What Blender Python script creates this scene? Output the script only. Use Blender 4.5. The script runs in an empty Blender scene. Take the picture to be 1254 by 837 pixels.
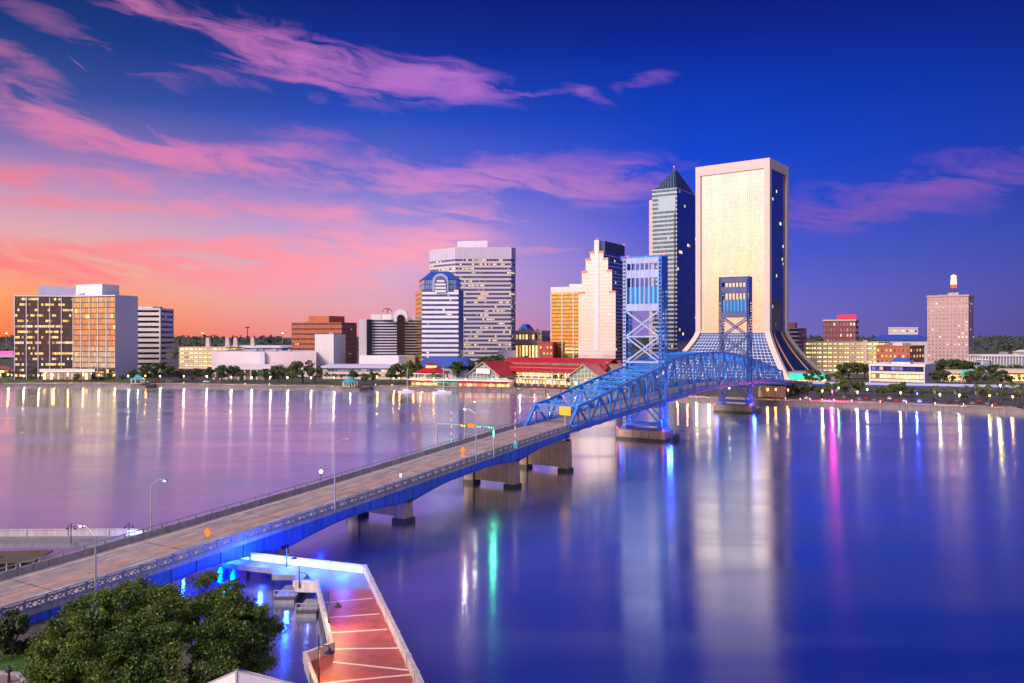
import bpy, math, random
import numpy as np
from mathutils import Matrix, Vector
random.seed(7)
RNG = np.random.default_rng(11)
R = math.radians
scene = bpy.context.scene
COL = scene.collection

# ------------------------------------------------------------------ camera
F, CX, HY, CAMH = 1000.0, 627.0, 411.0, 34.7        # focal length in photo pixels, horizon row, eye height in metres
cam_d = bpy.data.cameras.new('camera'); cam = bpy.data.objects.new('camera', cam_d); COL.objects.link(cam)
cam.location = (0, 0, CAMH); cam.rotation_euler = (R(90), 0, 0)
cam_d.sensor_width = 36; cam_d.lens = 36 * F / 1254; cam_d.shift_y = -(418.5 - HY) / 1254
cam_d.clip_start = 0.5; cam_d.clip_end = 20000
scene.camera = cam

def at(px, py, Y):
    return Vector(((px - CX) / F * Y, Y, CAMH - (py - HY) / F * Y))
def gnd(px, py, z=0.0):
    Y = F * (CAMH - z) / (py - HY)
    return Vector(((px - CX) / F * Y, Y, z))

# ------------------------------------------------------------------ node helper
class NT:
    def __init__(s, nt): s.nt = nt; s.n = nt.nodes; s.l = nt.links
    def new(s, t, **kw):
        o = s.n.new(t)
        for k, v in kw.items(): setattr(o, k, v)
        return o
    def put(s, sock, v):
        if isinstance(v, bpy.types.NodeSocket): s.l.new(v, sock)
        elif v is not None: sock.default_value = v
    def m(s, op, a, b=None, c=None, clamp=False):
        o = s.new('ShaderNodeMath', operation=op, use_clamp=clamp)
        s.put(o.inputs[0], a); s.put(o.inputs[1], b); s.put(o.inputs[2], c)
        return o.outputs[0]
    def rng(s, v, a, b, c=0.0, d=1.0, smooth=False):
        o = s.new('ShaderNodeMapRange', interpolation_type='SMOOTHSTEP' if smooth else 'LINEAR')
        s.put(o.inputs[0], v)
        for i, x in enumerate((a, b, c, d)): s.put(o.inputs[1 + i], x)
        return o.outputs[0]
    def mix(s, f, a, b, blend='MIX'):
        o = s.new('ShaderNodeMix', data_type='RGBA', blend_type=blend)
        s.put(o.inputs[0], f); s.put(o.inputs[6], a); s.put(o.inputs[7], b)
        return o.outputs[2]
    def ramp(s, v, stops):
        o = s.new('ShaderNodeValToRGB'); e = o.color_ramp.elements
        while len(e) < len(stops): e.new(0.5)
        for el, (p, c) in zip(e, stops): el.position = p; el.color = (*c, 1)
        s.put(o.inputs[0], v); return o.outputs[0]
    def noise(s, vec, scale, detail=3, rough=0.5, dist=0.0, dim='3D'):
        o = s.new('ShaderNodeTexNoise', noise_dimensions=dim)
        s.put(o.inputs['Vector'], vec)
        o.inputs['Scale'].default_value = scale; o.inputs['Detail'].default_value = detail
        o.inputs['Roughness'].default_value = rough; o.inputs['Distortion'].default_value = dist
        return o.outputs[0]
    def comb(s, x, y, z=0.0):
        o = s.new('ShaderNodeCombineXYZ'); s.put(o.inputs[0], x); s.put(o.inputs[1], y); s.put(o.inputs[2], z)
        return o.outputs[0]

# ------------------------------------------------------------------ world: dusk sky
SUN_AZ, SUN_EL = -112.0, 4.0                          # degrees from the view axis (negative = left), afterglow behind on the left
world = bpy.data.worlds.new('World'); scene.world = world; world.use_nodes = True
w = NT(world.node_tree); w.n.clear()
tc = w.new('ShaderNodeTexCoord')
sp = w.new('ShaderNodeSeparateXYZ'); w.l.new(tc.outputs['Generated'], sp.inputs[0])
az = w.m('ARCTAN2', sp.outputs[0], sp.outputs[1])
el = w.m('ARCSINE', sp.outputs[2])
eln = w.m('MAXIMUM', w.m('DIVIDE', el, R(90)), 0.0)
dA = w.m('DEGREES', w.m('ARCCOSINE', w.m('COSINE', w.m('SUBTRACT', az, R(SUN_AZ)))))
def E(stops): return [(d / 90.0, c) for d, c in stops]
glow = w.ramp(eln, E([(0, (1.5, .60, .26)), (2, (1.6, .80, .38)), (4.5, (1.75, 1.15, .66)), (8, (1.6, 1.36, 1.0)), (12, (1.35, 1.32, 1.18)), (18, (.85, .85, 1.0)), (30, (.42, .42, .66)), (60, (.16, .18, .42)), (90, (.1, .13, .36))]))
left = w.ramp(eln, E([(0, (.95, .20, .07)), (2, (1.0, .33, .13)), (4, (.92, .42, .25)), (6.5, (.74, .39, .45)), (9, (.54, .29, .50)), (11.5, (.25, .17, .45)), (14.5, (.045, .08, .33)), (18, (.009, .042, .22)), (23, (.003, .016, .11)), (40, (.05, .05, .24)), (90, (.1, .13, .36))]))
mid = w.ramp(eln, E([(0, (.82, .28, .33)), (2, (.74, .37, .47)), (4.5, (.68, .40, .64)), (7.5, (.42, .29, .68)), (11, (.11, .14, .62)), (15, (.018, .07, .52)), (19, (.004, .028, .32)), (23, (.002, .010, .17)), (40, (.04, .05, .26)), (90, (.1, .13, .36))]))
cool = w.ramp(eln, E([(0, (.20, .15, .55)), (2, (.165, .15, .62)), (5, (.08, .11, .64)), (8, (.025, .075, .65)), (12, (.004, .055, .62)), (16, (.001, .036, .46)), (20, (.001, .015, .28)), (23, (.001, .007, .16)), (40, (.03, .05, .26)), (90, (.1, .13, .36))]))
far = w.ramp(eln, E([(0, (.055, .05, .24)), (3, (.05, .055, .32)), (7, (.034, .05, .38)), (11, (.010, .035, .36)), (16, (.001, .019, .28)), (23, (.001, .005, .12)), (40, (.05, .06, .26)), (90, (.1, .13, .36))]))
c = w.mix(w.rng(dA, 28, 76, smooth=True), glow, left)
c = w.mix(w.rng(dA, 80, 107, smooth=True), c, mid)
c = w.mix(w.rng(dA, 104, 124), c, cool)
c = w.mix(w.rng(dA, 126, 150), c, far)
# lavender sky glow added behind and beside the viewer to brighten right-facing walls
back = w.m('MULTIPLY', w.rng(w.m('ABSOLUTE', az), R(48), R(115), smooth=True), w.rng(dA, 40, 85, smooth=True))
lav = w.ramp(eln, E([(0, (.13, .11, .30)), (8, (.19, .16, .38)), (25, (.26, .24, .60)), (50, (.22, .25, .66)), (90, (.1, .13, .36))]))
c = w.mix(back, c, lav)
# cloud wisps, placed by direction
wv = w.comb(w.m('MULTIPLY', az, 1.0), w.m('MULTIPLY', el, 3.6), 0.0)
warp = w.noise(wv, 5.0, 4, .55)
wa = w.m('ADD', az, w.m('MULTIPLY', w.m('SUBTRACT', warp, .5), .07))
we = w.m('ADD', el, w.m('MULTIPLY', w.m('SUBTRACT', w.noise(wv, 9.0, 3, .5), .5), .030))
tilt = w.comb(w.m('ADD', w.m('MULTIPLY', wa, .97), w.m('MULTIPLY', we, -.26)), w.m('MULTIPLY', w.m('ADD', we, w.m('MULTIPLY', wa, .16)), 4.6), 0.0)
streak = w.noise(tilt, 7.5, 8, .62, .5)
fine = w.noise(tilt, 24.0, 5, .6, .3)
tex = w.m('MULTIPLY', w.rng(streak, .36, .64, .10, 1.3, smooth=True), w.rng(fine, .25, .7, .62, 1.15))
WISPS = [(225, 32, 130, 15, 17, 1.04), (370, 66, 90, 20, 15, 1.04), (470, 95, 95, 20, 6, 0.94), (555, 100, 60, 14, 12, 0.83), (310, 100, 90, 9, 2, 0.42), (60, 150, 70, 20, 16, 0.72), (150, 176, 95, 17, 10, 1.3), (270, 194, 95, 13, 3, 1.23), (345, 186, 45, 8, -5, 0.72), (390, 165, 50, 9, -3, 0.39), (55, 217, 95, 9, -3, 1.17), (790, 101, 30, 7, -6, 0.83), (722, 118, 28, 6, 20, 0.66), (640, 114, 32, 3.5, -2, 0.66), (610, 216, 180, 23, 1, 0.79), (740, 232, 90, 14, 0, 0.55), (340, 262, 190, 9, -1, 0.85), (110, 250, 120, 9, 0, 0.45), (420, 312, 130, 19, -5, 1.76), (525, 298, 45, 11, -12, 0.99), (220, 322, 180, 15, 1, 1.43), (350, 345, 160, 10, -1, 0.59), (35, 328, 85, 13, 2, 2.34), (120, 345, 90, 8, 2, 0.72), (1150, 228, 190, 28, -8, 0.61), (1010, 262, 120, 16, -6, 0.46), (655, 308, 55, 3.5, 0, 0.5), (20, 70, 60, 16, 30, 0.52), (20, 110, 90, 12, 22, 0.45), (775, 206, 32, 2.2, 10, 0.44), (95, 78, 14, 0.9, 36, 1.23), (1230, 205, 70, 20, -10, 0.39), (1120, 105, 18, 4, 0, 0.2), (120, 60, 150, 14, 20, 0.3), (200, 235, 170, 10, 4, 0.6), (470, 225, 110, 12, -2, 0.5), (560, 262, 120, 8, 1, 0.4), (280, 300, 140, 9, -6, 0.7), (100, 300, 110, 8, -3, 0.6)]
tot = None
for (px, py, L, Wd, ang, st) in WISPS:
    k = math.cos(math.atan((px - CX) / F))
    a0 = math.atan((px - CX) / F); e0 = math.atan((HY - py) / F * k)
    sx, sy = L / F * k * k, Wd / F * k
    if Wd < 1.5: da = w.m('SUBTRACT', az, a0); de = w.m('SUBTRACT', el, e0)
    else: da = w.m('SUBTRACT', wa, a0); de = w.m('SUBTRACT', we, e0)
    ca, sa = math.cos(R(-ang)), math.sin(R(-ang))
    u = w.m('DIVIDE', w.m('ADD', w.m('MULTIPLY', da, ca), w.m('MULTIPLY', de, sa)), sx)
    v = w.m('DIVIDE', w.m('SUBTRACT', w.m('MULTIPLY', de, ca), w.m('MULTIPLY', da, sa)), sy)
    q = w.m('ADD', w.m('MULTIPLY', u, u), w.m('MULTIPLY', v, v))
    g = w.m('MULTIPLY', w.m('POWER', 2.718, w.m('MULTIPLY', q, -.8)), st)
    tot = g if tot is None else w.m('ADD', tot, g)
front = w.rng(w.m('ABSOLUTE', az), R(60), R(75), 1, 0)
tot = w.m('MULTIPLY', tot, front)
gen = w.m('MULTIPLY', w.rng(dA, 20, 100, .8, .0), w.m('MULTIPLY', w.rng(streak, .48, .7), w.rng(el, R(1), R(5))))
cm = w.m('SUBTRACT', 1.0, w.m('POWER', 2.718, w.m('MULTIPLY', w.m('MAXIMUM', w.m('SUBTRACT', w.m('ADD', w.m('MULTIPLY', tot, tex), w.m('MULTIPLY', gen, w.rng(w.m('ABSOLUTE', az), R(60), R(75)))), .09), 0.0), -1.45)))
pink_lo = w.mix(w.rng(dA, 74, 108), (1.0, .17, .15, 1), (1.0, .38, .50, 1))
pink_hi = w.mix(w.rng(dA, 76, 108), (.80, .22, .36, 1), (.50, .17, .62, 1))
pk = w.mix(w.rng(el, R(7), R(13)), pink_lo, pink_hi)
pk = w.mix(w.rng(dA, 110, 130), pk, (.27, .10, .46, 1))
pk = w.mix(w.rng(dA, 20, 70, 1, 0), pk, (1.4, .6, .4, 1))
c = w.mix(w.m('MULTIPLY', cm, .93), c, pk)
sky = w.new('ShaderNodeTexSky', sky_type='NISHITA', sun_disc=False)
sky.sun_elevation = R(38.0); sky.sun_rotation = R(-138.0)
c = w.mix(.002, c, sky.outputs[0], 'ADD')
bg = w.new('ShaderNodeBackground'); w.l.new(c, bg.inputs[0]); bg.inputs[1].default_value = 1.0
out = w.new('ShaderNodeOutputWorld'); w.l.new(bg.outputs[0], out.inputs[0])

# ------------------------------------------------------------------ the afterglow as one soft sun
sd = bpy.data.lights.new('sun', 'SUN'); sun = bpy.data.objects.new('sun', sd); COL.objects.link(sun)
sd.energy = 4.4; sd.angle = R(26); sd.color = (1, .78, .74)
LAMP_AZ, LAMP_EL = -138.0, 38.0
sv = Vector((math.sin(R(LAMP_AZ)) * math.cos(R(LAMP_EL)), math.cos(R(LAMP_AZ)) * math.cos(R(LAMP_EL)), math.sin(R(LAMP_EL))))
sun.rotation_euler = sv.to_track_quat('Z', 'Y').to_euler()

vs = scene.view_settings
vs.view_transform = 'Standard'; vs.look = 'None'; vs.exposure = 0.0; vs.gamma = 1.0; vs.use_curve_mapping = False
scene.cycles.use_denoising = True
scene.cycles.max_bounces = 6; scene.cycles.diffuse_bounces = 2; scene.cycles.glossy_bounces = 4
scene.cycles.sample_clamp_indirect = 6; scene.cycles.sample_clamp_direct = 0
scene.cycles.use_light_tree = True

# ------------------------------------------------------------------ materials
def base_mat(name):
    m = bpy.data.materials.new(name); m.use_nodes = True
    t = NT(m.node_tree); b = t.n['Principled BSDF']
    return m, t, b
def paint(name, col, rough=.6, var=.12, scale=.25, metal=0.0, bump=0.0, streaks=0.0):
    m, t, b = base_mat(name)
    o = t.new('ShaderNodeTexCoord').outputs['Object']
    n = t.m('ADD', t.m('MULTIPLY', t.noise(o, scale, 5, .6), .6), t.m('MULTIPLY', t.noise(o, scale * 9, 3, .6), .4))
    f = t.rng(n, .3, .7, 1 - var, 1 + var)
    if streaks:
        mp = t.new('ShaderNodeMapping'); t.l.new(o, mp.inputs[0]); mp.inputs['Scale'].default_value = (1.3, 1.3, .06)
        f = t.m('MULTIPLY', f, t.rng(t.noise(mp.outputs[0], 1.0, 4, .6), .35, .65, 1 - streaks, 1 + streaks * .4))
    cc = t.mix(1.0, (*col, 1), t.comb(f, f, f), 'MULTIPLY')
    t.l.new(cc, b.inputs['Base Color'])
    b.inputs['Roughness'].default_value = rough; b.inputs['Metallic'].default_value = metal
    if bump:
        bp = t.new('ShaderNodeBump'); bp.inputs['Strength'].default_value = bump; bp.inputs['Distance'].default_value = .05
        t.l.new(t.noise(o, 6, 4, .6), bp.inputs['Height']); t.l.new(bp.outputs[0], b.inputs['Normal'])
    return m
def glass(name, tint, metal=.6, rough=.06, lit=.2, litcol=(1, .62, .16), power=.9, mull=.12, mullcol=(.05, .05, .06), seed=0.0, run=0.0, wob=.02, vm=0.0, pv=1.0, band=True):
    """Window panes: UV u counts panes, v counts storeys; some panes have their room lights on."""
    m, t, b = base_mat(name)
    uv = t.new('ShaderNodeUVMap'); uv.uv_map = 'UVMap'
    s = t.new('ShaderNodeSeparateXYZ'); t.l.new(uv.outputs[0], s.inputs[0])
    fu, fv = t.m('FLOOR', s.outputs[0]), t.m('FLOOR', s.outputs[1])
    oi = t.new('ShaderNodeObjectInfo').outputs['Random'] if run < 0 else seed
    wn = t.new('ShaderNodeTexWhiteNoise', noise_dimensions='3D'); t.l.new(t.comb(fu, fv, oi), wn.inputs[0])
    r1 = wn.outputs[0]
    rn = t.noise(t.comb(t.m('MULTIPLY', fu, .13), t.m('MULTIPLY', fv, 2.3), seed), 1.0, 2, .5)      # whole offices lit together
    score = t.m('ADD', t.m('MULTIPLY', r1, .32), t.m('MULTIPLY', t.rng(rn, .3, .7), .68))
    on = t.rng(score, 1 - lit * .9 - .06, 1 - lit * .9 + .02)
    fr = t.m('FRACT', s.outputs[0])
    ismull = t.m('LESS_THAN', fr, mull)
    if vm: ismull = t.m('MAXIMUM', ismull, t.m('LESS_THAN', t.m('FRACT', s.outputs[1]), vm))
    pane = t.m('SUBTRACT', 1.0, ismull)
    fvv = t.m('FRACT', s.outputs[1])
    if band: on = t.m('MULTIPLY', on, t.m('MULTIPLY', t.m('GREATER_THAN', fvv, .22), t.m('LESS_THAN', fvv, .85)))
    br = t.m('MULTIPLY', t.m('MULTIPLY', on, pane), t.rng(wn.outputs[0], 0, 1, .35, 1.3))
    dk = t.rng(r1, 0, 1, 1 - .25 * pv, 1 + .15 * pv)
    col = t.mix(1.0, (*tint, 1), t.comb(dk, dk, dk), 'MULTIPLY')
    t.l.new(t.mix(ismull, col, (*mullcol, 1)), b.inputs['Base Color'])
    t.l.new(t.m('MULTIPLY', pane, metal), b.inputs['Metallic'])
    t.l.new(t.rng(ismull, 0, 1, rough, .5), b.inputs['Roughness'])
    lc = t.mix(t.rng(t.m('FRACT', t.m('MULTIPLY', r1, 7.3)), 0, 1), (*litcol, 1), (1, .74, .30, 1))
    t.l.new(lc, b.inputs['Emission Color']); t.l.new(t.m('MULTIPLY', br, power), b.inputs['Emission Strength'])
    if wob:
        bp = t.new('ShaderNodeBump'); bp.inputs['Strength'].default_value = wob; bp.inputs['Distance'].default_value = 1.0
        o = t.new('ShaderNodeTexCoord').outputs['Object']
        t.l.new(t.noise(o, .25, 2, .5), bp.inputs['Height']); t.l.new(bp.outputs[0], b.inputs['Normal'])
    return m
def emit(name, col, power):
    m, t, b = base_mat(name)
    b.inputs['Base Color'].default_value = (*[min(1, x) for x in col], 1)
    b.inputs['Emission Color'].default_value = (*col, 1); b.inputs['Emission Strength'].default_value = power
    return m

# ------------------------------------------------------------------ mesh builder
ROOTM = {}
class MB:
    def __init__(s): s.v = []; s.f = []; s.uv = {}
    def quad(s, pts, uv=None):
        i = len(s.v); s.v += [tuple(p) for p in pts]; s.f.append(tuple(range(i, i + len(pts))))
        if uv: s.uv[len(s.f) - 1] = uv
    def hexa(s, p):      # 8 corners: bottom 4 ccw, top 4 ccw
        i = len(s.v); s.v += [tuple(q) for q in p]
        for f in ((0, 3, 2, 1), (4, 5, 6, 7), (0, 1, 5, 4), (1, 2, 6, 5), (2, 3, 7, 6), (3, 0, 4, 7)):
            s.f.append(tuple(i + k for k in f))
    def box(s, x0, x1, y0, y1, z0, z1):
        s.hexa([(x0, y0, z0), (x1, y0, z0), (x1, y1, z0), (x0, y1, z0), (x0, y0, z1), (x1, y0, z1), (x1, y1, z1), (x0, y1, z1)])
    def bar(s, p, q, a, b, up=(0, 0, 1)):
        p, q = Vector(p), Vector(q); d = (q - p)
        if d.length < 1e-5: return
        d.normalize(); U = Vector(up)
        if abs(d.dot(U)) > .98: U = Vector((0.5, 0.86, 0.0))
        x = d.cross(U).normalized(); y = x.cross(d).normalized()
        x *= a / 2; y *= b / 2
        s.hexa([p - x - y, p + x - y, p + x + y, p - x + y, q - x - y, q + x - y, q + x + y, q - x + y])
    def tube(s, pts, rad, n=8, cap=True):
        pts = [Vector(p) for p in pts]; rads = rad if isinstance(rad, (list, tuple)) else [rad] * len(pts)
        rings = []
        for k, p in enumerate(pts):
            d = (pts[min(k + 1, len(pts) - 1)] - pts[max(k - 1, 0)]).normalized()
            U = Vector((0, 0, 1)) if abs(d.z) < .95 else Vector((0, 1, 0))
            x = d.cross(U).normalized(); y = x.cross(d)
            i = len(s.v); rings.append(i)
            for j in range(n):
                a = 2 * math.pi * j / n; s.v.append(tuple(p + (x * math.cos(a) + y * math.sin(a)) * rads[k]))
        for k in range(len(pts) - 1):
            for j in range(n):
                s.f.append((rings[k] + j, rings[k] + (j + 1) % n, rings[k + 1] + (j + 1) % n, rings[k + 1] + j))
        if cap:
            s.f.append(tuple(rings[0] + j for j in reversed(range(n)))); s.f.append(tuple(rings[-1] + j for j in range(n)))
    def ball(s, c, r, n=8, m=5, sz=1.0):
        c = Vector(c); i0 = len(s.v)
        for a in range(1, m):
            th = math.pi * a / m
            for j in range(n):
                ph = 2 * math.pi * j / n
                s.v.append(tuple(c + Vector((r * math.sin(th) * math.cos(ph), r * math.sin(th) * math.sin(ph), r * sz * math.cos(th)))))
        t = len(s.v); s.v.append(tuple(c + Vector((0, 0, r * sz)))); b = len(s.v); s.v.append(tuple(c - Vector((0, 0, r * sz))))
        for j in range(n):
            s.f.append((t, i0 + j, i0 + (j + 1) % n)); e = i0 + (m - 2) * n
            s.f.append((b, e + (j + 1) % n, e + j))
            for a in range(m - 2):
                s.f.append((i0 + a * n + j, i0 + (a + 1) * n + j, i0 + (a + 1) * n + (j + 1) % n, i0 + a * n + (j + 1) % n))
    def prism(s, poly, z0, z1, top=None):
        n = len(poly); i = len(s.v); tp = top or poly
        s.v += [(p[0], p[1], z0) for p in poly] + [(p[0], p[1], z1) for p in tp]
        s.f.append(tuple(i + k for k in reversed(range(n)))); s.f.append(tuple(i + n + k for k in range(n)))
        for k in range(n): s.f.append((i + k, i + (k + 1) % n, i + n + (k + 1) % n, i + n + k))
    def band(s, poly, z0, z1, cell, v0=0.0, v1=1.0, caps=True):
        """closed ring of glass faces round a footprint (ccw); u counts panes"""
        n = len(poly); u = 0.0
        for k in range(n):
            a, b = poly[k], poly[(k + 1) % n]; L = math.hypot(b[0] - a[0], b[1] - a[1]); c = max(1, round(L / cell))
            u = math.ceil(u) + 3
            s.quad([(a[0], a[1], z0), (b[0], b[1], z0), (b[0], b[1], z1), (a[0], a[1], z1)], [(u, v0), (u + c, v0), (u + c, v1), (u, v1)])
            u += c
        if caps: s.quad([(p[0], p[1], z1) for p in poly], [(0, v0)] * n)
    def build(s, name, mat, parent=None, world=False, smooth=False):
        me = bpy.data.meshes.new(name); V = s.v
        if world and parent is not None:
            root = parent
            while root.parent: root = root.parent
            inv = ROOTM[root.name].inverted(); V = [tuple(inv @ Vector(p)) for p in s.v]
        me.from_pydata(V, [], s.f)
        if s.uv:
            L = me.uv_layers.new(name='UVMap')
            for fi, co in s.uv.items():
                for li, c2 in zip(me.polygons[fi].loop_indices, co): L.data[li].uv = c2
        me.materials.append(mat)
        if smooth: me.polygons.foreach_set('use_smooth', [True] * len(me.polygons))
        me.update()
        o = bpy.data.objects.new(name, me); COL.objects.link(o)
        if parent is not None: o.parent = parent
        return o
def thing(name, label, cat, loc=(0, 0, 0), rz=0.0, group=None):
    o = bpy.data.objects.new(name, None); COL.objects.link(o); o.empty_display_size = .5
    o.location = loc; o.rotation_euler = (0, 0, rz)
    ROOTM[o.name] = Matrix.Translation(Vector(loc)) @ Matrix.Rotation(rz, 4, 'Z')
    o['label'] = label; o['category'] = cat
    if group: o['group'] = group
    return o
def tag(o, label, cat, group=None):
    o['label'] = label; o['category'] = cat
    if group: o['group'] = group
    return o
def structure(o): o['kind'] = 'structure'; return o
def copy_tree(o, loc, rz=0.0, label=None, scale=1.0):
    c = o.copy(); COL.objects.link(c); c.location = loc; c.rotation_euler = (0, 0, rz)
    c.scale = (scale,) * 3 if not isinstance(scale, tuple) else scale
    if label: c['label'] = label
    def kids(a, b):
        for ch in list(a.children):
            d = ch.copy(); COL.objects.link(d); d.parent = b; kids(ch, d)
    kids(o, c)
    return c
ORD = ['first', 'second', 'third', 'fourth', 'fifth', 'sixth', 'seventh', 'eighth', 'ninth', 'tenth', 'eleventh', 'twelfth', 'thirteenth', 'fourteenth', 'fifteenth', 'sixteenth', 'seventeenth', 'eighteenth', 'nineteenth', 'twentieth', 'twenty-first', 'twenty-second', 'twenty-third', 'twenty-fourth', 'twenty-fifth', 'twenty-sixth', 'twenty-seventh', 'twenty-eighth', 'twenty-ninth', 'thirtieth']
def lamp_light(parent, loc, power, col, rad=.35, name='bulb'):
    l = bpy.data.lights.new(name, 'POINT'); l.energy = power; l.color = col; l.shadow_soft_size = rad
    o = bpy.data.objects.new(name, l); COL.objects.link(o); o.location = loc; o.parent = parent
    return o

# shared materials
WHITE = paint('white_concrete', (.72, .69, .68), .65, .06, .05, streaks=.08)
PALE = paint('pale_stone', (.62, .57, .55), .7, .08, .06, streaks=.1)
LAVW = paint('pale_grey_cladding', (.60, .58, .66), .6, .05, .05, streaks=.08)
CREAM = paint('cream_stone', (.66, .55, .42), .7, .08, .06, streaks=.1)
PINKST = paint('pink_granite', (.62, .42, .36), .45, .08, .08)
BRICKO = paint('orange_brick', (.46, .15, .08), .8, .15, .3, streaks=.1)
BRICKR = paint('red_brick', (.42, .07, .05), .8, .15, .3)
BRICKP = paint('purple_brick', (.25, .07, .08), .8, .15, .3)
CONC = paint('concrete', (.40, .36, .33), .8, .18, .15, bump=.2, streaks=.2)
DARKM = paint('dark_metal', (.03, .03, .035), .45, .2, .5)
GREYM = paint('galvanised_steel', (.38, .39, .42), .45, .12, .5, metal=.5)
REDROOF = paint('red_metal_roof', (.42, .022, .025), .45, .1, .1, streaks=.1)
BLUEROOF = paint('blue_metal_roof', (.03, .09, .42), .4, .1, .1, streaks=.1)
TEALROOF = paint('teal_roof', (.04, .38, .45), .5, .12, .3)
BARK = paint('bark', (.09, .06, .045), .9, .3, 1.5, bump=.5)
# ------------------------------------------------------------------ the river and the ground
m, t, b = base_mat('river_water')
t.n.remove(b)
oc = t.new('ShaderNodeTexCoord').outputs['Object']
mp = t.new('ShaderNodeMapping'); t.l.new(oc, mp.inputs[0]); mp.inputs['Scale'].default_value = (.035, .12, 1); mp.inputs['Rotation'].default_value = (0, 0, R(-8))
swell = t.noise(mp.outputs[0], 1.0, 4, .55, .4)
mp2 = t.new('ShaderNodeMapping'); t.l.new(oc, mp2.inputs[0]); mp2.inputs['Scale'].default_value = (.9, 2.6, 1)
rip = t.noise(mp2.outputs[0], 1.0, 3, .6)
bp = t.new('ShaderNodeBump'); bp.inputs['Strength'].default_value = .014; bp.inputs['Distance'].default_value = .8
t.l.new(t.m('ADD', t.m('MULTIPLY', swell, 1.0), t.m('MULTIPLY', rip, .45)), bp.inputs['Height'])
mp3 = t.new('ShaderNodeMapping'); t.l.new(oc, mp3.inputs[0]); mp3.inputs['Scale'].default_value = (.006, .03, 1); mp3.inputs['Rotation'].default_value = (0, 0, R(-12))
patch = t.noise(mp3.outputs[0], 1.0, 4, .6, .6)                    # calmer and rougher lanes of water
gl = t.new('ShaderNodeBsdfGlossy', distribution='MULTI_GGX'); gl.inputs['Color'].default_value = (.94, .98, 1, 1)
gl.inputs['Anisotropy'].default_value = .40
tg = t.new('ShaderNodeCombineXYZ'); tg.inputs[0].default_value = 1.0; t.l.new(tg.outputs[0], gl.inputs['Tangent'])   # wave fronts lie across the river
t.l.new(t.rng(patch, .38, .62, .150, .235), gl.inputs['Roughness']); t.l.new(bp.outputs[0], gl.inputs['Normal'])
df = t.new('ShaderNodeBsdfDiffuse'); df.inputs['Color'].default_value = (.0, .008, .22, 1)
fr = t.new('ShaderNodeFresnel'); fr.inputs['IOR'].default_value = 1.6
mx = t.new('ShaderNodeMixShader')
t.l.new(t.rng(fr.outputs[0], .07, .34, .46, 1.0), mx.inputs[0]); t.l.new(df.outputs[0], mx.inputs[1]); t.l.new(gl.outputs[0], mx.inputs[2])
t.l.new(mx.outputs[0], t.n['Material Output'].inputs[0])
WATER = m
mb = MB(); mb.quad([(-2500, -300, 0), (2500, -300, 0), (2500, 900, 0), (-2500, 900, 0)])
structure(mb.build('river_water', WATER))

LANDZ = 2.2
SHORE = [(-2400, 640), (-900, 600)] + [tuple(gnd(px, py)[:2]) for px, py in ((0, 474.5), (90, 474), (140, 474.2), (160, 476), (178, 476), (190, 474.6), (250, 475.5), (330, 477), (404, 477.5), (418, 479.5), (440, 479.5), (456, 477.6), (560, 479.5), (640, 481), (755, 487.5), (860, 493), (960, 496.5), (1080, 500.5), (1254, 507.5))] + [(420, 315), (900, 250), (2400, 200)]
GROUND = paint('city_ground', (.05, .055, .045), .9, .4, .02)
mb = MB(); mb.quad([(x, y, LANDZ) for x, y in SHORE] + [(9000, 200, LANDZ), (9000, 12000, LANDZ), (-9000, 12000, LANDZ), (-9000, 640, LANDZ)])
structure(mb.build('ground', GROUND))
QUAY = paint('quay_concrete', (.20, .16, .16), .8, .25, .15, streaks=.25)
mb = MB()
for (x0, y0), (x1, y1) in zip(SHORE[:-1], SHORE[1:]):
    mb.quad([(x0, y0, -1), (x1, y1, -1), (x1, y1, LANDZ + .05), (x0, y0, LANDZ + .05)])
    d = Vector((x1 - x0, y1 - y0, 0)).normalized(); nn = Vector((-d.y, d.x, 0))
    a, c2 = Vector((x0, y0, LANDZ + .05)), Vector((x1, y1, LANDZ + .05))
    mb.quad([a, c2, c2 + nn * 1.0, a + nn * 1.0])
    mb.bar(a + Vector((0, 0, -.12)) - nn * .12, c2 + Vector((0, 0, -.12)) - nn * .12, .3, .3)
structure(mb.build('quay_edge', QUAY))
PROM = paint('promenade_paving', (.22, .16, .16), .75, .2, .3)
mb = MB()
for (x0, y0), (x1, y1) in zip(SHORE[2:-3], SHORE[3:-2]):
    d = Vector((x1 - x0, y1 - y0, 0)).normalized(); nn = Vector((-d.y, d.x, 0)); a, c2 = Vector((x0, y0, LANDZ + .056)), Vector((x1, y1, LANDZ + .056))
    mb.quad([a + nn, c2 + nn, c2 + nn * 13, a + nn * 13])
structure(mb.build('promenade_path', PROM))
# lawn strips behind the promenade, parking lot on the right, a street
LAWN = paint('lawn', (.05, .10, .025), .95, .35, .3)
mb = MB(); mb.quad([gnd(0, 468.5, LANDZ + .004), gnd(430, 472.2, LANDZ + .004), gnd(430, 466, LANDZ + .004), gnd(0, 464, LANDZ + .004)])
structure(mb.build('lawn_ground', LAWN))
ASPH = paint('asphalt', (.055, .055, .062), .8, .2, .2)
mb = MB(); mb.quad([gnd(985, 491.5, LANDZ + .012), gnd(1254, 499, LANDZ + .012), gnd(1254, 486, LANDZ + .012), gnd(985, 483, LANDZ + .012)])
structure(mb.build('waterfront_road', ASPH))
mb = MB(); mb.quad([gnd(160, 468.5, LANDZ + .012), gnd(420, 468, LANDZ + .012), gnd(420, 465, LANDZ + .012), gnd(160, 464.5, LANDZ + .012)])
structure(mb.build('bank_road', ASPH))

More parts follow.
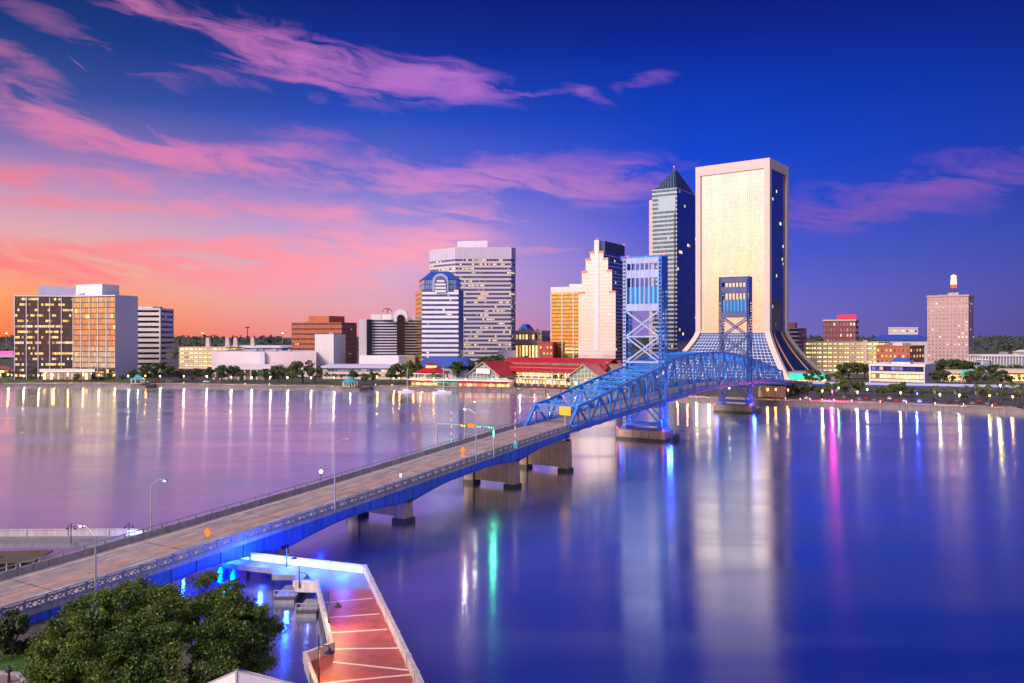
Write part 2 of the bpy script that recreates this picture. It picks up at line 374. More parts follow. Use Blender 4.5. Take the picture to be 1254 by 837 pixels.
# distant rising ground + far-off wood
def far_wood(name, rows, seed, mat):
    rr = np.random.default_rng(seed); V = []; Fc = []
    for (x0, x1, y, h, n) in rows:
        xs = rr.uniform(x0, x1, n); ys = y + rr.uniform(-60, 60, n); hs = h * rr.uniform(.75, 1.12, n); ws = rr.uniform(8, 17, n) * (y / 2000) ** .3
        for x, yy, hh, ww in zip(xs, ys, hs, ws):
            for _ in range(7):
                cx, cz = x + rr.normal(0, ww * .4), hh * rr.uniform(.45, 1.0)
                s2 = ww * rr.uniform(.18, .36); i = len(V)
                a = rr.uniform(0, 6.28, 6)
                an = np.sort(a)
                for q in an: V.append((cx + s2 * math.cos(q), yy + rr.uniform(-3, 3), LANDZ + cz + s2 * .7 * math.sin(q)))
                Fc.append(tuple(range(i, i + 6)))
            i = len(V); V += [(x - ww * .7, yy + 1, LANDZ), (x + ww * .7, yy + 1, LANDZ), (x + ww * .5, yy + 1, LANDZ + hh * .8), (x - ww * .4, yy + 2, LANDZ + hh * .85)]
            Fc.append((i, i + 1, i + 2, i + 3))
    me = bpy.data.meshes.new(name); me.from_pydata(V, [], Fc); me.materials.append(mat); me.update()
    o = bpy.data.objects.new(name, me); COL.objects.link(o); o['kind'] = 'stuff'; return o
FARLEAF = paint('far_foliage', (.055, .075, .06), .95, .45, .01)
far_wood('distant_wood', [(-1200, 2400, 1500, 17, 330), (-1900, 2900, 2200, 22, 420), (-2600, 3600, 3200, 29, 480), (-3200, 4200, 4300, 32, 420), (-900, -330, 1150, 13, 90), (620, 1300, 1000, 13, 120), (560, 1200, 760, 9, 50)], 3, FARLEAF)

# ------------------------------------------------------------------ the bridge frame: t along the axis, s across (positive = downstream, right)
P1 = Vector((44.5, 272.7, 0)); U = Vector((56.3, 95.7, 0)).normalized(); N = Vector((U.y, -U.x, 0))
def bp_(t_, s_, z_): return P1 + U * t_ + N * s_ + Vector((0, 0, z_))
KN = [(-300, 2.9), (-250, 3.0), (-206, 3.9), (-155, 6.2), (-110, 8.7), (-70, 10.8), (0, 13.4), (40, 14.7), (75, 14.8), (111, 14.0), (181, 10.6), (230, 7.6), (300, 3.6), (360, 2.8), (420, 2.6)]
def herm(k, x):
    for i in range(len(k) - 1):
        if x <= k[i + 1][0] or i == len(k) - 2: break
    (x0, y0), (x1, y1) = k[i], k[i + 1]
    def sl(j):
        if j <= 0 or j >= len(k) - 1: return 0
        return (k[j + 1][1] - k[j - 1][1]) / (k[j + 1][0] - k[j - 1][0])
    h = x1 - x0; q = max(0, min(1, (x - x0) / h)); a, b2 = sl(i) * h, sl(i + 1) * h
    return (2 * q**3 - 3 * q**2 + 1) * y0 + (q**3 - 2 * q**2 + q) * a + (-2 * q**3 + 3 * q**2) * y1 + (q**3 - q**2) * b2
def zd(t_): return herm(KN, t_)
TOPK = [(-64, 16.1), (-50, 17.9), (-25, 21.3), (0, 24.6), (14, 26.6), (30, 27.8), (55.5, 28.1), (81, 27.2), (97, 25.8), (111, 24.6), (130, 22.5), (155, 19.4), (176, 16.4)]
def ztop(t_): return herm(TOPK, t_)
BLUE = paint('bridge_blue_paint', (.026, .22, .74), .42, .22, .4, streaks=.25)
BLUED = paint('bridge_girder_paint', (.022, .12, .60), .45, .2, .3, streaks=.25)
TOWP = paint('tower_lit_paint', (.34, .43, .68), .45, .1, .3, streaks=.2)  # lightened blue: the light on the near tower's faces is put into the colour
TOWD = paint('tower_unlit_paint', (.06, .09, .22), .45, .1, .3, streaks=.12); BLUEN = paint('tower_unlit_navy', (.012, .05, .26), .45, .12, .4, streaks=.12)  # darker copies for the far tower, its weaker light put into the colour
LOUV = paint('counterweight_paint', (.05, .36, .80), .45, .1, .3, streaks=.15)
RAILG = paint('railing_grey', (.24, .26, .31), .55, .2, .8, streaks=.2)
PARA = paint('parapet_concrete', (.33, .31, .32), .75, .18, .25, streaks=.25)
# road with its wheel paths
m, t, b = base_mat('bridge_road_surface')
at_ = t.new('ShaderNodeAttribute'); at_.attribute_name = 'UVMap'
sx = t.new('ShaderNodeSeparateXYZ'); t.l.new(at_.outputs['Vector'], sx.inputs[0])
lng = t.comb(t.m('MULTIPLY', sx.outputs[0], 6.0), t.m('MULTIPLY', sx.outputs[1], .05))
tr = t.noise(lng, 1.3, 5, .6)
blot = t.noise(t.comb(sx.outputs[0], t.m('MULTIPLY', sx.outputs[1], .6)), .5, 5, .65)
f = t.m('MULTIPLY', t.rng(tr, .32, .68, .52, 1.28), t.rng(blot, .3, .7, .66, 1.25))
jn = t.m('LESS_THAN', t.m('FRACT', t.m('DIVIDE', sx.outputs[1], 18.3)), .018)
f = t.m('MULTIPLY', f, t.rng(jn, 0, 1, 1, .55))
t.l.new(t.mix(1.0, (.36, .29, .275, 1), t.comb(f, f, f), 'MULTIPLY'), b.inputs['Base Color']); b.inputs['Roughness'].default_value = .6
ROADM = m
LINEW = paint('road_line_white', (.75, .72, .68), .6, .2, 2.0)
LINEY = paint('road_line_yellow', (.75, .30, .04), .6, .2, 2.0)
def strip(mb, t0, t1, s0, s1, dz, step=4.0):
    n = max(1, round((t1 - t0) / step))
    for k in range(n):
        a, c2 = t0 + (t1 - t0) * k / n, t0 + (t1 - t0) * (k + 1) / n
        mb.quad([bp_(a, s0, zd(a) + dz), bp_(a, s1, zd(a) + dz), bp_(c2, s1, zd(c2) + dz), bp_(c2, s0, zd(c2) + dz)], [(s0, a), (s1, a), (s1, c2), (s0, c2)])
def road_parts(root, t0, t1, hw):
    mb = MB(); n = max(1, round((t1 - t0) / 5))
    for k in range(n):       # slab
        a, c2 = t0 + (t1 - t0) * k / n, t0 + (t1 - t0) * (k + 1) / n
        mb.hexa([bp_(a, -hw, zd(a) - .5), bp_(a, hw, zd(a) - .5), bp_(c2, hw, zd(c2) - .5), bp_(c2, -hw, zd(c2) - .5), bp_(a, -hw, zd(a)), bp_(a, hw, zd(a)), bp_(c2, hw, zd(c2)), bp_(c2, -hw, zd(c2))])
    mb.build('deck_slab', CONC, root, True)
    mb = MB(); strip(mb, t0, t1, -hw + .5, hw - .5, .006); mb.build('road_surface', ROADM, root, True)
    mb = MB(); strip(mb, t0, t1, -.22, -.08, .012); strip(mb, t0, t1, .08, .22, .012); mb.build('centre_line', LINEY, root, True)
    mb = MB(); strip(mb, t0, t1, -hw + 1.35, -hw + 1.5, .012); strip(mb, t0, t1, hw - 1.5, hw - 1.35, .012)
    for s0 in (-2.9, 2.75):
        q = t0 + 1
        while q + 3 < t1: strip(mb, q, q + 3, s0, s0 + .13, .012); q += 12
    mb.build('lane_line', LINEW, root, True)

# ---- approach viaduct
t0, t1 = -300, -70.6
root = thing('approach_viaduct', 'long concrete approach roadway on blue steel girders rising from the near bank to the truss', 'bridge', bp_(-110, 0, 0))
AHW = 7.2
road_parts(root, t0, t1, AHW)
def girder(root, t0, t1, s_, piers, name='girder'):
    mb = MB(); n = round((t1 - t0) / 2.0)
    def dep(x):
        d = 1.5
        for p in piers: d = max(d, 1.5 + 1.3 * max(0, 1 - abs(x - p) / 13.0) ** 1.4)
        return d
    for k in range(n):
        a, c2 = t0 + (t1 - t0) * k / n, t0 + (t1 - t0) * (k + 1) / n
        za, zc = zd(a) - .503, zd(c2) - .503
        mb.hexa([bp_(a, s_ - .12, za - dep(a)), bp_(a, s_ + .12, za - dep(a)), bp_(c2, s_ + .12, zc - dep(c2)), bp_(c2, s_ - .12, zc - dep(c2)), bp_(a, s_ - .12, za), bp_(a, s_ + .12, za), bp_(c2, s_ + .12, zc), bp_(c2, s_ - .12, zc)])
        if k % 2 == 0: mb.bar(bp_(a + .4, s_ + .2, za - dep(a)), bp_(a + .4, s_ + .2, za), .14, .3)
    for zz, wd in ((0.06, .55), (-1, .6)):
        for k in range(n):
            a, c2 = t0 + (t1 - t0) * k / n, t0 + (t1 - t0) * (k + 1) / n
            za = zd(a) - .503 - (dep(a) + .03 if zz < 0 else zz); zc = zd(c2) - .503 - (dep(c2) + .03 if zz < 0 else zz)
            mb.bar(bp_(a, s_, za), bp_(c2, s_, zc), wd, .12)
    return mb.build(name, BLUED, root, True)
PIERT = (-197, -168, -137, -97)
for s_ in (-6.6, -2.2, 2.2, 6.9): girder(root, t0 + 60, t1, s_, PIERT)
# right railing: ornamental lattice between posts
mb = MB(); q = t0 + 50
for zz, a, h in ((.16, .34, .3), (1.02, .3, .2), (1.32, .1, .1)):
    k = q
    while k < t1 - .1:
        e = min(k + 5, t1); mb.bar(bp_(k, AHW - .2, zd(k) + zz), bp_(e, AHW - .2, zd(e) + zz), a, h); k = e
k = q; j = 0
while k < t1 - 1:
    mb.bar(bp_(k, AHW - .2, zd(k)), bp_(k, AHW - .2, zd(k) + 1.36), .34, .34)
    e = k + 2.4
    for i in range(2):
        a0, a1 = k + .25 + i * 1.0, k + 1.15 + i * 1.0
        mb.bar(bp_(a0, AHW - .2, zd(a0) + .25), bp_(a1, AHW - .2, zd(a1) + .95), .1, .13); mb.bar(bp_(a1, AHW - .2, zd(a1) + .25), bp_(a0, AHW - .2, zd(a0) + .95), .1, .13)
    k = e
mb.build('lattice_railing', RAILG, root, True)
# left parapet with a pipe rail on posts
mb = MB(); k = t0 + 40
while k < t1 - .1:
    e = min(k + 4, t1); g0 = .04
    a, c2 = k + g0, e - g0
    mb.hexa([bp_(a, -AHW - .3, zd(a) - .6), bp_(a, -AHW + .48, zd(a) - .6), bp_(c2, -AHW + .48, zd(c2) - .6), bp_(c2, -AHW - .3, zd(c2) - .6), bp_(a, -AHW - .1, zd(a) + .95), bp_(a, -AHW + .2, zd(a) + .95), bp_(c2, -AHW + .2, zd(c2) + .95), bp_(c2, -AHW - .1, zd(c2) + .95)])
    k = e
mb.build('parapet', PARA, root, True)
mb = MB(); k = t0 + 40
while k < t1 - 1:
    mb.bar(bp_(k, -AHW + .05, zd(k) + .95), bp_(k, -AHW + .05, zd(k) + 1.5), .16, .2)
    e = min(k + 3, t1); mb.bar(bp_(k, -AHW + .05, zd(k) + 1.48), bp_(e, -AHW + .05, zd(e) + 1.48), .1, .1); k = e
mb.build('pipe_rail', GREYM, root, True)
mb = MB()
for k in np.arange(t0 + 60, t1, 6.5): mb.bar(bp_(k, -6.6, zd(k) - 1.1), bp_(k, 6.9, zd(k) - 1.1), .25, .8)
mb.build('cross_beam', BLUED, root, True)

PIERM = paint('pier_concrete', (.40, .28, .20), .8, .2, .25, streaks=.3, bump=.15)
WETM = paint('wet_pier_base', (.05, .045, .04), .5, .3, .4)
def pier(t_, label, hw=5.6, ztop_=None, wall=True):
    zt = ztop_ if ztop_ is not None else zd(t_) - 3.35
    r = thing('bridge_pier', label, 'bridge pier', bp_(t_, 0, 0))
    for s_ in (-hw, hw):
        mb = MB(); a = 1.25
        mb.hexa([bp_(t_ - 1.3, s_ - a, .9), bp_(t_ - 1.3, s_ + a, .9), bp_(t_ + 1.3, s_ + a, .9), bp_(t_ + 1.3, s_ - a, .9), bp_(t_ - 1.1, s_ - a + .1, zt), bp_(t_ - 1.1, s_ + a - .1, zt), bp_(t_ + 1.1, s_ + a - .1, zt), bp_(t_ + 1.1, s_ - a + .1, zt)])
        mb.build('column', PIERM, r, True)
        mb = MB(); a = 1.5
        mb.hexa([bp_(t_ - 1.6, s_ - a, -2), bp_(t_ - 1.6, s_ + a, -2), bp_(t_ + 1.6, s_ + a, -2), bp_(t_ + 1.6, s_ - a, -2), bp_(t_ - 1.6, s_ - a, .9), bp_(t_ - 1.6, s_ + a, .9), bp_(t_ + 1.6, s_ + a, .9), bp_(t_ + 1.6, s_ - a, .9)])
        mb.build('wet_base', WETM, r, True)
    if wall:
        mb = MB(); mb.hexa([bp_(t_ - .7, -hw + 1, 1.1), bp_(t_ - .7, hw - 1, 1.1), bp_(t_ + .7, hw - 1, 1.1), bp_(t_ + .7, -hw + 1, 1.1), bp_(t_ - .7, -hw + 1, zt - .1), bp_(t_ - .7, hw - 1, zt - .1), bp_(t_ + .7, hw - 1, zt - .1), bp_(t_ + .7, -hw + 1, zt - .1)])
        mb.build('web_wall', PIERM, r, True)
    mb = MB()
    for s_ in (-6.6, -2.2, 2.2, 6.7): 
        if abs(s_) <= hw + 1.2: mb.box(-.6, .6, s_ - .5, s_ + .5, 0, .55)
    M4 = Matrix.Translation(bp_(t_, 0, zt)) @ Matrix.Rotation(math.atan2(U.y, U.x), 4, 'Z')
    mb.v = [tuple(M4 @ Vector((p[0], -p[1], p[2]))) for p in mb.v]
    mb.build('bearing', DARKM, r, True)
    return r
pier(-71, 'tall tan pier with a solid web wall under the end of the truss', 6.0, zd(-71) - 3.0)
pier(-97, 'low tan bridge pier with two dark footed columns beside the traffic gantry')
pier(-137, 'squat tan pier barely above the water under the middle of the approach')
pier(-168, 'small grey pier by the blue lit walkway under the bridge', 5.6, zd(-168) - 3.3, False)
pier(182, 'pier under the far end of the truss at the north bank', 5.6, zd(182) - 2.5)

# ---- truss spans
def truss(root, ts, top_fn, raked0=False, raked1=False, hw=6.3):
    """ts = panel points; bottom chord follows the deck, top chord follows top_fn"""
    lo = lambda t_: zd(t_) - .9
    n = len(ts)
    for s_ in (-hw, hw):
        side = MB()
        for k in range(n - 1): side.bar(bp_(ts[k], s_, lo(ts[k])), bp_(ts[k + 1], s_, lo(ts[k + 1])), .55, .75)
        chord = side.build('bottom_chord', BLUE, root, True)
        tp = MB(); tt = list(range(n))
        if raked0: tt = tt[1:]
        if raked1: tt = tt[:-1]
        for a, b2 in zip(tt[:-1], tt[1:]): tp.bar(bp_(ts[a], s_, top_fn(ts[a])), bp_(ts[b2], s_, top_fn(ts[b2])), .6, .65)
        for a in tt:     # gusset plates
            tp.bar(bp_(ts[a] - .75, s_, top_fn(ts[a]) - .35), bp_(ts[a] + .75, s_, top_fn(ts[a]) - .35), .66, 1.1)
        if raked0: tp.bar(bp_(ts[0], s_, lo(ts[0])), bp_(ts[1], s_, top_fn(ts[1])), .65, .65)
        if raked1: tp.bar(bp_(ts[-1], s_, lo(ts[-1])), bp_(ts[-2], s_, top_fn(ts[-2])), .65, .65)
        tp.build('top_chord', BLUE, root, True)
        for a in tt:
            mb = MB()
            for e in (-.22, .22): mb.bar(bp_(ts[a] + e, s_, lo(ts[a])), bp_(ts[a] + e, s_, top_fn(ts[a])), .34, .09, up=tuple(U))
            z = lo(ts[a]) + .6; sg = 1
            while z + .6 < top_fn(ts[a]) - .4:
                mb.bar(bp_(ts[a] - .22 * sg, s_, z), bp_(ts[a] + .22 * sg, s_, z + .6), .28, .06); z += .6; sg = -sg
            mb.build('vertical', BLUE, root, True)
        for k in range(n - 1):
            if (raked0 and k == 0) or (raked1 and k == n - 2): continue
            mb = MB()
            if k % 2 == 0: p, q2 = (ts[k], lo(ts[k])), (ts[k + 1], top_fn(ts[k + 1]))
            else: p, q2 = (ts[k], top_fn(ts[k])), (ts[k + 1], lo(ts[k + 1]))
            for e in (-.16, .16): mb.bar(bp_(p[0], s_ + e, p[1]), bp_(q2[0], s_ + e, q2[1]), .08, .42)
            mm = 9
            for i in range(mm):
                f0, f1 = i / mm, (i + 1) / mm; sg = 1 if i % 2 else -1
                A = bp_(p[0] + (q2[0] - p[0]) * f0, s_ - .16 * sg, p[1] + (q2[1] - p[1]) * f0); B = bp_(p[0] + (q2[0] - p[0]) * f1, s_ + .16 * sg, p[1] + (q2[1] - p[1]) * f1)
                mb.bar(A, B, .06, .3)
            mb.build('diagonal', BLUE, root, True)
    # overhead bracing
    tt = list(range(n))
    if raked0: tt = tt[1:]
    if raked1: tt = tt[:-1]
    for a in tt:
        mb = MB(); z = top_fn(ts[a])
        mb.bar(bp_(ts[a], -hw, z - .1), bp_(ts[a], hw, z - .1), .35, .4)
        if z - zd(ts[a]) > 7.5:
            mb.bar(bp_(ts[a], -hw, z - 1.7), bp_(ts[a], hw, z - 1.7), .25, .25)
            for i in range(6):
                s0, s1 = -hw + i * hw / 3, -hw + (i + 1) * hw / 3
                mb.bar(bp_(ts[a], s0, z - (1.7 if i % 2 else .1)), bp_(ts[a], s1, z - (.1 if i % 2 else 1.7)), .14, .14)
        for sg in (-1, 1): mb.bar(bp_(ts[a], sg * hw, z - 2.8), bp_(ts[a], sg * (hw - 1.9), z - .2), .2, .2)
        mb.build('top_strut', BLUE, root, True)
    mb = MB()
    for a, b2 in zip(tt[:-1], tt[1:]):
        mb.bar(bp_(ts[a], -hw, top_fn(ts[a]) - .15), bp_(ts[b2], hw, top_fn(ts[b2]) - .15), .28, .22)
        mb.bar(bp_(ts[a], hw, top_fn(ts[a]) - .2), bp_(ts[b2], -hw, top_fn(ts[b2]) - .2), .28, .22)
    mb.build('top_lateral', BLUE, root, True)
    mb = MB()
    for k in range(n): mb.bar(bp_(ts[k], -hw, zd(ts[k]) - 1.05), bp_(ts[k], hw, zd(ts[k]) - 1.05), .3, 1.05)
    for s_ in (-4, -1.4, 1.4, 4):
        for k in range(n - 1): mb.bar(bp_(ts[k], s_, zd(ts[k]) - .85), bp_(ts[k + 1], s_, zd(ts[k + 1]) - .85), .25, .6)
    mb.build('floor_beam', BLUED, root, True)
    # footway outside the right truss, with rails
    for sg in (-1, 1):
        mb = MB()
        for k in range(n - 1):
            a, c2 = ts[k], ts[k + 1]
            mb.bar(bp_(a, sg * (hw + 1.25), zd(a) - .45), bp_(c2, sg * (hw + 1.25), zd(c2) - .45), .3, .9)
            mb.quad([bp_(a, sg * (hw + .2), zd(a) - .1), bp_(a, sg * (hw + 1.2), zd(a) - .1), bp_(c2, sg * (hw + 1.2), zd(c2) - .1), bp_(c2, sg * (hw + .2), zd(c2) - .1)])
            mb.bar(bp_(a, sg * hw, zd(a) - 1.4), bp_(a, sg * (hw + 1.25), zd(a) - .6), .2, .3)
            mid_ = (a + c2) / 2; mb.bar(bp_(mid_, sg * hw, zd(mid_) - .8), bp_(mid_, sg * (hw + 1.25), zd(mid_) - .6), .18, .22)
        mb.build('footway', BLUED, root, True)
        mb = MB()
        for k in range(n - 1):
            a, c2 = ts[k], ts[k + 1]
            for zz in (.45, .8, 1.15): mb.bar(bp_(a, sg * (hw + 1.25), zd(a) + zz), bp_(c2, sg * (hw + 1.25), zd(c2) + zz), .08, .09)
            for f0 in (0, .25, .5, .75):
                x = a + (c2 - a) * f0; mb.bar(bp_(x, sg * (hw + 1.25), zd(x)), bp_(x, sg * (hw + 1.25), zd(x) + 1.2), .1, .1)
            for zz in (.5, .85): mb.bar(bp_(a, sg * (hw - .55), zd(a) + zz), bp_(c2, sg * (hw - .55), zd(c2) + zz), .1, .22)
        mb.build('guard_rail', BLUE, root, True)
def portal(root, t_, s_top, hw=6.3):
    mb = MB(); z = s_top(t_)
    mb.bar(bp_(t_, -hw, z), bp_(t_, hw, z), .45, .5); mb.bar(bp_(t_ - .9, -hw, z - 1.6), bp_(t_ - .9, hw, z - 1.6), .35, .4)
    for i in range(8):
        s0, s1 = -hw + i * hw / 4, -hw + (i + 1) * hw / 4
        mb.bar(bp_(t_ - (.9 if i % 2 else 0), s0, z - (1.6 if i % 2 else 0)), bp_(t_ - (0 if i % 2 else .9), s1, z - (0 if i % 2 else 1.6)), .16, .16)
    mb.build('portal_frame', BLUE, root, True)
root = thing('truss_span', 'fixed blue truss span sloping up from the tan pier to the nearer tower', 'bridge', bp_(-35, 0, 0))
ts = [-70.6] + [-64.4 + i * 7.1 for i in range(9)] + [-1.8]
ts[-2] = -8.6
truss(root, ts, ztop, raked0=True); road_parts(root, -70.6, -1.8, 5.9); portal(root, -64.4, ztop)
root = thing('lift_span', 'blue arched lift span hanging between the two towers', 'bridge', bp_(55, 0, 0))
ts = [2.4 + i * (106.2 / 14) for i in range(15)]
truss(root, ts, ztop); road_parts(root, -1.7, 112.7, 5.9)
root = thing('truss_span', 'fixed blue truss span dropping from the farther tower to the city bank', 'bridge', bp_(145, 0, 0))
ts = [112.8] + [119.5 + i * 7.1 for i in range(8)] + [175.9, 182.0]
ts[-3] = 168.9
truss(root, ts, ztop, raked1=True); road_parts(root, 112.8, 182, 5.9)
root = thing('approach_viaduct', 'far concrete approach ramp running down into the city behind the palms', 'bridge', bp_(230, 0, 0))
road_parts(root, 182.1, 420, 7.0)
for s_ in (-6.4, 6.5): girder(root, 182.1, 330, s_, (215, 250))
mb = MB()
for s_ in (-6.9, 6.9):
    for k in np.arange(182.1, 400, 6): mb.bar(bp_(k, s_, zd(k) + .45), bp_(k + 6, s_, zd(k + 6) + .45), .3, .9)
mb.build('parapet', PARA, root, True)
for k in (215, 250, 285):
    
    for s_ in (-4, 4): mb = MB(); mb.bar(bp_(k, s_, 0), bp_(k, s_, zd(k) - 2), 1.4, 1.4); mb.build('support_column', CONC, root, True)

# ---- lift towers
HAZARD = emit('red_beacon', (1, .03, .03), 6)
def lift_tower(tc_, label, plinth, TOWP=TOWP, BLUE=BLUE):
    r = thing('lift_tower', label, 'bridge tower', bp_(tc_, 0, 0)); H = 60.6; hw = 6.3; dp = 2.6
    cs = [(-hw, -dp), (hw, -dp), (hw, dp), (-hw, dp)]
    for (s_, d_) in cs:        # laced box legs: two channels with batten plates
        mb = MB()
        for e in (-.42, .42): mb.bar(bp_(tc_ + d_, s_ + e, 4.4), bp_(tc_ + d_, s_ + e, H), .14, .8, up=tuple(U))
        z = 4.6
        while z < H - .6:
            for e in (-.36, .36): mb.bar(bp_(tc_ + d_ + e, s_, z), bp_(tc_ + d_ + e, s_, z + .62), .72, .06, up=tuple(U))
            z += 1.25
        mb.build('tower_leg', TOWP if d_ < 0 and s_ < 0 else BLUE, r, True)  # front left leg takes the lightened copy, as if lit
    mb = MB()      # lacing on the two side faces
    for s_ in (-hw, hw):
        mb = MB(); z = 5.0; sg = 1
        while z + 3.6 < H:
            if zd(tc_) - 1.5 < z < zd(tc_) + 5 and mb.f: mb.build('side_lacing', BLUE, r, True); mb = MB()
            if not (zd(tc_) - 1.5 < z < zd(tc_) + 5):
                mb.bar(bp_(tc_ - dp * sg, s_, z), bp_(tc_ + dp * sg, s_, z + 3.6), .22, .26); mb.bar(bp_(tc_ - dp, s_, z), bp_(tc_ - dp, s_, z + 3.6), .1, .1)
                mb.bar(bp_(tc_ - dp, s_, z + 3.6), bp_(tc_ + dp, s_, z + 3.6), .2, .24)
            z += 3.6; sg = -sg
        mb.build('side_lacing', BLUE, r, True)
    zt = lambda y: CAMH + (HY - y) * .2727
    for d_ in (-dp, dp):
        fm = TOWP
        # horizontal plates
        for z0, z1 in ((58.6, 60.7), (53.8, 56.4), (42.8, 45.2)):
            mb = MB(); mb.bar(bp_(tc_ + d_, -hw + .5, (z0 + z1) / 2), bp_(tc_ + d_, hw - .5, (z0 + z1) / 2), .3, z1 - z0); mb.build('cross_plate', fm, r, True)
        for i in range(8):     # mullion bars of the seven openings
            s_ = -hw + .75 + i * (2 * hw - 1.5) / 7
            mb = MB(); mb.bar(bp_(tc_ + d_, s_, 45.1), bp_(tc_ + d_, s_, 58.7), .34, .42, up=tuple(U)); mb.build('upright_bar', fm, r, True)
        # X braces below the plates, above the roadway
        zb0 = ztop(tc_) + 1.2
        zm = (42.8 + zb0) / 2
        for z0, z1 in ((zm, 42.8), (zb0, zm)):
            mb = MB()
            mb.bar(bp_(tc_ + d_, -hw + .4, z0), bp_(tc_ + d_, hw - .4, z1), .4, .5); mb.bar(bp_(tc_ + d_, hw - .4, z0), bp_(tc_ + d_, -hw + .4, z1), .4, .5)
            mb.build('cross_brace', fm, r, True)
            mb = MB(); mb.bar(bp_(tc_ + d_, -hw + .4, z0), bp_(tc_ + d_, hw - .4, z0), .4, .55); mb.build('strut', fm, r, True)
        # under the deck
        mb = MB(); zl = zd(tc_) - 2
        mb.bar(bp_(tc_ + d_, -hw, 5.2), bp_(tc_ + d_, hw, 5.2), .4, .8); mb.bar(bp_(tc_ + d_, -hw, zl), bp_(tc_ + d_, hw, zl), .5, 1.0)
        mb.bar(bp_(tc_ + d_, -hw, 5.4), bp_(tc_ + d_, -.5, zl), .35, .4); mb.bar(bp_(tc_ + d_, hw, 5.4), bp_(tc_ + d_, .5, zl), .35, .4)
        mb.build('lower_brace', BLUE, r, True)
    mb = MB()      # roof frame and sheaves
    for s_ in (-hw, hw): mb.bar(bp_(tc_ - dp - .4, s_, H + .1), bp_(tc_ + dp + .4, s_, H + .1), .9, .7)
    for d_ in (-dp, 0, dp): mb.bar(bp_(tc_ + d_, -hw, H + .15), bp_(tc_ + d_, hw, H + .15), .4, .5)
    mb.build('roof_frame', BLUE, r, True)
    for s_ in (-hw + .4, hw - .4):
        mb = MB(); mb.tube([bp_(tc_ , s_ - .3, 58.2), bp_(tc_, s_ + .3, 58.2)], 2.0, 20); mb.build('sheave', BLUED, r, True)
        mb = MB(); mb.bar(bp_(tc_ - 1.9, s_, ztop(tc_)), bp_(tc_ - 1.9, s_, 57.5), .14, .14); mb.bar(bp_(tc_ + 1.9, s_, 53), bp_(tc_ + 1.9, s_, 57.5), .14, .14); mb.build('cable', DARKM, r, True)
    mb = MB(); mb.hexa([bp_(tc_ - 1.5, -hw + .75, 45.3), bp_(tc_ - 1.5, hw - .75, 45.3), bp_(tc_ + 1.5, hw - .75, 45.3), bp_(tc_ + 1.5, -hw + .75, 45.3), bp_(tc_ - 1.5, -hw + .75, 50.9), bp_(tc_ - 1.5, hw - .75, 50.9), bp_(tc_ + 1.5, hw - .75, 50.9), bp_(tc_ + 1.5, -hw + .75, 50.9)])
    mb.build('counterweight', LOUV, r, True)
    # solid side sheet at the head of the tower
    mb = MB()
    for s_ in (-hw - .5, hw + .5): mb = MB(); mb.bar(bp_(tc_ - dp, s_, 55.2), bp_(tc_ + dp, s_, 55.2), .12, 10.4); mb.build('side_sheet', BLUED, r, True)
    # masonry plinth
    PL = paint('plinth_stone', plinth, .8, .18, .3, streaks=.25, bump=.15)
    mb = MB(); a, c2 = 8.3, 4.3
    mb.hexa([bp_(tc_ - c2, -a, .9), bp_(tc_ - c2, a, .9), bp_(tc_ + c2, a, .9), bp_(tc_ + c2, -a, .9), bp_(tc_ - c2, -a, 3.4), bp_(tc_ - c2, a, 3.4), bp_(tc_ + c2, a, 3.4), bp_(tc_ + c2, -a, 3.4)])
    for s_ in np.linspace(-a, a, 7): mb.bar(bp_(tc_ - c2 - .08, s_, .9), bp_(tc_ - c2 - .08, s_, 3.2), .3, .3)
    mb.build('plinth', PL, r, True)
    mb = MB(); a += .4; c2 += .4
    mb.hexa([bp_(tc_ - c2, -a, -2), bp_(tc_ - c2, a, -2), bp_(tc_ + c2, a, -2), bp_(tc_ + c2, -a, -2), bp_(tc_ - c2, -a, .9), bp_(tc_ - c2, a, .9), bp_(tc_ + c2, a, .9), bp_(tc_ + c2, -a, .9)])
    mb.build('wet_base', WETM, r, True)
    for s_ in (-hw, hw):
        mb = MB()
        mb.hexa([bp_(tc_ - 3.6, s_ - 1.1, 3.4), bp_(tc_ - 3.6, s_ + 1.1, 3.4), bp_(tc_ + 3.6, s_ + 1.1, 3.4), bp_(tc_ + 3.6, s_ - 1.1, 3.4), bp_(tc_ - 3.4, s_ - .9, 4.6), bp_(tc_ - 3.4, s_ + .9, 4.6), bp_(tc_ + 3.4, s_ + .9, 4.6), bp_(tc_ + 3.4, s_ - .9, 4.6)])
        mb.build('leg_shoe', BLUED, r, True)
    return r
tw1 = lift_tower(0, 'nearer pale blue bridge lift tower standing on a pink stone plinth', (.46, .31, .24))
tw2 = lift_tower(111, 'farther dark blue bridge lift tower standing on an olive stone plinth', (.26, .23, .13), TOWD, BLUEN)
def fender(t_, s0, label):
    r = thing('pile_fender', label, 'fender', bp_(t_, s0, 0)); 
    for k in range(5):
        mb = MB(); mb.tube([bp_(t_ - 3 + k * 1.6, s0, -2), bp_(t_ - 3 + k * 1.6, s0, 2.4)], .3, 8); mb.build('pile', WETM, r, True)
    mb = MB(); mb.bar(bp_(t_ - 3.6, s0 + .35, 1.7), bp_(t_ + 4, s0 + .35, 1.7), .3, .5); mb.bar(bp_(t_ - 3.6, s0 + .35, .7), bp_(t_ + 4, s0 + .35, .7), .3, .5); mb.build('timber_rail', WETM, r, True)
fender(0, 10.2, 'dark timber pile fender against the nearer tower plinth')
fender(111, 10.2, 'dark timber pile fender against the farther tower plinth')
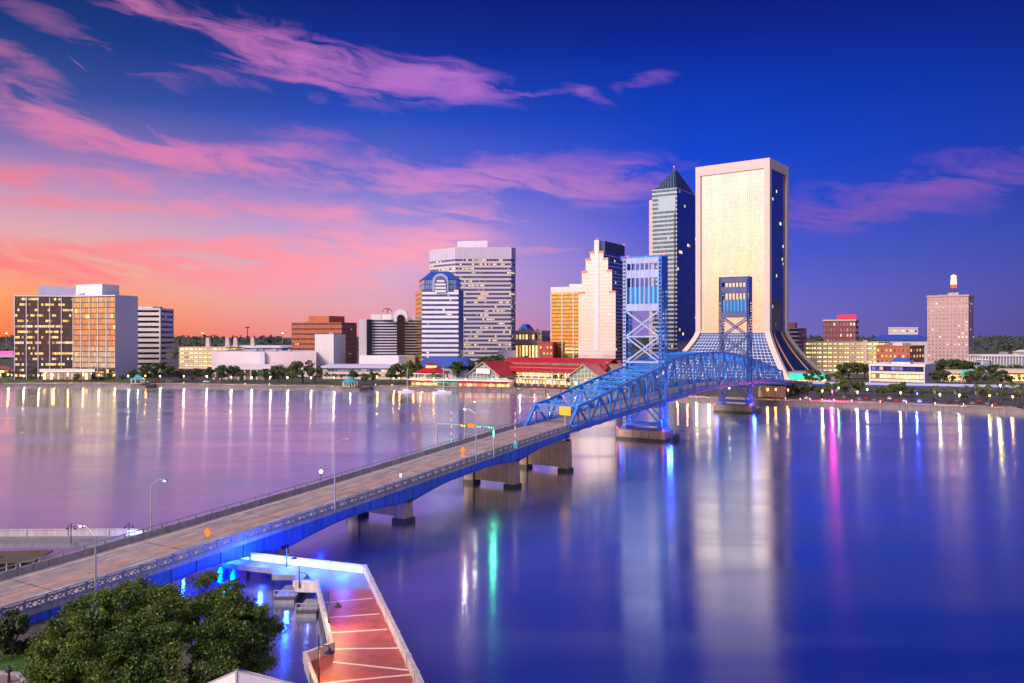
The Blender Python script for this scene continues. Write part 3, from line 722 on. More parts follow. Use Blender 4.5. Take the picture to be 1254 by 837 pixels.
# coloured floodlights the bridge carries (blue uplights on the river faces of the towers)
for tw, tc_ in ((tw1, 0), (tw2, 111)):
    for s_, pw in ((8.6, 3000), (-8.2, 400)):
        M4 = ROOTM[tw.name].inverted()
        for d_ in (-1.5, 1.5): lamp_light(tw, M4 @ bp_(tc_ + d_, s_, 6.0), pw, (.02, .06, 1), .3, 'uplight')
    mb = MB(); mb.ball(bp_(tc_ - 4.9, 8.0, 3.9), .3); mb.ball(bp_(tc_ - 4.9, -8.0, 3.9), .3); mb.build('navigation_light', HAZARD, tw, True)
    mb = MB(); mb.ball(bp_(tc_, -6.3, 61.3), .28); mb.ball(bp_(tc_, 6.3, 61.3), .28); mb.build('beacon', HAZARD, tw, True)

# ---- things on the approach
SIGNY = paint('yellow_sign', (.80, .50, .02), .5, .05, .5); SIGNO = paint('orange_sign', (.85, .25, .01), .5, .05, .5)
BULB = emit('warm_bulb', (1, .93, .8), 14); GRN = emit('green_signal', (.05, 1, .45), 4); AMB = emit('amber_signal', (1, .4, .03), 6)
def light_pole(t_, s_, h, reach, label, lit=True, power=260, dirn=None):
    z0 = zd(t_) + .3; r = thing('road_light', label, 'street light', bp_(t_, s_, z0 - .3), 0, 'lights along the bridge approach')
    mb = MB(); mb.tube([bp_(t_, s_, z0 - .3), bp_(t_, s_, z0 + h)], [.16, .08], 8); mb.build('pole', GREYM, r, True)
    mb = MB(); mb.tube([bp_(t_, s_, z0), bp_(t_, s_, z0 + .5)], .24, 8); mb.build('pole_base', GREYM, r, True)
    sg = 1 if reach > 0 else -1
    mb = MB(); pts = [bp_(t_, s_ + reach * f_, z0 + h + 1.1 * math.sin(f_ * math.pi / 2) - .1) for f_ in (0, .25, .5, .75, 1)]; mb.tube(pts, .06, 6); mb.build('arm', GREYM, r, True)
    e = pts[-1]; hd = MB(); hd.bar(e - N * sg * .15, e + N * sg * .85, .34, .18); hd.build('lamp_head', GREYM, r, True)
    bl = MB(); c_ = e + N * sg * .45 + Vector((0, 0, -.14)); bl.ball(c_, .2, 8, 5, .6); bl.build('lamp_lens', BULB if lit else GREYM, r, True)
    if lit: lamp_light(r, ROOTM[r.name].inverted() @ (c_ + Vector((0, 0, -.2))), power, (1, .85, .7), .15)
def solve_t(px, s_):
    k = (px - CX) / F; p = P1 + N * s_
    return (k * p.y - p.x) / (U.x - k * U.y)
light_pole(solve_t(117, 7.3), 7.3, 6.2, -2.6, 'road light on the right railing nearest the big tree')
light_pole(solve_t(185, -7.3), -7.3, 7.4, 2.6, 'road light on the left parapet above the barge dock')
light_pole(solve_t(410, 7.3), 7.3, 10.6, 2.4, 'unlit tall road light on the right railing mid way up', False)
light_pole(solve_t(583, 7.3), 7.3, 9.6, -2.4, 'road light on the right railing in front of the gantry')
light_pole(solve_t(569, -7.3), -7.3, 8.6, 2.4, 'road light on the left parapet beside the gantry')
tq = solve_t(393, -7.3)
r = thing('marker_lantern', 'small round white lantern on the left parapet mid way up', 'lantern', bp_(tq, -7.3, zd(tq)))
mb = MB(); mb.tube([bp_(tq, -7.3, zd(tq) + .9), bp_(tq, -7.3, zd(tq) + 2.5)], .06, 6); mb.build('stem', DARKM, r, True)
mb = MB(); mb.ball(bp_(tq, -7.3, zd(tq) + 2.75), .3, 10, 6); mb.build('globe', BULB, r, True)
# traffic signal gantry
tg = solve_t(535, -7.5)
r = thing('signal_gantry', 'pale steel traffic signal gantry across the approach road', 'gantry', bp_(tg, 0, zd(tg)))
for s_ in (-7.5, 7.5): mb = MB(); mb.tube([bp_(tg, s_, zd(tg) - .4), bp_(tg, s_, zd(tg) + 6.3)], .17, 8); mb.build('post', GREYM, r, True)
mb = MB(); mb.bar(bp_(tg, -7.6, zd(tg) + 6.2), bp_(tg, 7.6, zd(tg) + 6.2), .22, .25); mb.build('beam', GREYM, r, True)
for s_, mt in ((-.1, AMB), (4.0, GRN), (6.9, GRN)):
    mb = MB(); mb.bar(bp_(tg - .25, s_ - .6, zd(tg) + 6.1), bp_(tg - .25, s_ + .6, zd(tg) + 6.1), .3, .5); h_ = mb.build('signal_head', DARKM, r, True)
    mb = MB()
    for e in (-.33, .33): mb.ball(bp_(tg - .42, s_ + e, zd(tg) + 6.1), .17, 8, 5)
    mb.build('signal_lens', mt, h_, True)
mb = MB(); mb.bar(bp_(tg - .2, 1.1, zd(tg) + 6.2), bp_(tg - .2, 2.7, zd(tg) + 6.2), .08, .85); mb.build('sign_plate', SIGNO, r, True)
lamp_light(r, ROOTM[r.name].inverted() @ bp_(tg - .4, 7.6, zd(tg) + 5.0), 520, (.1, 1, .45), .25, 'signal_glow')
RW = paint('white_arm', (.8, .78, .75), .5, .05, 1); RD = paint('red_arm', (.65, .03, .03), .5, .05, 1)
for px, s_, lb in ((553, -7.6, 'raised red and white barrier arm on the left parapet'), (631, 7.4, 'raised red and white barrier arm on the right railing')):
    tb = solve_t(px, s_); r = thing('barrier_gate', lb, 'barrier', bp_(tb, s_, zd(tb)), 0, None)
    mb = MB(); p = bp_(tb, s_, zd(tb)); mb.box(p.x - .45, p.x + .45, p.y - .45, p.y + .45, p.z, p.z + 1.5); mb.build('machine_box', TEALROOF, r, True)
    for k in range(10):
        mb = MB(); mb.bar(p + Vector((0, -.5, 1.0 + k * .8)), p + Vector((0, -.5, 1.8 + k * .8)), .14, .14); mb.build('arm_stripe', RD if k % 2 else RW, r, True)
def diamond(px, s_, lb, two=False, z_=2.6):
    tb = solve_t(px, s_); p = bp_(tb, s_, zd(tb)); r = thing('warning_sign', lb, 'road sign', p)
    mb = MB(); mb.tube([p, p + Vector((0, 0, z_ + .3))], .05, 6); mb.build('post', GREYM, r, True)
    c_ = p + Vector((0, 0, z_)) - U * .08; h_ = .72
    mb = MB(); A = [c_ + N * h_, c_ + Vector((0, 0, h_)), c_ - N * h_, c_ - Vector((0, 0, h_))]
    mb.hexa([q + U * .03 for q in A] + [q - U * .03 for q in A]); mb.build('sign_plate', SIGNO, r, True)
    if two: mb = MB(); mb.bar(c_ - N * .4 - Vector((0, 0, 1.0)), c_ + N * .4 - Vector((0, 0, 1.0)), .05, .5); mb.build('lower_plate', SIGNO, r, True)
diamond(255, 6.6, 'orange diamond warning sign above the blue lit walkway')
diamond(567, 6.6, 'orange diamond sign with a plate below it near the gantry', True, 3.0)
tb = solve_t(491, 6.5); p = bp_(tb, 6.5, zd(tb)); r = thing('speed_sign', 'small white road sign on the right railing mid way up', 'road sign', p)
mb = MB(); mb.tube([p, p + Vector((0, 0, 2.4))], .05, 6); mb.build('post', GREYM, r, True)
mb = MB(); mb.bar(p + Vector((0, 0, 2.0)) - N * .3 - U * .07, p + Vector((0, 0, 2.0)) + N * .3 - U * .07, .05, .8); mb.build('sign_plate', WHITE, r, True)
tb = -65.5
mb = MB(); mb.bar(bp_(tb - .5, 1.7, ztop(-64.4) - 1.2), bp_(tb - .5, 5.0, ztop(-64.4) - 1.2), .1, 2.3)
o = mb.build('clearance_sign', SIGNY); tag(o, 'yellow rectangular sign hung on the truss entrance portal', 'road sign')
pr = thing('warning_post', 'thin white sign post on the right railing just before the truss', 'post', bp_(-72.5, 6.6, zd(-72.5)))
mb = MB(); mb.tube([bp_(-72.5, 6.6, zd(-72.5)), bp_(-72.5, 6.6, zd(-72.5) + 5.2)], .07, 6); mb.build('shaft', WHITE, pr, True)
mb = MB(); mb.bar(bp_(-72.6, 6.3, zd(-72.5) + 5.0), bp_(-72.6, 6.9, zd(-72.5) + 5.0), .05, .5); mb.build('plate', SIGNY, pr, True)
# ------------------------------------------------------------------ buildings of the far bank
def off(poly, d):
    """move every edge of a ccw footprint inwards by d"""
    n = len(poly); out_ = []
    for k in range(n):
        p0, p1, p2 = Vector(poly[k - 1][:2]), Vector(poly[k][:2]), Vector(poly[(k + 1) % n][:2])
        a, b2 = (p1 - p0).normalized(), (p2 - p1).normalized()
        n1, n2 = Vector((-a.y, a.x)), Vector((-b2.y, b2.x)); bis = n1 + n2
        bis = bis / max(.25, bis.dot(n1)); out_.append(tuple(p1 + bis * d))
    return out_
class Frame:
    """rectangular footprint from the photo: left edge, near corner, right edge (pixels), distance of the corner, turn of the front"""
    def __init__(s, pxL, pxC, pxR, Yc, phi, depth=None):
        s.Y = Yc; ph = R(phi); s.e1 = Vector((math.cos(ph), -math.sin(ph))); s.e2 = Vector((math.sin(ph), math.cos(ph)))
        C = Vector(((pxC - CX) / F * Yc, Yc))
        def sol(d, px): k = (px - CX) / F; return (k * C.y - C.x) / (d.x - k * d.y)
        s.w = sol(-s.e1, pxL); s.d = depth if depth else sol(s.e2, pxR)
        if s.d < 0: print('BADFRAME', pxL, s.d); s.d = 25
        s.o = C - s.e1 * s.w
    def p(s, u, v): q = s.o + s.e1 * u + s.e2 * v; return (q.x, q.y)
    def rect(s, u0=0, u1=None, v0=0, v1=None):
        u1 = s.w if u1 is None else u1; v1 = s.d if v1 is None else v1
        return [s.p(u0, v0), s.p(u1, v0), s.p(u1, v1), s.p(u0, v1)]
    def z(s, py): return CAMH - (py - HY) / F * s.Y
def px_poly(pts): return [((px - CX) / F * Y, Y) for px, Y in pts]
POLYS = {}
def house(name, label, poly, cat='building', group=None):
    r_ = house_(name, label, poly, cat, group); POLYS[name] = (r_, poly); return r_
def house_(name, label, poly, cat='building', group=None):
    return thing(name, label, cat, (poly[0][0], poly[0][1], LANDZ), 0, group)
def prism_part(name, mat, root, poly, z0, z1, top=None):
    mb = MB(); mb.prism(poly, z0, z1, top); return mb.build(name, mat, root, True)
def storeys(root, poly, z0, z1, n, frac, wallm, glassm, cell=1.6, inset=.35, sp='spandrel', gl='window_band', top=True, k0=0):
    h = (z1 - z0) / n; ip = off(poly, inset)
    for k in range(n):
        za = z0 + k * h; zb = za + h * (1 - frac)
        prism_part(sp, wallm, root, poly, za, zb)
        mb = MB(); mb.band(ip, zb - .02, za + h + .02, cell, k + k0 + .001, k + k0 + .999, False); mb.build(gl, glassm, root, True)
    if top: prism_part('roof_slab', wallm, root, poly, z1, z1 + .8)
def piers_on(root, a, b2, n, z0, z1, mat, wd=.7, dp=.8, name='pier', ends=True):
    a, b2 = Vector((*a[:2], 0)), Vector((*b2[:2], 0)); d = (b2 - a); L = d.length; d.normalize()
    for k in range(n + 1):
        if not ends and k in (0, n): continue
        p = a + d * (L * k / n); mb = MB()
        mb.bar(p + Vector((0, 0, z0)), p + Vector((0, 0, z1)), dp, wd, up=tuple(d)); mb.build(name, mat, root, True)
def punched(root, a, b2, z0, z1, nu, nv, mat, wf=.5, hf=.55, name='window', proud=.06, limit=100, frame_=None):
    """single windows on one wall, each its own part"""
    a, b2 = Vector((*a[:2], 0)), Vector((*b2[:2], 0)); d = b2 - a; L = d.length; d.normalize(); nn = Vector((d.y, -d.x, 0))
    cu, cv = L / nu, (z1 - z0) / nv; rest = MB(); cnt = 0
    for j in reversed(range(nv)):
        for i in range(nu):
            c_ = a + d * (cu * (i + .5)) + Vector((0, 0, z0 + cv * (j + .5))) + nn * proud
            x, z = d * cu * wf / 2, Vector((0, 0, cv * hf / 2))
            mb = MB() if cnt < limit else rest
            uu = [(i + .2, j + .1), (i + .9, j + .1), (i + .9, j + .9), (i + .2, j + .9)]
            mb.quad([c_ - x - z, c_ + x - z, c_ + x + z, c_ - x + z], uu)
            bk = nn * -.3
            for A, B in ((c_ - x - z, c_ + x - z), (c_ + x - z, c_ + x + z), (c_ + x + z, c_ - x + z), (c_ - x + z, c_ - x - z)): mb.quad([A, A + bk, B + bk, B], [(i + .02, j)] * 4)
            if cnt < limit: mb.build(name, mat, root, True)
            cnt += 1
    if rest.f: o = rest.build(name, mat, root, True); o['kind'] = 'stuff'
def rooftop(root, poly, z, mat, n=3, seed=1):
    rr = random.Random(seed); xs = [p[0] for p in poly]; ys = [p[1] for p in poly]
    cx, cy = sum(xs) / len(xs), sum(ys) / len(ys)
    for k in range(n):
        f = rr.uniform(.1, .55); a = poly[rr.randrange(len(poly))]; x, y = cx + (a[0] - cx) * f, cy + (a[1] - cy) * f
        s1, s2, h = rr.uniform(1, 2.6), rr.uniform(1, 2.6), rr.uniform(1, 2.2)
        mb = MB(); mb.box(x - s1, x + s1, y - s2, y + s2, z, z + h); mb.build('roof_unit', mat, root, True)

G_DARK = glass('dark_office_glass', (.18, .14, .13), .75, .06, .50, (1, .55, .12), 1.3, .14, (.03, .03, .035), 1.0)
G_ORNG = glass('sunset_toned_glass', (.62, .52, .42), .95, .05, .10, (1, .6, .15), 1.2, .10, (.06, .05, .05), 2.0, vm=.18)  # lighter copy of the dark office glass, sunset reflection put into its tint
G_BLUE = glass('blue_office_glass', (.10, .16, .42), .8, .06, .16, (1, .65, .2), 1.3, .12, (.12, .12, .2), 3.0)
G_BAND = glass('ribbon_glass', (.10, .12, .28), .7, .08, .36, (1, .62, .2), 1.1, .18, (.35, .33, .42), 4.0)
G_BLK = glass('black_ribbon_glass', (.05, .05, .07), .7, .06, .05, (1, .7, .2), 1.0, .1, (.02, .02, .025), 5.0)
G_WHT = glass('silver_mirror_glass', (.88, .87, .84), .97, .08, .0, (1, .8, .5), .5, .13, (.42, .40, .36), 6.0, vm=.05, wob=.03, pv=.3)
G_PINK = glass('rose_mirror_glass', (.86, .78, .82), .6, .12, .04, (1, .75, .5), .7, .0, (.62, .48, .48), 7.0, wob=.02, pv=.12)
G_NAVY = glass('navy_mirror_glass', (.10, .17, .42), .9, .05, .14, (1, .8, .3), 1.6, .1, (.03, .05, .12), 8.0)
G_GOLD = glass('sunset_gold_glass', (.95, .66, .26), .97, .06, .05, (1, .75, .3), 1.0, .08, (.2, .14, .06), 9.0, vm=.3)  # gold of the reflected sunset sky put into the glass tint
G_GAR = glass('garage_bay_light', (.25, .2, .1), .0, .6, .85, (1, .66, .16), 1.5, .22, (.42, .35, .22), 10.0)
G_WARM = glass('shop_window_light', (.3, .2, .1), .0, .4, .75, (1, .50, .12), 2.2, .2, (.35, .3, .25), 11.0)
G_RED = glass('red_shop_light', (.4, .05, .05), .0, .4, .85, (1, .10, .05), 2.2, .15, (.5, .3, .3), 12.0)
G_HOT = glass('hotel_window', (.35, .32, .34), .4, .2, .30, (1, .72, .45), .9, .1, (.2, .15, .15), 13.0)
G_SKIRT = glass('sloping_blue_glass', (.12, .26, .55), .8, .1, .0, (1, .8, .5), .5, .16, (.45, .50, .62), 14.0, vm=.16)
G_DSK = glass('dark_sloping_glass', (.05, .09, .10), .7, .08, .06, (.3, 1, .7), .6, .12, (.02, .03, .03), 15.0)
G_PANEL = paint('lavender_cladding', (.50, .48, .62), .55, .05, .04, streaks=.06)

# 1 dark glass twin-faced office block
A_, B_, C_, D_ = px_poly([(18, 603), (89.5, 610), (141, 598), (168, 618)])
poly = [A_, B_, C_, D_, (D_[0] - 20, D_[1] + 30), (A_[0] + 5, A_[1] + 45)]
r = house('office_block', 'dark glass office block with sunset toned right half and blank lavender end wall', poly)
Z1 = CAMH + 46.5 * .604; Z1_OFFICE = Z1 + 1.6
storeys(r, poly, LANDZ, Z1, 15, .62, paint('dark_spandrel', (.07, .06, .065), .4, .1, .2, metal=.5), G_DARK, 1.5, .12)
ip = off(poly, -.02)
mb = MB()
for k in range(15):
    h = (Z1 - LANDZ) / 15; u = 60; cc = 20
    nn = Vector((B_[0] - C_[0], B_[1] - C_[1])).normalized(); nv = Vector((-nn.y, nn.x)) * -1
    nv = Vector((C_[1] - B_[1], -(C_[0] - B_[0]))).normalized() * .08
    a, c2 = (B_[0] + nv.x, B_[1] + nv.y), (C_[0] + nv.x, C_[1] + nv.y)
    mb = MB(); mb.quad([(a[0], a[1], LANDZ + k * h), (c2[0], c2[1], LANDZ + k * h), (c2[0], c2[1], LANDZ + k * h + h), (a[0], a[1], LANDZ + k * h + h)], [(u, k + .001), (u + cc, k + .001), (u + cc, k + .999), (u, k + .999)]); mb.build('sunset_toned_glazing', G_ORNG, r, True)
piers_on(r, A_, B_, 5, LANDZ, Z1, LAVW, .5, .9); piers_on(r, B_, C_, 5, LANDZ, Z1, LAVW, .5, .9, ends=False)
prism_part('end_wall', G_PANEL, r, [C_, (D_[0] + .5, D_[1] - .3), (D_[0] + .2, D_[1] + .8), (C_[0] - .6, C_[1] + .8)], LANDZ, Z1 + .9)
prism_part('parapet', LAVW, r, off(poly, -.3), Z1 + .8, Z1 + 1.6)
q = px_poly([(47, 622), (94, 632), (92, 650), (50, 645)]); prism_part('penthouse', G_PANEL, r, q, Z1 + .8, CAMH + 60.5 * .62)
q = px_poly([(93, 628), (125, 615), (146, 632), (118, 648)]); prism_part('penthouse', WHITE, r, q, Z1 + .8, CAMH + 62.5 * .62)
q = px_poly([(52, 575), (112, 575), (112, 597), (52, 597)])
r = house('entrance_pavilion', 'low glass pavilion with flat pale roof in front of the dark office block', q)
prism_part('roof', WHITE, r, off(q, -2), 9.0, 10.2); mb = MB(); mb.band(q, LANDZ, 9.0, 2.5, 0, 1, False); mb.build('glazing', G_DARK, r, True)

# 2 white ribbon office behind it
f_ = Frame(150, 196, 213, 700, -2)
f_.d = max(18, Frame(150, 196, 213, 700, -2).d)
poly = f_.rect(); r = house('ribbon_office', 'white office block with dark ribbon windows right of the dark glass block', poly)
storeys(r, poly, LANDZ, f_.z(380), 12, .42, WHITE, G_BLK, 2, .3); prism_part('parapet', WHITE, r, off(poly, -.05), f_.z(380) + .8, f_.z(377.5))
prism_part('penthouse', LAVW, r, f_.rect(f_.w * .35, f_.w * .75, 4, f_.d - 3), f_.z(377.5), f_.z(375.5)); piers_on(r, f_.p(f_.w, 0), f_.p(f_.w, 0.1), 1, LANDZ, f_.z(380), WHITE, 1.2, 1.2, ends=True)

# 3 lit cream garage
poly = px_poly([(219, 800), (277, 790), (298, 830), (225, 840)]); r = house('parking_garage', 'cream parking garage glowing yellow between its decks beside the white ribbon office', poly)
storeys(r, poly, LANDZ, 34.7 - 15.5 * .8, 5, .5, CREAM, G_GAR, 5, .3)
# 4 exhibition hall with white fins
poly = px_poly([(272, 905), (345, 895), (362, 960), (285, 970)]); r = house('exhibition_hall', 'long low grey hall with white fin shaped roof pylons near the horizon', poly)
prism_part('wall', G_PANEL, r, poly, LANDZ, 21); prism_part('roof', LAVW, r, off(poly, -2), 21, 23.3, off(poly, 4))
for px in (254, 278, 288, 309):
    x = (px - CX) * .9; mb = MB(); y = 902
    mb.hexa([(x - 3.8, y, LANDZ), (x + 4.6, y, LANDZ), (x + 4.6, y + 5, LANDZ), (x - 3.8, y + 5, LANDZ), (x - 2.5, y, 32), (x + .6, y, 32.5), (x + .6, y + 5, 32.5), (x - 2.5, y + 5, 32)]); mb.build('fin_pylon', CREAM, r, True)

# 5 theatre: long pink-white hall with a colonnade, and a tall stage block
poly = px_poly([(259, 640), (324, 636), (387, 640), (392, 690), (268, 690)])
TH = paint('theatre_wall', (.72, .60, .62), .7, .05, .05, streaks=.06)
r = house('theatre_hall', 'long blank pinkish theatre hall with a white colonnade on its left', poly)
prism_part('wall', TH, r, poly, LANDZ, CAMH - 20.5 * .64); prism_part('roof', LAVW, r, off(poly, .6), CAMH - 20.5 * .64, CAMH - 20 * .64)
q = px_poly([(318, 634), (324, 633), (324, 640), (318, 640)]); prism_part('wall_return', G_PANEL, r, q, LANDZ, CAMH - 20 * .64)
q = px_poly([(262, 600), (330, 598), (345, 634), (264, 636)]); prism_part('portico_roof', WHITE, r, off(q, -1), 9.6, 12.4); prism_part('portico_core', CREAM, r, off(q, 6), LANDZ, 9.6)
piers_on(r, q[0], q[1], 9, LANDZ, 9.6, WHITE, .9, .9, 'portico_column')
f_ = Frame(387, 407.5, 440, 650, 8)
poly = f_.rect(0, None, 0, 30); r = house('stage_block', 'tall windowless white block with a ribbed front and lavender side beside the theatre hall', poly)
prism_part('wall', G_PANEL, r, poly, LANDZ, f_.z(410)); piers_on(r, f_.p(0, 0), f_.p(f_.w, 0), 7, LANDZ, f_.z(409.5), WHITE, 1.5, .8, 'rib')
prism_part('front_slab', WHITE, r, f_.rect(0, f_.w, -.2, .3), LANDZ, f_.z(410.2))
# low lobby roofs along the bank
poly = px_poly([(395, 610), (505, 600), (505, 640), (395, 645)]); r = house('riverside_lobby', 'long low lavender roofed lobby behind the bank trees', poly)
storeys(r, poly, LANDZ, 9.5, 2, .5, CREAM, G_BAND, 3, .3); prism_part('roof', G_PANEL, r, off(poly, -1.5), 10.4, 12.5, off(poly, 6))

# 6 orange brick office
f_ = Frame(357, 418, 437, 800, -12); f_.d = 40
poly = [*px_poly([(357, 812), (418.5, 800), (437, 838)]), ((400 - CX) * .86, 860), ((360 - CX) * .86, 850)]
r = house('brick_office', 'orange brick office with a smaller brick penthouse behind the theatre', poly)
storeys(r, poly, LANDZ, CAMH + 15 * .8, 9, .35, BRICKO, glass('brick_ribbon', (.25, .13, .12), .5, .15, .12, (1, .6, .2), .9, .2, (.36, .11, .07), 16.0), 2.5, .25)
q = px_poly([(378, 822), (403, 812), (422, 835), (400, 848)]); prism_part('penthouse', BRICKO, r, q, CAMH + 15 * .8, CAMH + 24 * .81)
# 7 white slab with black ribbons, black glass stripe and arched bay
W6 = 660
def P6(px, Y=W6): return ((px - CX) * Y / F, Y)
poly = [P6(440, 655), P6(515, 668), P6(515, 700), P6(446, 700)]
r = house('striped_office', 'white office slab with black window stripes and a black arched bay', poly)
Z0, Z1 = CAMH - 26 * .66, CAMH + 18.5 * .66
storeys(r, poly, Z0, Z1, 13, .52, LAVW, G_BLK, 2, .25); prism_part('podium', WHITE, r, [P6(440, 645), P6(488, 640), P6(508, 655), P6(508, 670), P6(445, 670)], LANDZ, Z0 + 1.2)
prism_part('blank_wall', WHITE, r, [P6(439.5, 653), P6(449, 655.5), P6(449, 658), P6(440, 657)], LANDZ, Z1 + 1.2)
prism_part('glass_stripe', paint('black_glass', (.015, .014, .02), .1, .1, .1), r, [P6(449, 654.5), P6(455.5, 655.5), P6(455.5, 659), P6(449, 658)], Z0, Z1 + .6)
def arch_part(root, name, mat, px0, px1, Y, z0, zs, th, nseg=14):
    c_ = (px0 + px1) / 2; rad = (px1 - px0) / 2 * Y / F; x = (c_ - CX) * Y / F
    pts = [(x - rad, z0), (x + rad, z0)] + [(x + rad * math.cos(a), zs + rad * math.sin(a)) for a in np.linspace(0, math.pi, nseg)]
    mb = MB(); n = len(pts); i = 0
    mb.v = [(p[0], Y, p[1]) for p in pts] + [(p[0], Y + th, p[1]) for p in pts]
    mb.f = [tuple(range(n)), tuple(reversed(range(n, 2 * n)))] + [((k + 1) % n, k, n + k, n + (k + 1) % n) for k in range(n)]
    return mb.build(name, mat, root, True)
arch_part(r, 'arched_bay', paint('black_arch_glass', (.012, .012, .018), .08, .1, .1), 486, 495, 655, Z0, CAMH + 21 * .655, 6)
arch_part(r, 'arch_surround', LAVW, 482, 499, 657, Z1 - 1, CAMH + 23.5 * .657, 8)
prism_part('penthouse', WHITE, r, [P6(454, 662), P6(467, 664), P6(467, 685), P6(456, 685)], Z1 + .8, CAMH + 26 * .66)
prism_part('penthouse', LAVW, r, [P6(467, 665), P6(508, 672), P6(508, 690), P6(470, 690)], Z1 + .8, CAMH + 24.5 * .66)
mb = MB(); cx_, cz_ = P6(474.5)[0], CAMH + 27.2 * .658
for a0, a1 in zip(np.linspace(.35, 2.9, 9)[:-1], np.linspace(.35, 2.9, 9)[1:]):
    mb.bar((cx_ + 4.0 * math.cos(a0), 658, cz_ + 4.0 * math.sin(a0)), (cx_ + 4.0 * math.cos(a1), 658, cz_ + 4.0 * math.sin(a1)), .45, .45)
mb.build('emblem_arc', DARKM, r, True)
mb = MB(); mb.bar((cx_ + .5, 658, cz_ - .2), (cx_ + .5, 658, cz_ + 2.6), .6, .4, up=(0, 1, 0)); mb.bar((cx_ - .9, 658, cz_ + 2.7), (cx_ + 1.9, 658, cz_ + 2.7), .4, .5); mb.build('emblem_letter', DARKM, r, True)
prism_part('emblem_board', WHITE, r, [(cx_ - 4.2, 658.4), (cx_ + 3.4, 658.4), (cx_ + 3.4, 659.5), (cx_ - 4.2, 659.5)], Z1 + .5, cz_ - 1.0)

# 8 big lavender slab tower
poly = px_poly([(526, 790), (557.5, 762), (626, 762), (631.5, 772), (628, 815), (535, 820)])
r = house('wide_tower', 'wide lavender office tower with many lit window rows and a solid crown', poly)
Zc, Zt = CAMH + 93.5 * .762, CAMH + 108 * .762
storeys(r, poly, LANDZ + 5, Zc, 25, .52, paint('lavender_spandrel', (.55, .52, .60), .55, .05, .05), G_BAND, 1.9, .3, top=False)
prism_part('base', CREAM, r, off(poly, .5), LANDZ, LANDZ + 5); prism_part('crown', G_PANEL, r, poly, Zc, Zt)
for a, c2, n in ((0, 1, 9), (1, 2, 20)): piers_on(r, poly[a], poly[c2], n, Zc, Zt - .3, LAVW, .35, .5, 'crown_rib')
q = px_poly([(560, 785), (597, 780), (597, 800), (562, 802)]); prism_part('penthouse', LAVW, r, q, Zt, CAMH + 116 * .78)
mb = MB(); x = (597 - CX) * .785; mb.tube([(x - 1, 785, Zt), (x - 1, 785, Zt + 9)], .25, 6); mb.build('mast', DARKM, r, True)
mb = MB(); x = (586 - CX) * .785; mb.tube([(x - 1, 785, Zt + 6), (x - 1, 785, Zt + 9)], .2, 6); mb.build('mast', DARKM, r, True)
poly = px_poly([(610, 690), (632, 690), (632, 720), (612, 720)]); r = house('annex_block', 'small blank lavender block at the foot of the wide tower', poly)
prism_part('wall', G_PANEL, r, poly, LANDZ, CAMH - 20 * .69); prism_part('roof_rim', LAVW, r, off(poly, -.3), CAMH - 20 * .69, CAMH - 19.2 * .69)

# 9 blue topped arched tower
poly = px_poly([(509, 672), (516.5, 640), (561.5, 640), (567.5, 655), (567, 690), (512, 690)])
r = house('arched_tower', 'blue and white banded tower with a blue hipped top and a big arch', poly)
Z0, Z1 = LANDZ + 5, CAMH + 56 * .64
WB = paint('white_band', (.74, .74, .80), .5, .05, .05)
storeys(r, poly, Z0, Z1, 17, .48, WB, glass('blue_band_glass', (.10, .24, .62), .85, .07, .22, (1, .7, .3), 1.0, .1, (.3, .35, .5), 17.0), 1.8, .12, top=False)
prism_part('base', BRICKP, r, off(poly, .6), LANDZ, Z0)
side = off(poly, -.06)
for k, (nm, mt) in enumerate((('gold_side', G_GOLD), ('blue_side', BLUEROOF))):
    a, c2 = (side[0], side[1]) if k == 0 else (side[2], side[3])
    z_lo = Z0 if k == 0 else Z0 + 16
    for j in range(17):
        h = (Z1 - z_lo) / 17; mb = MB(); mb.quad([(a[0], a[1], z_lo + h * j), (c2[0], c2[1], z_lo + h * j), (c2[0], c2[1], z_lo + h * j + h), (a[0], a[1], z_lo + h * j + h)], [(0, j + .001), (5, j + .001), (5, j + .999), (0, j + .999)]); mb.build(nm, mt, r, True)
up = px_poly([(513.5, 668), (519, 643), (559, 643), (564, 656), (563, 686), (515, 686)])
Z2 = CAMH + 67.5 * .645
storeys(r, up, Z1, Z2, 2, .8, BLUEROOF, glass('arch_glass', (.25, .45, .80), .85, .07, .0, (1, 1, 1), .5, .1, (.4, .5, .7), 18.0), 1.8, .1, 'upper_spandrel', 'upper_glazing')
tp = px_poly([(527, 668), (528, 660), (549, 660), (551, 664), (551, 672), (527, 672)])
prism_part('hipped_top', BLUEROOF, r, off(up, -.4), Z2 + .8, CAMH + 79 * .655, tp)
arch_part(r, 'arch_vault', paint('pale_arch', (.45, .62, .85), .3, .05, .1, metal=.5), 529.5, 549, 639.6, Z1 - 1, CAMH + 66 * .64, 22, 18)
arch_part(r, 'arch_window', G_BLUE, 532, 546.5, 639.0, Z1 + .2, CAMH + 65.5 * .64, .5, 16)
for k in range(4):
    mb = MB(); z = Z1 - 2 + k * 2.6; x0, x1 = (533 - CX) * .6385 + (k == 3) * 1.2, (546 - CX) * .6385 - (k == 3) * 1.2; mb.box(x0, x1, 638.4, 639.2, z, z + 1.5); mb.build('white_panel', WB, r, True)
poly = px_poly([(515, 600), (572, 600), (582, 625), (515, 625)])
r = house('blue_roof_lobby', 'low building with a broad royal blue hipped roof below the arched tower', poly)
prism_part('wall', LAVW, r, off(poly, 1), LANDZ, CAMH - 38 * .6); prism_part('hipped_roof', BLUEROOF, r, off(poly, -1), CAMH - 38 * .6, CAMH - 27.5 * .61, px_poly([(519, 612), (566, 612), (573, 620), (519, 622)]))

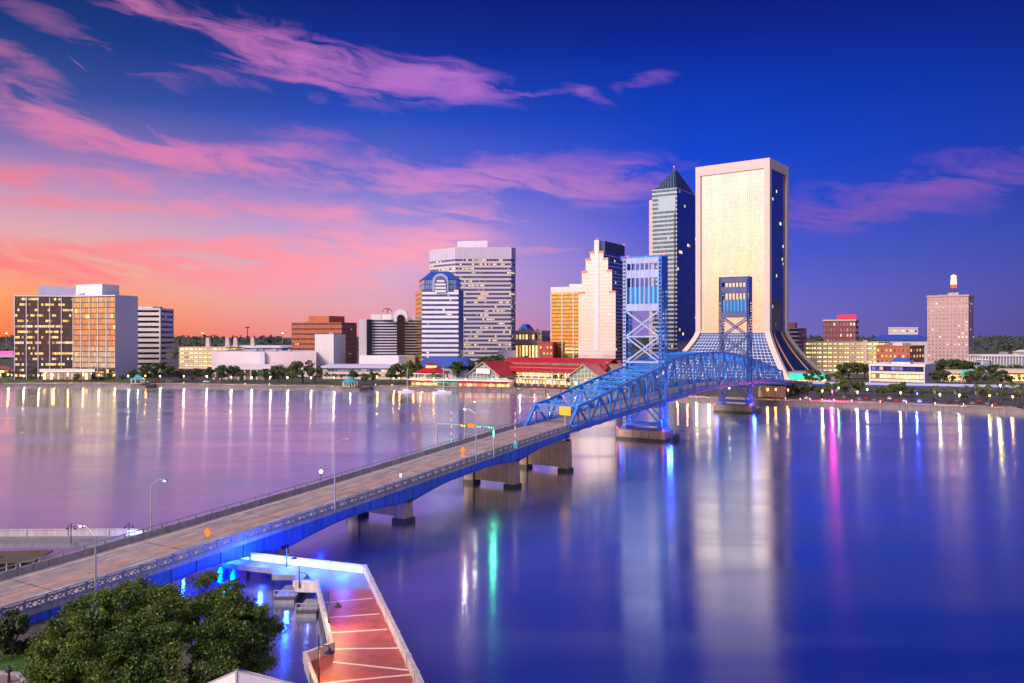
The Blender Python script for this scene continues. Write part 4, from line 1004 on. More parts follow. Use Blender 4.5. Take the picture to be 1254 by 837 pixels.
# 10 courthouse, brick neighbour
f_ = Frame(631, 663, 676, 800, 20); f_.d = 30
poly = f_.rect(); r = house('courthouse', 'cream courthouse with tall columned openings beside the wide tower', poly)
CT = paint('courthouse_stone', (.68, .52, .46), .7, .06, .06, streaks=.08)
prism_part('wall', CT, r, off(poly, .7), LANDZ, f_.z(406)); prism_part('cornice', CT, r, off(poly, -.6), f_.z(408), f_.z(405)); prism_part('ledge', CT, r, off(poly, -.2), f_.z(419.5), f_.z(418))
piers_on(r, poly[0], poly[1], 8, LANDZ, f_.z(408), CT, 1.1, 1.2, 'column'); 
punched(r, poly[0], poly[1], f_.z(418), f_.z(408.5), 8, 1, G_DARK, .6, .8, proud=-.55); punched(r, poly[0], poly[1], LANDZ, f_.z(420), 8, 1, G_WARM, .6, .9, proud=-.55)
punched(r, poly[1], poly[2], LANDZ + 3, f_.z(409), 6, 3, G_NAVY, .5, .6, proud=-.5)
poly = px_poly([(632, 905), (648, 895), (657, 930), (636, 940)]); r = house('hip_roof_tower', 'distant block with a dark blue pyramid roof beside the wide tower', poly)
prism_part('wall', CREAM, r, poly, LANDZ, CAMH + 2 * .9); prism_part('roof', BLUEROOF, r, off(poly, -1), CAMH + 2 * .9, CAMH + 14 * .9, off(poly, 7))
poly = px_poly([(660, 690), (677, 684), (682, 710), (664, 715)]); r = house('brick_house', 'small red brick block at the foot of the gold tower', poly)
prism_part('wall', BRICKR, r, poly, LANDZ, CAMH - 9 * .69); punched(r, poly[0], poly[1], LANDZ + 4, CAMH - 11 * .69, 4, 4, G_DARK, .4, .5)
prism_part('parapet', BRICKR, r, off(poly, -.3), CAMH - 9 * .69, CAMH - 8 * .69)

# 11 gold tower
f_ = Frame(675, 716, 722, 690, 22); f_.d = 30
poly = f_.rect(); r = house('gold_tower', 'gold mirror glass tower with white piers between the courthouse and the stepped tower', poly)
storeys(r, poly, LANDZ, f_.z(358), 22, .8, paint('gold_spandrel', (.45, .26, .08), .25, .1, .1, metal=.8), G_GOLD, 1.6, .05, top=False); prism_part('crown', WHITE, r, off(poly, -.35), f_.z(358), f_.z(351)); piers_on(r, poly[0], poly[1], 3, LANDZ, f_.z(353), WHITE, .8, .9)
prism_part('penthouse', WHITE, r, f_.rect(f_.w * .5, f_.w * .9, 4, 20), f_.z(351), f_.z(347.5))

# 12 stepped rose tower
f_ = Frame(708.5, 754, 800, 650, 31); f_.d = 34
r = house('stepped_tower', 'rose white stepped tower with a navy glass side and slim crowning pylon', f_.rect())
SALM = paint('salmon_cornice', (.62, .26, .16), .5, .08, .1)
TI = [(0, 1, LANDZ + 14, f_.z(357), 19), (.095, .905, f_.z(357), f_.z(331), 6), (.2, .8, f_.z(331), f_.z(316), 3), (.32, .68, f_.z(316), f_.z(307.5), 2)]
poly = f_.rect(); storeys(r, poly, LANDZ, LANDZ + 14, 5, .5, paint('rose_spandrel', (.62, .50, .52), .5, .06, .1), G_NAVY, 2, .2, top=False)
for u0, u1, z0, z1, n in TI:
    pl = f_.rect(f_.w * u0, f_.w * u1, 0, f_.d - 0)
    storeys(r, pl, z0, z1, n, .8, paint('rose_spandrel_thin', (.66, .54, .54), .4, .06, .1), G_NAVY, 2.0, .06, top=False)
    fp = f_.rect(f_.w * u0, f_.w * u1, -.25, -.05); h = (z1 - z0) / n
    for k in range(n):
        mb = MB(); a, c2 = fp[0], fp[1]; za = z0 + k * h + h * .16
        mb.quad([(a[0], a[1], za), (c2[0], c2[1], za), (c2[0], c2[1], z0 + k * h + h), (a[0], a[1], z0 + k * h + h)], [(0, k + .001), (round(f_.w * (u1 - u0) / 2.2), k + .001), (round(f_.w * (u1 - u0) / 2.2), k + .999), (0, k + .999)]); mb.build('rose_glazing', G_PINK, r, True)
        prism_part('sill_band', paint('rose_sill', (.66, .54, .56), .5, .05, .1) if k == 0 and u0 == 0 else bpy.data.materials['rose_sill'], r, f_.rect(f_.w * u0, f_.w * u1, -.45, .0), z0 + k * h, z0 + k * h + h * .16)
    wd = .16 if u0 == 0 else .13
    for s0 in ((u0, u0 + wd), (u1 - wd, u1)): prism_part('cornice', SALM, r, f_.rect(f_.w * s0[0] - .3, f_.w * s0[1] + .3, -.9, 3), z1 - 1.1, z1 + .5)
prism_part('pylon', WHITE, r, f_.rect(f_.w * .44, f_.w * .56, -.8, 4), LANDZ + 20, f_.z(293))
prism_part('crown_box', G_NAVY, r, f_.rect(f_.w * .56, f_.w * .68, 2, f_.d + 8), f_.z(307.5), f_.z(294)); piers_on(r, f_.p(f_.w * .68, 2), f_.p(f_.w * .68, f_.d + 8), 8, f_.z(307.5), f_.z(293.5), paint('navy_fin', (.05, .08, .28), .4, .1, .2), .3, .5, 'crown_fin')
mb = MB(); q = f_.p(f_.w * .5, 0); mb.ball((q[0], q[1], f_.z(292) + .3), .6); q = f_.p(f_.w * .68, f_.d + 7); mb.ball((q[0], q[1], f_.z(293)), .6); mb.build('beacon', HAZARD, r, True)

# 13 tall pyramid topped tower
f_ = Frame(797, 829, 853, 744, 33)
r = house('pyramid_tower', 'tallest slim tower with a dark glass pyramid top behind the white flared tower', f_.rect())
Zs = f_.z(231)
pl = f_.rect(1.2, f_.w, 0, f_.d)
storeys(r, pl, LANDZ, Zs, 42, .6, paint('tower_spandrel', (.44, .49, .58), .5, .05, .1), glass('tower_band_glass', (.12, .20, .32), .85, .07, .10, (1, .75, .3), 1.2, .08, (.35, .32, .35), 19.0), 1.8, .3, top=True)
rs = f_.p(f_.w + .12, 0), f_.p(f_.w + .12, f_.d)
for k in range(42):
    h = (Zs - LANDZ) / 42; a, c2 = rs; z0 = LANDZ + k * h
    mb = MB(); mb.quad([(a[0], a[1], z0), (c2[0], c2[1], z0), (c2[0], c2[1], z0 + h), (a[0], a[1], z0 + h)], [(40, k + .001), (52, k + .001), (52, k + .999), (40, k + .999)]); mb.build('navy_glazing', G_NAVY, r, True)
prism_part('corner_fin', paint('dark_fin', (.03, .04, .08), .3, .1, .2), r, f_.rect(f_.w - 2.6, f_.w - 1.4, -.35, .2), LANDZ, Zs - 22)
prism_part('left_wing', PINKST, r, f_.rect(-2.6, 1.19, 2.0, f_.d - 2), LANDZ, Zs - 8)
prism_part('blank_panel', paint('pale_panel', (.34, .46, .56), .35, .05, .1, metal=.4), r, f_.rect(f_.w * .3, f_.w - 1.4, -.4, .2), Zs - 20, Zs - 6)
q = f_.rect(2.5, f_.w - 1, 1, f_.d - 1.5); cq = f_.rect(f_.w * .53, f_.w * .59, f_.d * .46, f_.d * .52)
PYR = glass('pyramid_glass', (.10, .18, .26), .8, .1, .0, (1, 1, 1), .5, .1, (.25, .32, .38), 20.0)
za = Zs + .8; zb = f_.z(205.5) + 3
for k in range(7):     # glazed tiers of the pyramid
    g0, g1 = k / 7, (k + 1) / 7
    lerp = lambda A, B, g: [(a[0] + (b2[0] - a[0]) * g, a[1] + (b2[1] - a[1]) * g) for a, b2 in zip(A, B)]
    p0, p1 = lerp(q, cq, g0), lerp(q, cq, g1 - .012); mb = MB(); z0, z1 = za + (zb - za) * g0, za + (zb - za) * g1
    for j in range(4):
        mb.quad([(*p0[j], z0), (*p0[(j + 1) % 4], z0), (*p1[(j + 1) % 4], z1), (*p1[j], z1)], [(j * 9, k), (j * 9 + 8 - k, k), (j * 9 + 8 - k, k + .99), (j * 9, k + .99)])
    mb.build('pyramid_tier', PYR, r, True)
mb = MB(); c0 = cq[0]; mb.tube([(c0[0], c0[1], zb - 1), (c0[0], c0[1], zb + 3)], .35, 6); mb.build('finial', GREYM, r, True)
mb = MB(); mb.ball((c0[0], c0[1], zb + 3.3), .6); mb.build('beacon', HAZARD, r, True)

# 14 white flared tower
f_ = Frame(853, 942, 964.5, 600, 37)
r = house('flared_tower', 'huge white framed mirror tower whose base flares outwards by the far end of the bridge', f_.rect())
FRM = paint('flared_frame_concrete', (.60, .50, .45), .6, .05, .05, streaks=.06)
Zt, Zg, Zb = f_.z(194), f_.z(205.5), f_.z(406)
OF = 23.0
def flare(z): return 0 if z >= Zb else OF * ((Zb - z) / (Zb - LANDZ)) ** 1.28
ZS = [Zt, Zb + 14, Zb + 4] + [LANDZ + (Zb - LANDZ) * k / 10 for k in range(10, -1, -1)]
def corner(i, z, du, dv):   # i: corner index; du, dv: inward offset along the faces
    o = flare(z); u = [-o, f_.w + o, f_.w + o, -o][i] + du * [1, -1, -1, 1][i]; v = [-o, -o, f_.d + o, f_.d + o][i] + dv * [1, 1, -1, -1][i]
    return (*f_.p(u, v), z)
cw = 3.5
for i in range(4):
    mb = MB(); rings = []
    for z in ZS:
        k = len(mb.v); mb.v += [corner(i, z, -.6, -.6), corner(i, z, cw, -.6), corner(i, z, cw, cw), corner(i, z, -.6, cw)]; rings.append(k)
    for a, b2 in zip(rings[:-1], rings[1:]):
        for j in range(4): mb.f.append((b2 + j, b2 + (j + 1) % 4, a + (j + 1) % 4, a + j) if i in (0, 2) else (b2 + (j + 1) % 4, b2 + j, a + j, a + (j + 1) % 4))
    mb.f.append(tuple(rings[0] + j for j in range(4))); mb.build('corner_leg', FRM, r, True)
prism_part('head_beam', FRM, r, off(f_.rect(), -.55), Zg, Zt + .3)
mb = MB(); gp = f_.rect(.8, f_.w - .8, .8, f_.d - .8); nst = 36
for k in range(nst):
    mb = MB(); mb.band(gp, Zb + (Zg - Zb) * k / nst, Zb + (Zg - Zb) * (k + 1) / nst, 1.6, k + .001, k + .999, False)
    # side faces take navy glass, the dark sky they reflect put into the colour
    o = mb.build('glazing', G_WHT, r, True)
    o.data.materials.append(G_NAVY)
    for pi in (1, 3): o.data.polygons[pi].material_index = 1
nf = 34
for k in range(1, nf):
    u = cw + (f_.w - 2 * cw) * k / nf; mb = MB(); a, c2 = f_.p(u, .74), f_.p(u, .74)
    mb.bar((*a, Zb), (*a, Zg), .14, .30, up=tuple((*f_.e1, 0))); mb.build('mullion_fin', bpy.data.materials.get('fin_white') or paint('fin_white', (.74, .66, .58), .5, .04, .05), r, True)
prism_part('sill_beam', FRM, r, f_.rect(cw, f_.w - cw, -.3, .7), Zb - 1.2, Zb + .6)
def skirt(i, j, name, mat, nu, nz=12):
    mb = MB()
    for k in range(nz):
        z0, z1 = LANDZ + (Zb - LANDZ) * k / nz, LANDZ + (Zb - LANDZ) * (k + 1) / nz
        a, b2, c2, d2 = corner(i, z0, 1.2, 1.2), corner(j, z0, 1.2, 1.2), corner(j, z1, 1.2, 1.2), corner(i, z1, 1.2, 1.2)
        mb.quad([a, b2, c2, d2], [(0, k + .001), (nu, k + .001), (nu, k + .999), (0, k + .999)])
    mb.build(name, mat, r, True)
skirt(0, 1, 'sloping_glass', G_SKIRT, 26, 16); skirt(1, 2, 'dark_sloping_glass', G_DSK, 10); skirt(3, 0, 'dark_sloping_glass', G_DSK, 10)
for g in (.28, .72):
    mb = MB()
    for k in range(10):
        z0, z1 = LANDZ + (Zb - LANDZ) * k / 10, LANDZ + (Zb - LANDZ) * (k + 1) / 10
        A0, A1 = Vector(corner(1, z0, .9, .9)), Vector(corner(2, z0, .9, .9)); B0, B1 = Vector(corner(1, z1, .9, .9)), Vector(corner(2, z1, .9, .9))
        mb.bar(A0.lerp(A1, g), B0.lerp(B1, g), .5, .7)
    mb.build('red_rib', SALM, r, True)
mb = MB()
for u, h in ((.55, 5), (.8, 4)): q = f_.p(f_.w * u, f_.d * .5); mb.tube([(*q, Zt), (*q, Zt + h)], .25, 6)
mb.build('roof_mast', GREYM, r, True)
prism_part('roof_unit', GREYM, r, f_.rect(f_.w * .62, f_.w * .8, f_.d * .3, f_.d * .6), Zt + .3, Zt + 2.5)
poly = px_poly([(966, 560), (1008, 552), (1014, 575), (975, 580)]); r = house('canopy_pavilion', 'low pavilion with a glowing teal canopy at the foot of the flared tower', poly)
prism_part('canopy', emit('teal_light_band', (.03, .6, .42), .75), r, poly, 4.5, 9.0); prism_part('roof', GREYM, r, off(poly, -.6), 9.0, 9.7)
mb = MB(); mb.band(off(poly, 1), LANDZ, 4.5, 2, 0, 1, False); mb.build('glazing', G_WARM, r, True)

# 15 right-hand side
poly = px_poly([(965, 760), (978, 750), (988, 768), (972, 780)]); r = house('dark_apartment', 'narrow dark apartment block close to the right edge of the flared tower', poly)
storeys(r, poly, LANDZ, CAMH + 8 * .75, 10, .5, paint('grey_spandrel', (.22, .2, .26), .6, .1, .1), G_BLK, 2, .3); q = px_poly([(966, 762), (974, 758), (976, 770), (968, 772)]); prism_part('penthouse', BRICKP, r, q, CAMH + 8 * .75, CAMH + 16 * .75)
f_ = Frame(1008, 1048, 1062.5, 800, 28); f_.d = 30
poly = f_.rect(); r = house('purple_brick_block', 'dark purple brick apartment block carrying a red sign on its roof', poly)
prism_part('wall', BRICKP, r, poly, LANDZ, f_.z(393)); prism_part('cornice', PALE, r, off(poly, -.4), f_.z(393), f_.z(391.5))
punched(r, poly[0], poly[1], LANDZ + 8, f_.z(394), 10, 7, G_HOT, .5, .55); punched(r, poly[1], poly[2], LANDZ + 8, f_.z(394), 5, 7, G_HOT, .45, .55, limit=30)
mb = MB(); a, c2 = f_.p(f_.w * .42, 3), f_.p(f_.w * 1.0, 3); mb.bar((*a, f_.z(388.5)), (*c2, f_.z(388.5)), .8, 4.4); mb.build('roof_sign', emit('red_neon', (1, .02, .05), .55), r, True)
for g in (.5, .7, .95): mb = MB(); q = f_.p(f_.w * g, 3.8); mb.tube([(*q, f_.z(391.5)), (*q, f_.z(387))], .2, 6); mb.build('sign_post', DARKM, r, True)
poly = px_poly([(985, 700), (1060, 690), (1076, 684), (1090, 715), (1000, 735)]); r = house('parking_garage', 'long yellow lit parking garage right of the flared tower', poly)
storeys(r, poly, LANDZ, CAMH - 9 * .7, 7, .55, CREAM, G_GAR, 4.5, .4); piers_on(r, poly[0], poly[1], 13, LANDZ, CAMH - 9 * .7, CREAM, .7, .5, 'pier')
q = px_poly([(1057, 688), (1062, 687), (1062, 695), (1057, 695)]); prism_part('stair_tower', CREAM, r, q, LANDZ, CAMH - 6 * .69)
f_ = Frame(1073, 1114, 1132, 640, 42)
poly = f_.rect(); r = house('brick_warehouse', 'orange red brick block with small dark windows behind the white glass pavilion', poly)
prism_part('wall', BRICKO, r, poly, LANDZ, f_.z(425)); prism_part('cornice', BRICKO, r, off(poly, -.4), f_.z(425), f_.z(423.6))
punched(r, poly[0], poly[1], LANDZ + 4, f_.z(426), 8, 4, G_DARK, .4, .55); punched(r, poly[1], poly[2], LANDZ + 4, f_.z(426), 5, 4, G_DARK, .4, .55)
prism_part('roof_unit', LAVW, r, f_.rect(f_.w * .45, f_.w * .75, 4, 9), f_.z(423.6), f_.z(420.5))
poly = px_poly([(1066, 900), (1136, 890), (1140, 960), (1075, 970)]); r = house('arena_hall', 'wide low hall with a blue roof far behind the brick block', poly)
prism_part('wall', PALE, r, poly, LANDZ, CAMH - 6 * .9); prism_part('roof', BLUEROOF, r, off(poly, -1.5), CAMH - 6 * .9, CAMH + 1 * .9, off(poly, 14))
poly = px_poly([(1088, 1050), (1124, 1050), (1124, 1090), (1090, 1090)]); r = house('white_block', 'distant white block with a row of round windows above the blue roof', poly)
prism_part('wall', WHITE, r, poly, LANDZ, CAMH + 9 * 1.05); punched(r, poly[0], poly[1], CAMH + 3, CAMH + 8, 7, 1, G_DARK, .4, .6); prism_part('parapet', WHITE, r, off(poly, -.5), CAMH + 9 * 1.05, CAMH + 10 * 1.05)
f_ = Frame(1135.5, 1186, 1192.5, 700, 36)
poly = f_.rect(); r = house('tall_hotel', 'tall pinkish hotel with a grid of small windows and a glowing lantern mast', poly)
HT = paint('hotel_stone', (.50, .34, .33), .75, .06, .08, streaks=.08)
prism_part('wall', HT, r, poly, LANDZ, f_.z(363)); prism_part('cornice', HT, r, off(poly, -.6), f_.z(363), f_.z(361)); prism_part('band_course', PALE, r, off(poly, -.2), f_.z(376.3), f_.z(375.4))
punched(r, poly[0], poly[1], LANDZ + 10, f_.z(364.5), 11, 17, G_HOT, .42, .5); punched(r, poly[1], poly[2], LANDZ + 10, f_.z(364.5), 4, 17, G_HOT, .4, .5, limit=0)
prism_part('roof_unit', GREYM, r, f_.rect(f_.w * .5, f_.w * .75, 3, 8), f_.z(361), f_.z(358)); q = f_.p(f_.w * .63, 4)
mb = MB(); 
for a in range(4): mb.bar((q[0] + (a % 2 - .5) * 4, q[1] + (a // 2 - .5) * 4, f_.z(358)), (q[0] + (a % 2 - .5) * 3, q[1] + (a // 2 - .5) * 3, f_.z(352)), .4, .4)
mb.build('mast_frame', DARKM, r, True)
mb = MB(); mb.tube([(*q, f_.z(352)), (*q, f_.z(348))], 2.3, 10); mb.build('red_lantern', emit('lantern_red', (1, .08, .03), 1.2), r, True)
for k in range(3): mb = MB(); mb.tube([(*q, f_.z(347.7 - k * 3.9)), (*q, f_.z(344.4 - k * 3.9))], 2.5 - k * .15, 10); mb.build('lantern_ring', emit('lantern_white', (1, .70, .38), 1.05) if k == 0 else bpy.data.materials['lantern_white'], r, True)
mb = MB(); mb.tube([(*q, f_.z(348)), (*q, f_.z(335))], .8, 8); mb.build('mast', CREAM, r, True)
# white glass pavilion on the waterfront
f_ = Frame(1065, 1132, 1145, 530, 36)
poly = f_.rect(); r = house('glass_pavilion', 'white framed two storey glass pavilion with a blue roof lantern on the right waterfront', poly)
prism_part('wall', paint('core_dark', (.06, .05, .06), .6, .1, .1), r, off(poly, 1.2), LANDZ + 4, f_.z(448.5))
for y0, y1 in ((446.5, 449.5), (456, 459), (466, 469)): prism_part('white_band', WHITE, r, poly if y0 != 446.5 else off(poly, -.5), f_.z(y1), f_.z(y0))
G_COL = glass('coloured_window', (.05, .06, .2), .5, .1, .5, (.05, .12, .9), .8, .1, (.03, .03, .04), 21.0)
for (y0, y1, mt, k) in ((449.5, 456, G_COL, 0), (459, 466, G_WARM, 1)):
    mb = MB(); mb.band(off(poly, .9), f_.z(y1), f_.z(y0), 2.4, k + .001, k + .999, False); mb.build('glazing', mt, r, True)
prism_part('end_wall', LAVW, r, f_.rect(f_.w - .3, f_.w + .3, -.2, f_.d), LANDZ, f_.z(447)); prism_part('end_wall', WHITE, r, f_.rect(-.3, .6, -.2, f_.d), LANDZ, f_.z(447))
prism_part('base', PALE, r, off(poly, 1.5), LANDZ, LANDZ + 4)
pl = f_.rect(f_.w * .38, f_.w * .72, 5, 13); prism_part('lantern_wall', WHITE, r, pl, f_.z(446.5), f_.z(444)); prism_part('lantern_roof', BLUEROOF, r, off(pl, -.5), f_.z(444), f_.z(439.5), off(pl, 2.0))
# far right low buildings
f_ = Frame(1203, 1300, 1310, 640, 6); f_.d = 25
poly = f_.rect(); r = house('columned_office', 'long pale building with close set white columns at the right edge', poly)
prism_part('wall', paint('blue_grey_wall', (.22, .26, .36), .6, .1, .1), r, off(poly, .8), LANDZ, f_.z(437)); prism_part('roof_slab', WHITE, r, off(poly, -.5), f_.z(437), f_.z(435)); piers_on(r, poly[0], poly[1], 26, LANDZ, f_.z(437), WHITE, .6, .9, 'column'); piers_on(r, poly[3], poly[0], 6, LANDZ, f_.z(437), WHITE, .6, .9, 'column')
poly = px_poly([(1222, 560), (1300, 548), (1300, 570), (1225, 580)]); r = house('cream_terrace', 'low cream terrace building behind the palms at the right edge', poly)
prism_part('roof', CREAM, r, off(poly, -.5), CAMH - 46 * .56, CAMH - 42 * .56); mb = MB(); mb.band(off(poly, .8), LANDZ, CAMH - 46 * .56, 3, 0, 1, False); mb.build('glazing', G_WARM, r, True)
poly = px_poly([(1153, 570), (1182, 566), (1186, 590), (1158, 592)]); r = house('garden_cafe', 'small cream cafe with columns beside the teal awning', poly)
prism_part('roof', CREAM, r, off(poly, -.6), CAMH - 46.5 * .57, CAMH - 43.5 * .57); mb = MB(); mb.band(off(poly, .8), LANDZ, CAMH - 46.5 * .57, 2, 0, 1, False); mb.build('glazing', G_WARM, r, True); piers_on(r, poly[0], poly[1], 6, LANDZ, CAMH - 46.5 * .57, WHITE, .5, .5, 'column')
poly = px_poly([(1178, 545), (1194, 543), (1195, 555), (1180, 556)]); r = house('teal_awning', 'flat teal awning on posts in front of the hotel', poly, 'awning')
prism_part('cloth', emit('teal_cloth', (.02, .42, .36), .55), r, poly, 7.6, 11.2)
for c0 in poly: mb = MB(); mb.tube([(*c0, LANDZ), (*c0, 7.6)], .15, 6); mb.build('post', GREYM, r, True)
for px0, px1, Y, z1, mt, nm in ((1195, 1212, 650, 15, 'blue_house_wall', 'pale blue low house beside the hotel'), (1212, 1240, 820, 13.5, 'tan_house_wall', 'low tan roofed house below the far right woods'), (1240, 1275, 880, 17, 'peach_house_wall', 'low peach house at the far right below the woods'), (1095, 1140, 590, 9, 'grey_shed_wall', 'long grey shed right behind the white glass pavilion')):
    poly = px_poly([(px0, Y), (px1, Y - 8), (px1 + 2, Y + 20), (px0 + 3, Y + 25)]); r = house('low_house', nm, poly)
    colr = {'blue_house_wall': (.25, .32, .55), 'tan_house_wall': (.42, .22, .15), 'peach_house_wall': (.6, .36, .24), 'grey_shed_wall': (.4, .4, .48)}[mt]
    prism_part('wall', paint(mt, colr, .7, .1, .1), r, poly, LANDZ, z1); prism_part('roof', PALE, r, off(poly, -.8), z1, z1 + 2, off(poly, 5)); punched(r, poly[0], poly[1], LANDZ + 2, z1 - 1, 5, 2, G_HOT, .4, .5)
# left edge: lit overpass, low houses
poly = px_poly([(-60, 640), (17, 655), (17, 668), (-60, 655)]); r = house('pink_lit_overpass', 'low overpass glowing pink left of the dark glass block', poly, 'overpass')
prism_part('deck', LAVW, r, poly, CAMH - 27 * .65, CAMH - 24 * .65); prism_part('light_band', emit('pink_light', (1, .12, .45), .7), r, off(poly, .4), CAMH - 24 * .65, CAMH - 19.5 * .65)
for g in (0.1, .4, .7, .95): x, y = poly[0][0] + (poly[1][0] - poly[0][0]) * g, poly[0][1] + 15 * g + 6; mb = MB(); mb.tube([(x, y, LANDZ), (x, y, CAMH - 27 * .65)], .8, 8); mb.build('pillar', CONC, r, True)
poly = px_poly([(-50, 620), (15, 624), (15, 640), (-50, 640)]); r = house('lit_restaurant', 'low restaurant glowing orange at the left edge of the bank', poly)
prism_part('roof', BRICKP, r, off(poly, -1), 9, 11, off(poly, 4)); mb = MB(); mb.band(poly, LANDZ, 9, 2, 0, 1, False); mb.build('glazing', G_WARM, r, True)
# masts on the horizon
for px, yt, Y, lb in ((303, 400, 1150, 'thin dark radio mast on the horizon behind the theatre'),):
    x = (px - CX) * Y / F; z = CAMH + (HY - yt) * Y / F; r = thing('radio_mast', lb, 'mast', (x, Y, LANDZ)); mb = MB(); mb.tube([(x, Y, LANDZ), (x, Y, z)], [1.0, .5], 6); mb.build('shaft', DARKM, r, True); mb = MB(); mb.bar((x - 3, Y, z - 1.5), (x + 3, Y, z - 1.5), .8, 1.6); mb.build('antenna', DARKM, r, True)
for px, Y, lb in ((8, 1400, 'floodlight pole at the far left of the horizon'), (248, 1400, 'floodlight pole on the horizon behind the garage'), (346, 1400, 'floodlight pole on the horizon left of the orange brick office')):
    x = (px - CX) * Y / F; z = CAMH + 2.5 * Y / F; r = thing('floodlight_pole', lb, 'floodlight', (x, Y, LANDZ)); mb = MB(); mb.tube([(x, Y, LANDZ), (x, Y, z)], .3, 6); mb.build('pole', GREYM, r, True); mb = MB(); mb.bar((x - 1.6, Y, z + .3), (x + 1.6, Y, z + .3), .6, 1.2); mb.build('lamp_panel', emit('floodlight_lens', (1, .8, .6), 4) if px == 8 else bpy.data.materials['floodlight_lens'], r, True)

# elevated guideway in front of the right-hand buildings
ga, gb = Vector(((990 - CX) * .478, 478)), Vector(((1290 - CX) * .436, 436)); gd = (gb - ga).normalized(); gn = Vector((-gd.y, gd.x)); gL = (gb - ga).length
def gp_(s, v): q = ga + gd * s + gn * v; return (q.x, q.y)
r = house('elevated_guideway', 'long pale elevated guideway on columns passing below the white glass pavilion', [gp_(0, 0)], 'guideway')
prism_part('deck', G_PANEL, r, [gp_(0, 0), gp_(gL, 0), gp_(gL, 5), gp_(0, 5)], 6.0, 7.6)
prism_part('edge_beam', BLUEROOF, r, [gp_(0, -.25), gp_(gL, -.25), gp_(gL, -.02), gp_(0, -.02)], 5.6, 6.5)
for k in range(12):
    q = gp_(gL * (k + .5) / 12, 2.5); mb = MB(); mb.tube([(*q, LANDZ), (*q, 6.0)], .7, 8); mb.build('column', CONC, r, True)

# plant rooms, fans and ducts on the flat roofs
for nm, z, n, sd in (('office_block', Z1_OFFICE, 4, 3), ('ribbon_office', CAMH + 33.5 * .7, 4, 5), ('brick_office', CAMH + 15 * .8 + .8, 6, 2), ('brick_warehouse', CAMH - 12.6 * .64, 4, 9), ('theatre_hall', CAMH - 20 * .64, 6, 4), ('stage_block', CAMH + 1 * .65, 2, 8), ('tall_hotel', CAMH + 50 * .7, 3, 6), ('glass_pavilion', CAMH - 35.5 * .53, 3, 1), ('gold_tower', CAMH + 60 * .69, 3, 12), ('columned_office', CAMH - 24 * .64, 7, 13), ('courthouse', CAMH + 6 * .8, 3, 15), ('purple_brick_block', CAMH + 19.5 * .8, 3, 17), ('annex_block', CAMH - 19.2 * .69, 2, 19)):
    rooftop(POLYS[nm][0], POLYS[nm][1], z, GREYM, n, sd)
# ------------------------------------------------------------------ waterfront market with red roofs
MINT = paint('mint_wall', (.26, .42, .34), .6, .08, .1); MARKW = paint('market_wall', (.40, .33, .26), .6, .08, .1)
G_MINT = glass('mint_gable_glass', (.20, .32, .25), .4, .15, .25, (1, .8, .4), .7, .16, (.38, .44, .40), 30.0, vm=.16)
def gable(root, fr, ze, zp, wallm, frontm, over=1.2, u0=0, u1=None, v0=0, v1=None, tag_=''):
    u1 = fr.w if u1 is None else u1; v1 = fr.d if v1 is None else v1; um = (u0 + u1) / 2
    P = lambda u, v, z: (*fr.p(u, v), z)
    mb = MB(); mb.quad([P(u0, v0, LANDZ), P(u1, v0, LANDZ), P(u1, v0, ze), P(um, v0, zp - .3), P(u0, v0, ze)], [(0, 0), (8, 0), (8, 4), (4, 6), (0, 4)]); mb.quad([P(u1, v0, LANDZ), P(u1, v1, LANDZ), P(u1, v1, ze), P(u1, v0, ze)], [(9, 0), (16, 0), (16, 4), (9, 4)]); mb.quad([P(u0, v1, LANDZ), P(u0, v0, LANDZ), P(u0, v0, ze), P(u0, v1, ze)], [(17, 0), (24, 0), (24, 4), (17, 4)])
    mb.quad([P(u1, v1, LANDZ), P(u0, v1, LANDZ), P(u0, v1, ze), P(um, v1, zp - .3), P(u1, v1, ze)], [(0, 0)] * 5)
    mb.build('gable_wall', frontm, root, True)
    sl = (zp - ze) / (um - u0)
    for sg in (-1, 1):
        ue = (u0 - over) if sg < 0 else (u1 + over); zz = ze - over * sl; mb = MB()
        mb.hexa([P(ue, v0 - over, zz), P(um, v0 - over, zp), P(um, v1 + over, zp), P(ue, v1 + over, zz), P(ue, v0 - over, zz + .4), P(um, v0 - over, zp + .4), P(um, v1 + over, zp + .4), P(ue, v1 + over, zz + .4)])
        mb.build('roof', REDROOF, root, True)
        mb = MB(); mb.bar(P(ue, v0 - over - .15, zz + .15), P(um, v0 - over - .15, zp + .15), .25, .42); mb.build('white_bargeboard', MARKW, root, True)
fh = Frame(611, 737, 800, 500, 31); fh.d = 30
r = house('market_hall', 'long two tiered red roofed market hall lit warm inside along the far quay', fh.rect())
zw = lambda y: CAMH - (y - HY) * .505
prism_part('core_wall', MARKW, r, fh.rect(0, None, 3.5, fh.d), LANDZ, zw(452)); 
for k in range(2):
    mb = MB(); mb.band(fh.rect(0, None, 3.3, fh.d + .2), LANDZ + .4 + k * 5, LANDZ + 4.2 + k * 4.6, 2.6, k + .001, k + .999, False); mb.build('lit_shopfront', G_WARM, r, True)
piers_on(r, fh.p(0, .6), fh.p(fh.w, .6), 15, LANDZ, zw(456), WHITE, .7, .7, 'column')
prism_part('balcony', WHITE, r, fh.rect(0, None, -1.5, 3.4), LANDZ + 4.4, LANDZ + 5.0)
def slope(root, u0, u1, v0, z0, v1, z1, name='roof'):
    mb = MB(); P = lambda u, v, z: (*fh.p(u, v), z)
    mb.hexa([P(u0, v0, z0), P(u1, v0, z0), P(u1, v1, z1), P(u0, v1, z1), P(u0, v0, z0 + .4), P(u1, v0, z0 + .4), P(u1, v1, z1 + .4), P(u0, v1, z1 + .4)]); mb.build(name, REDROOF, root, True)
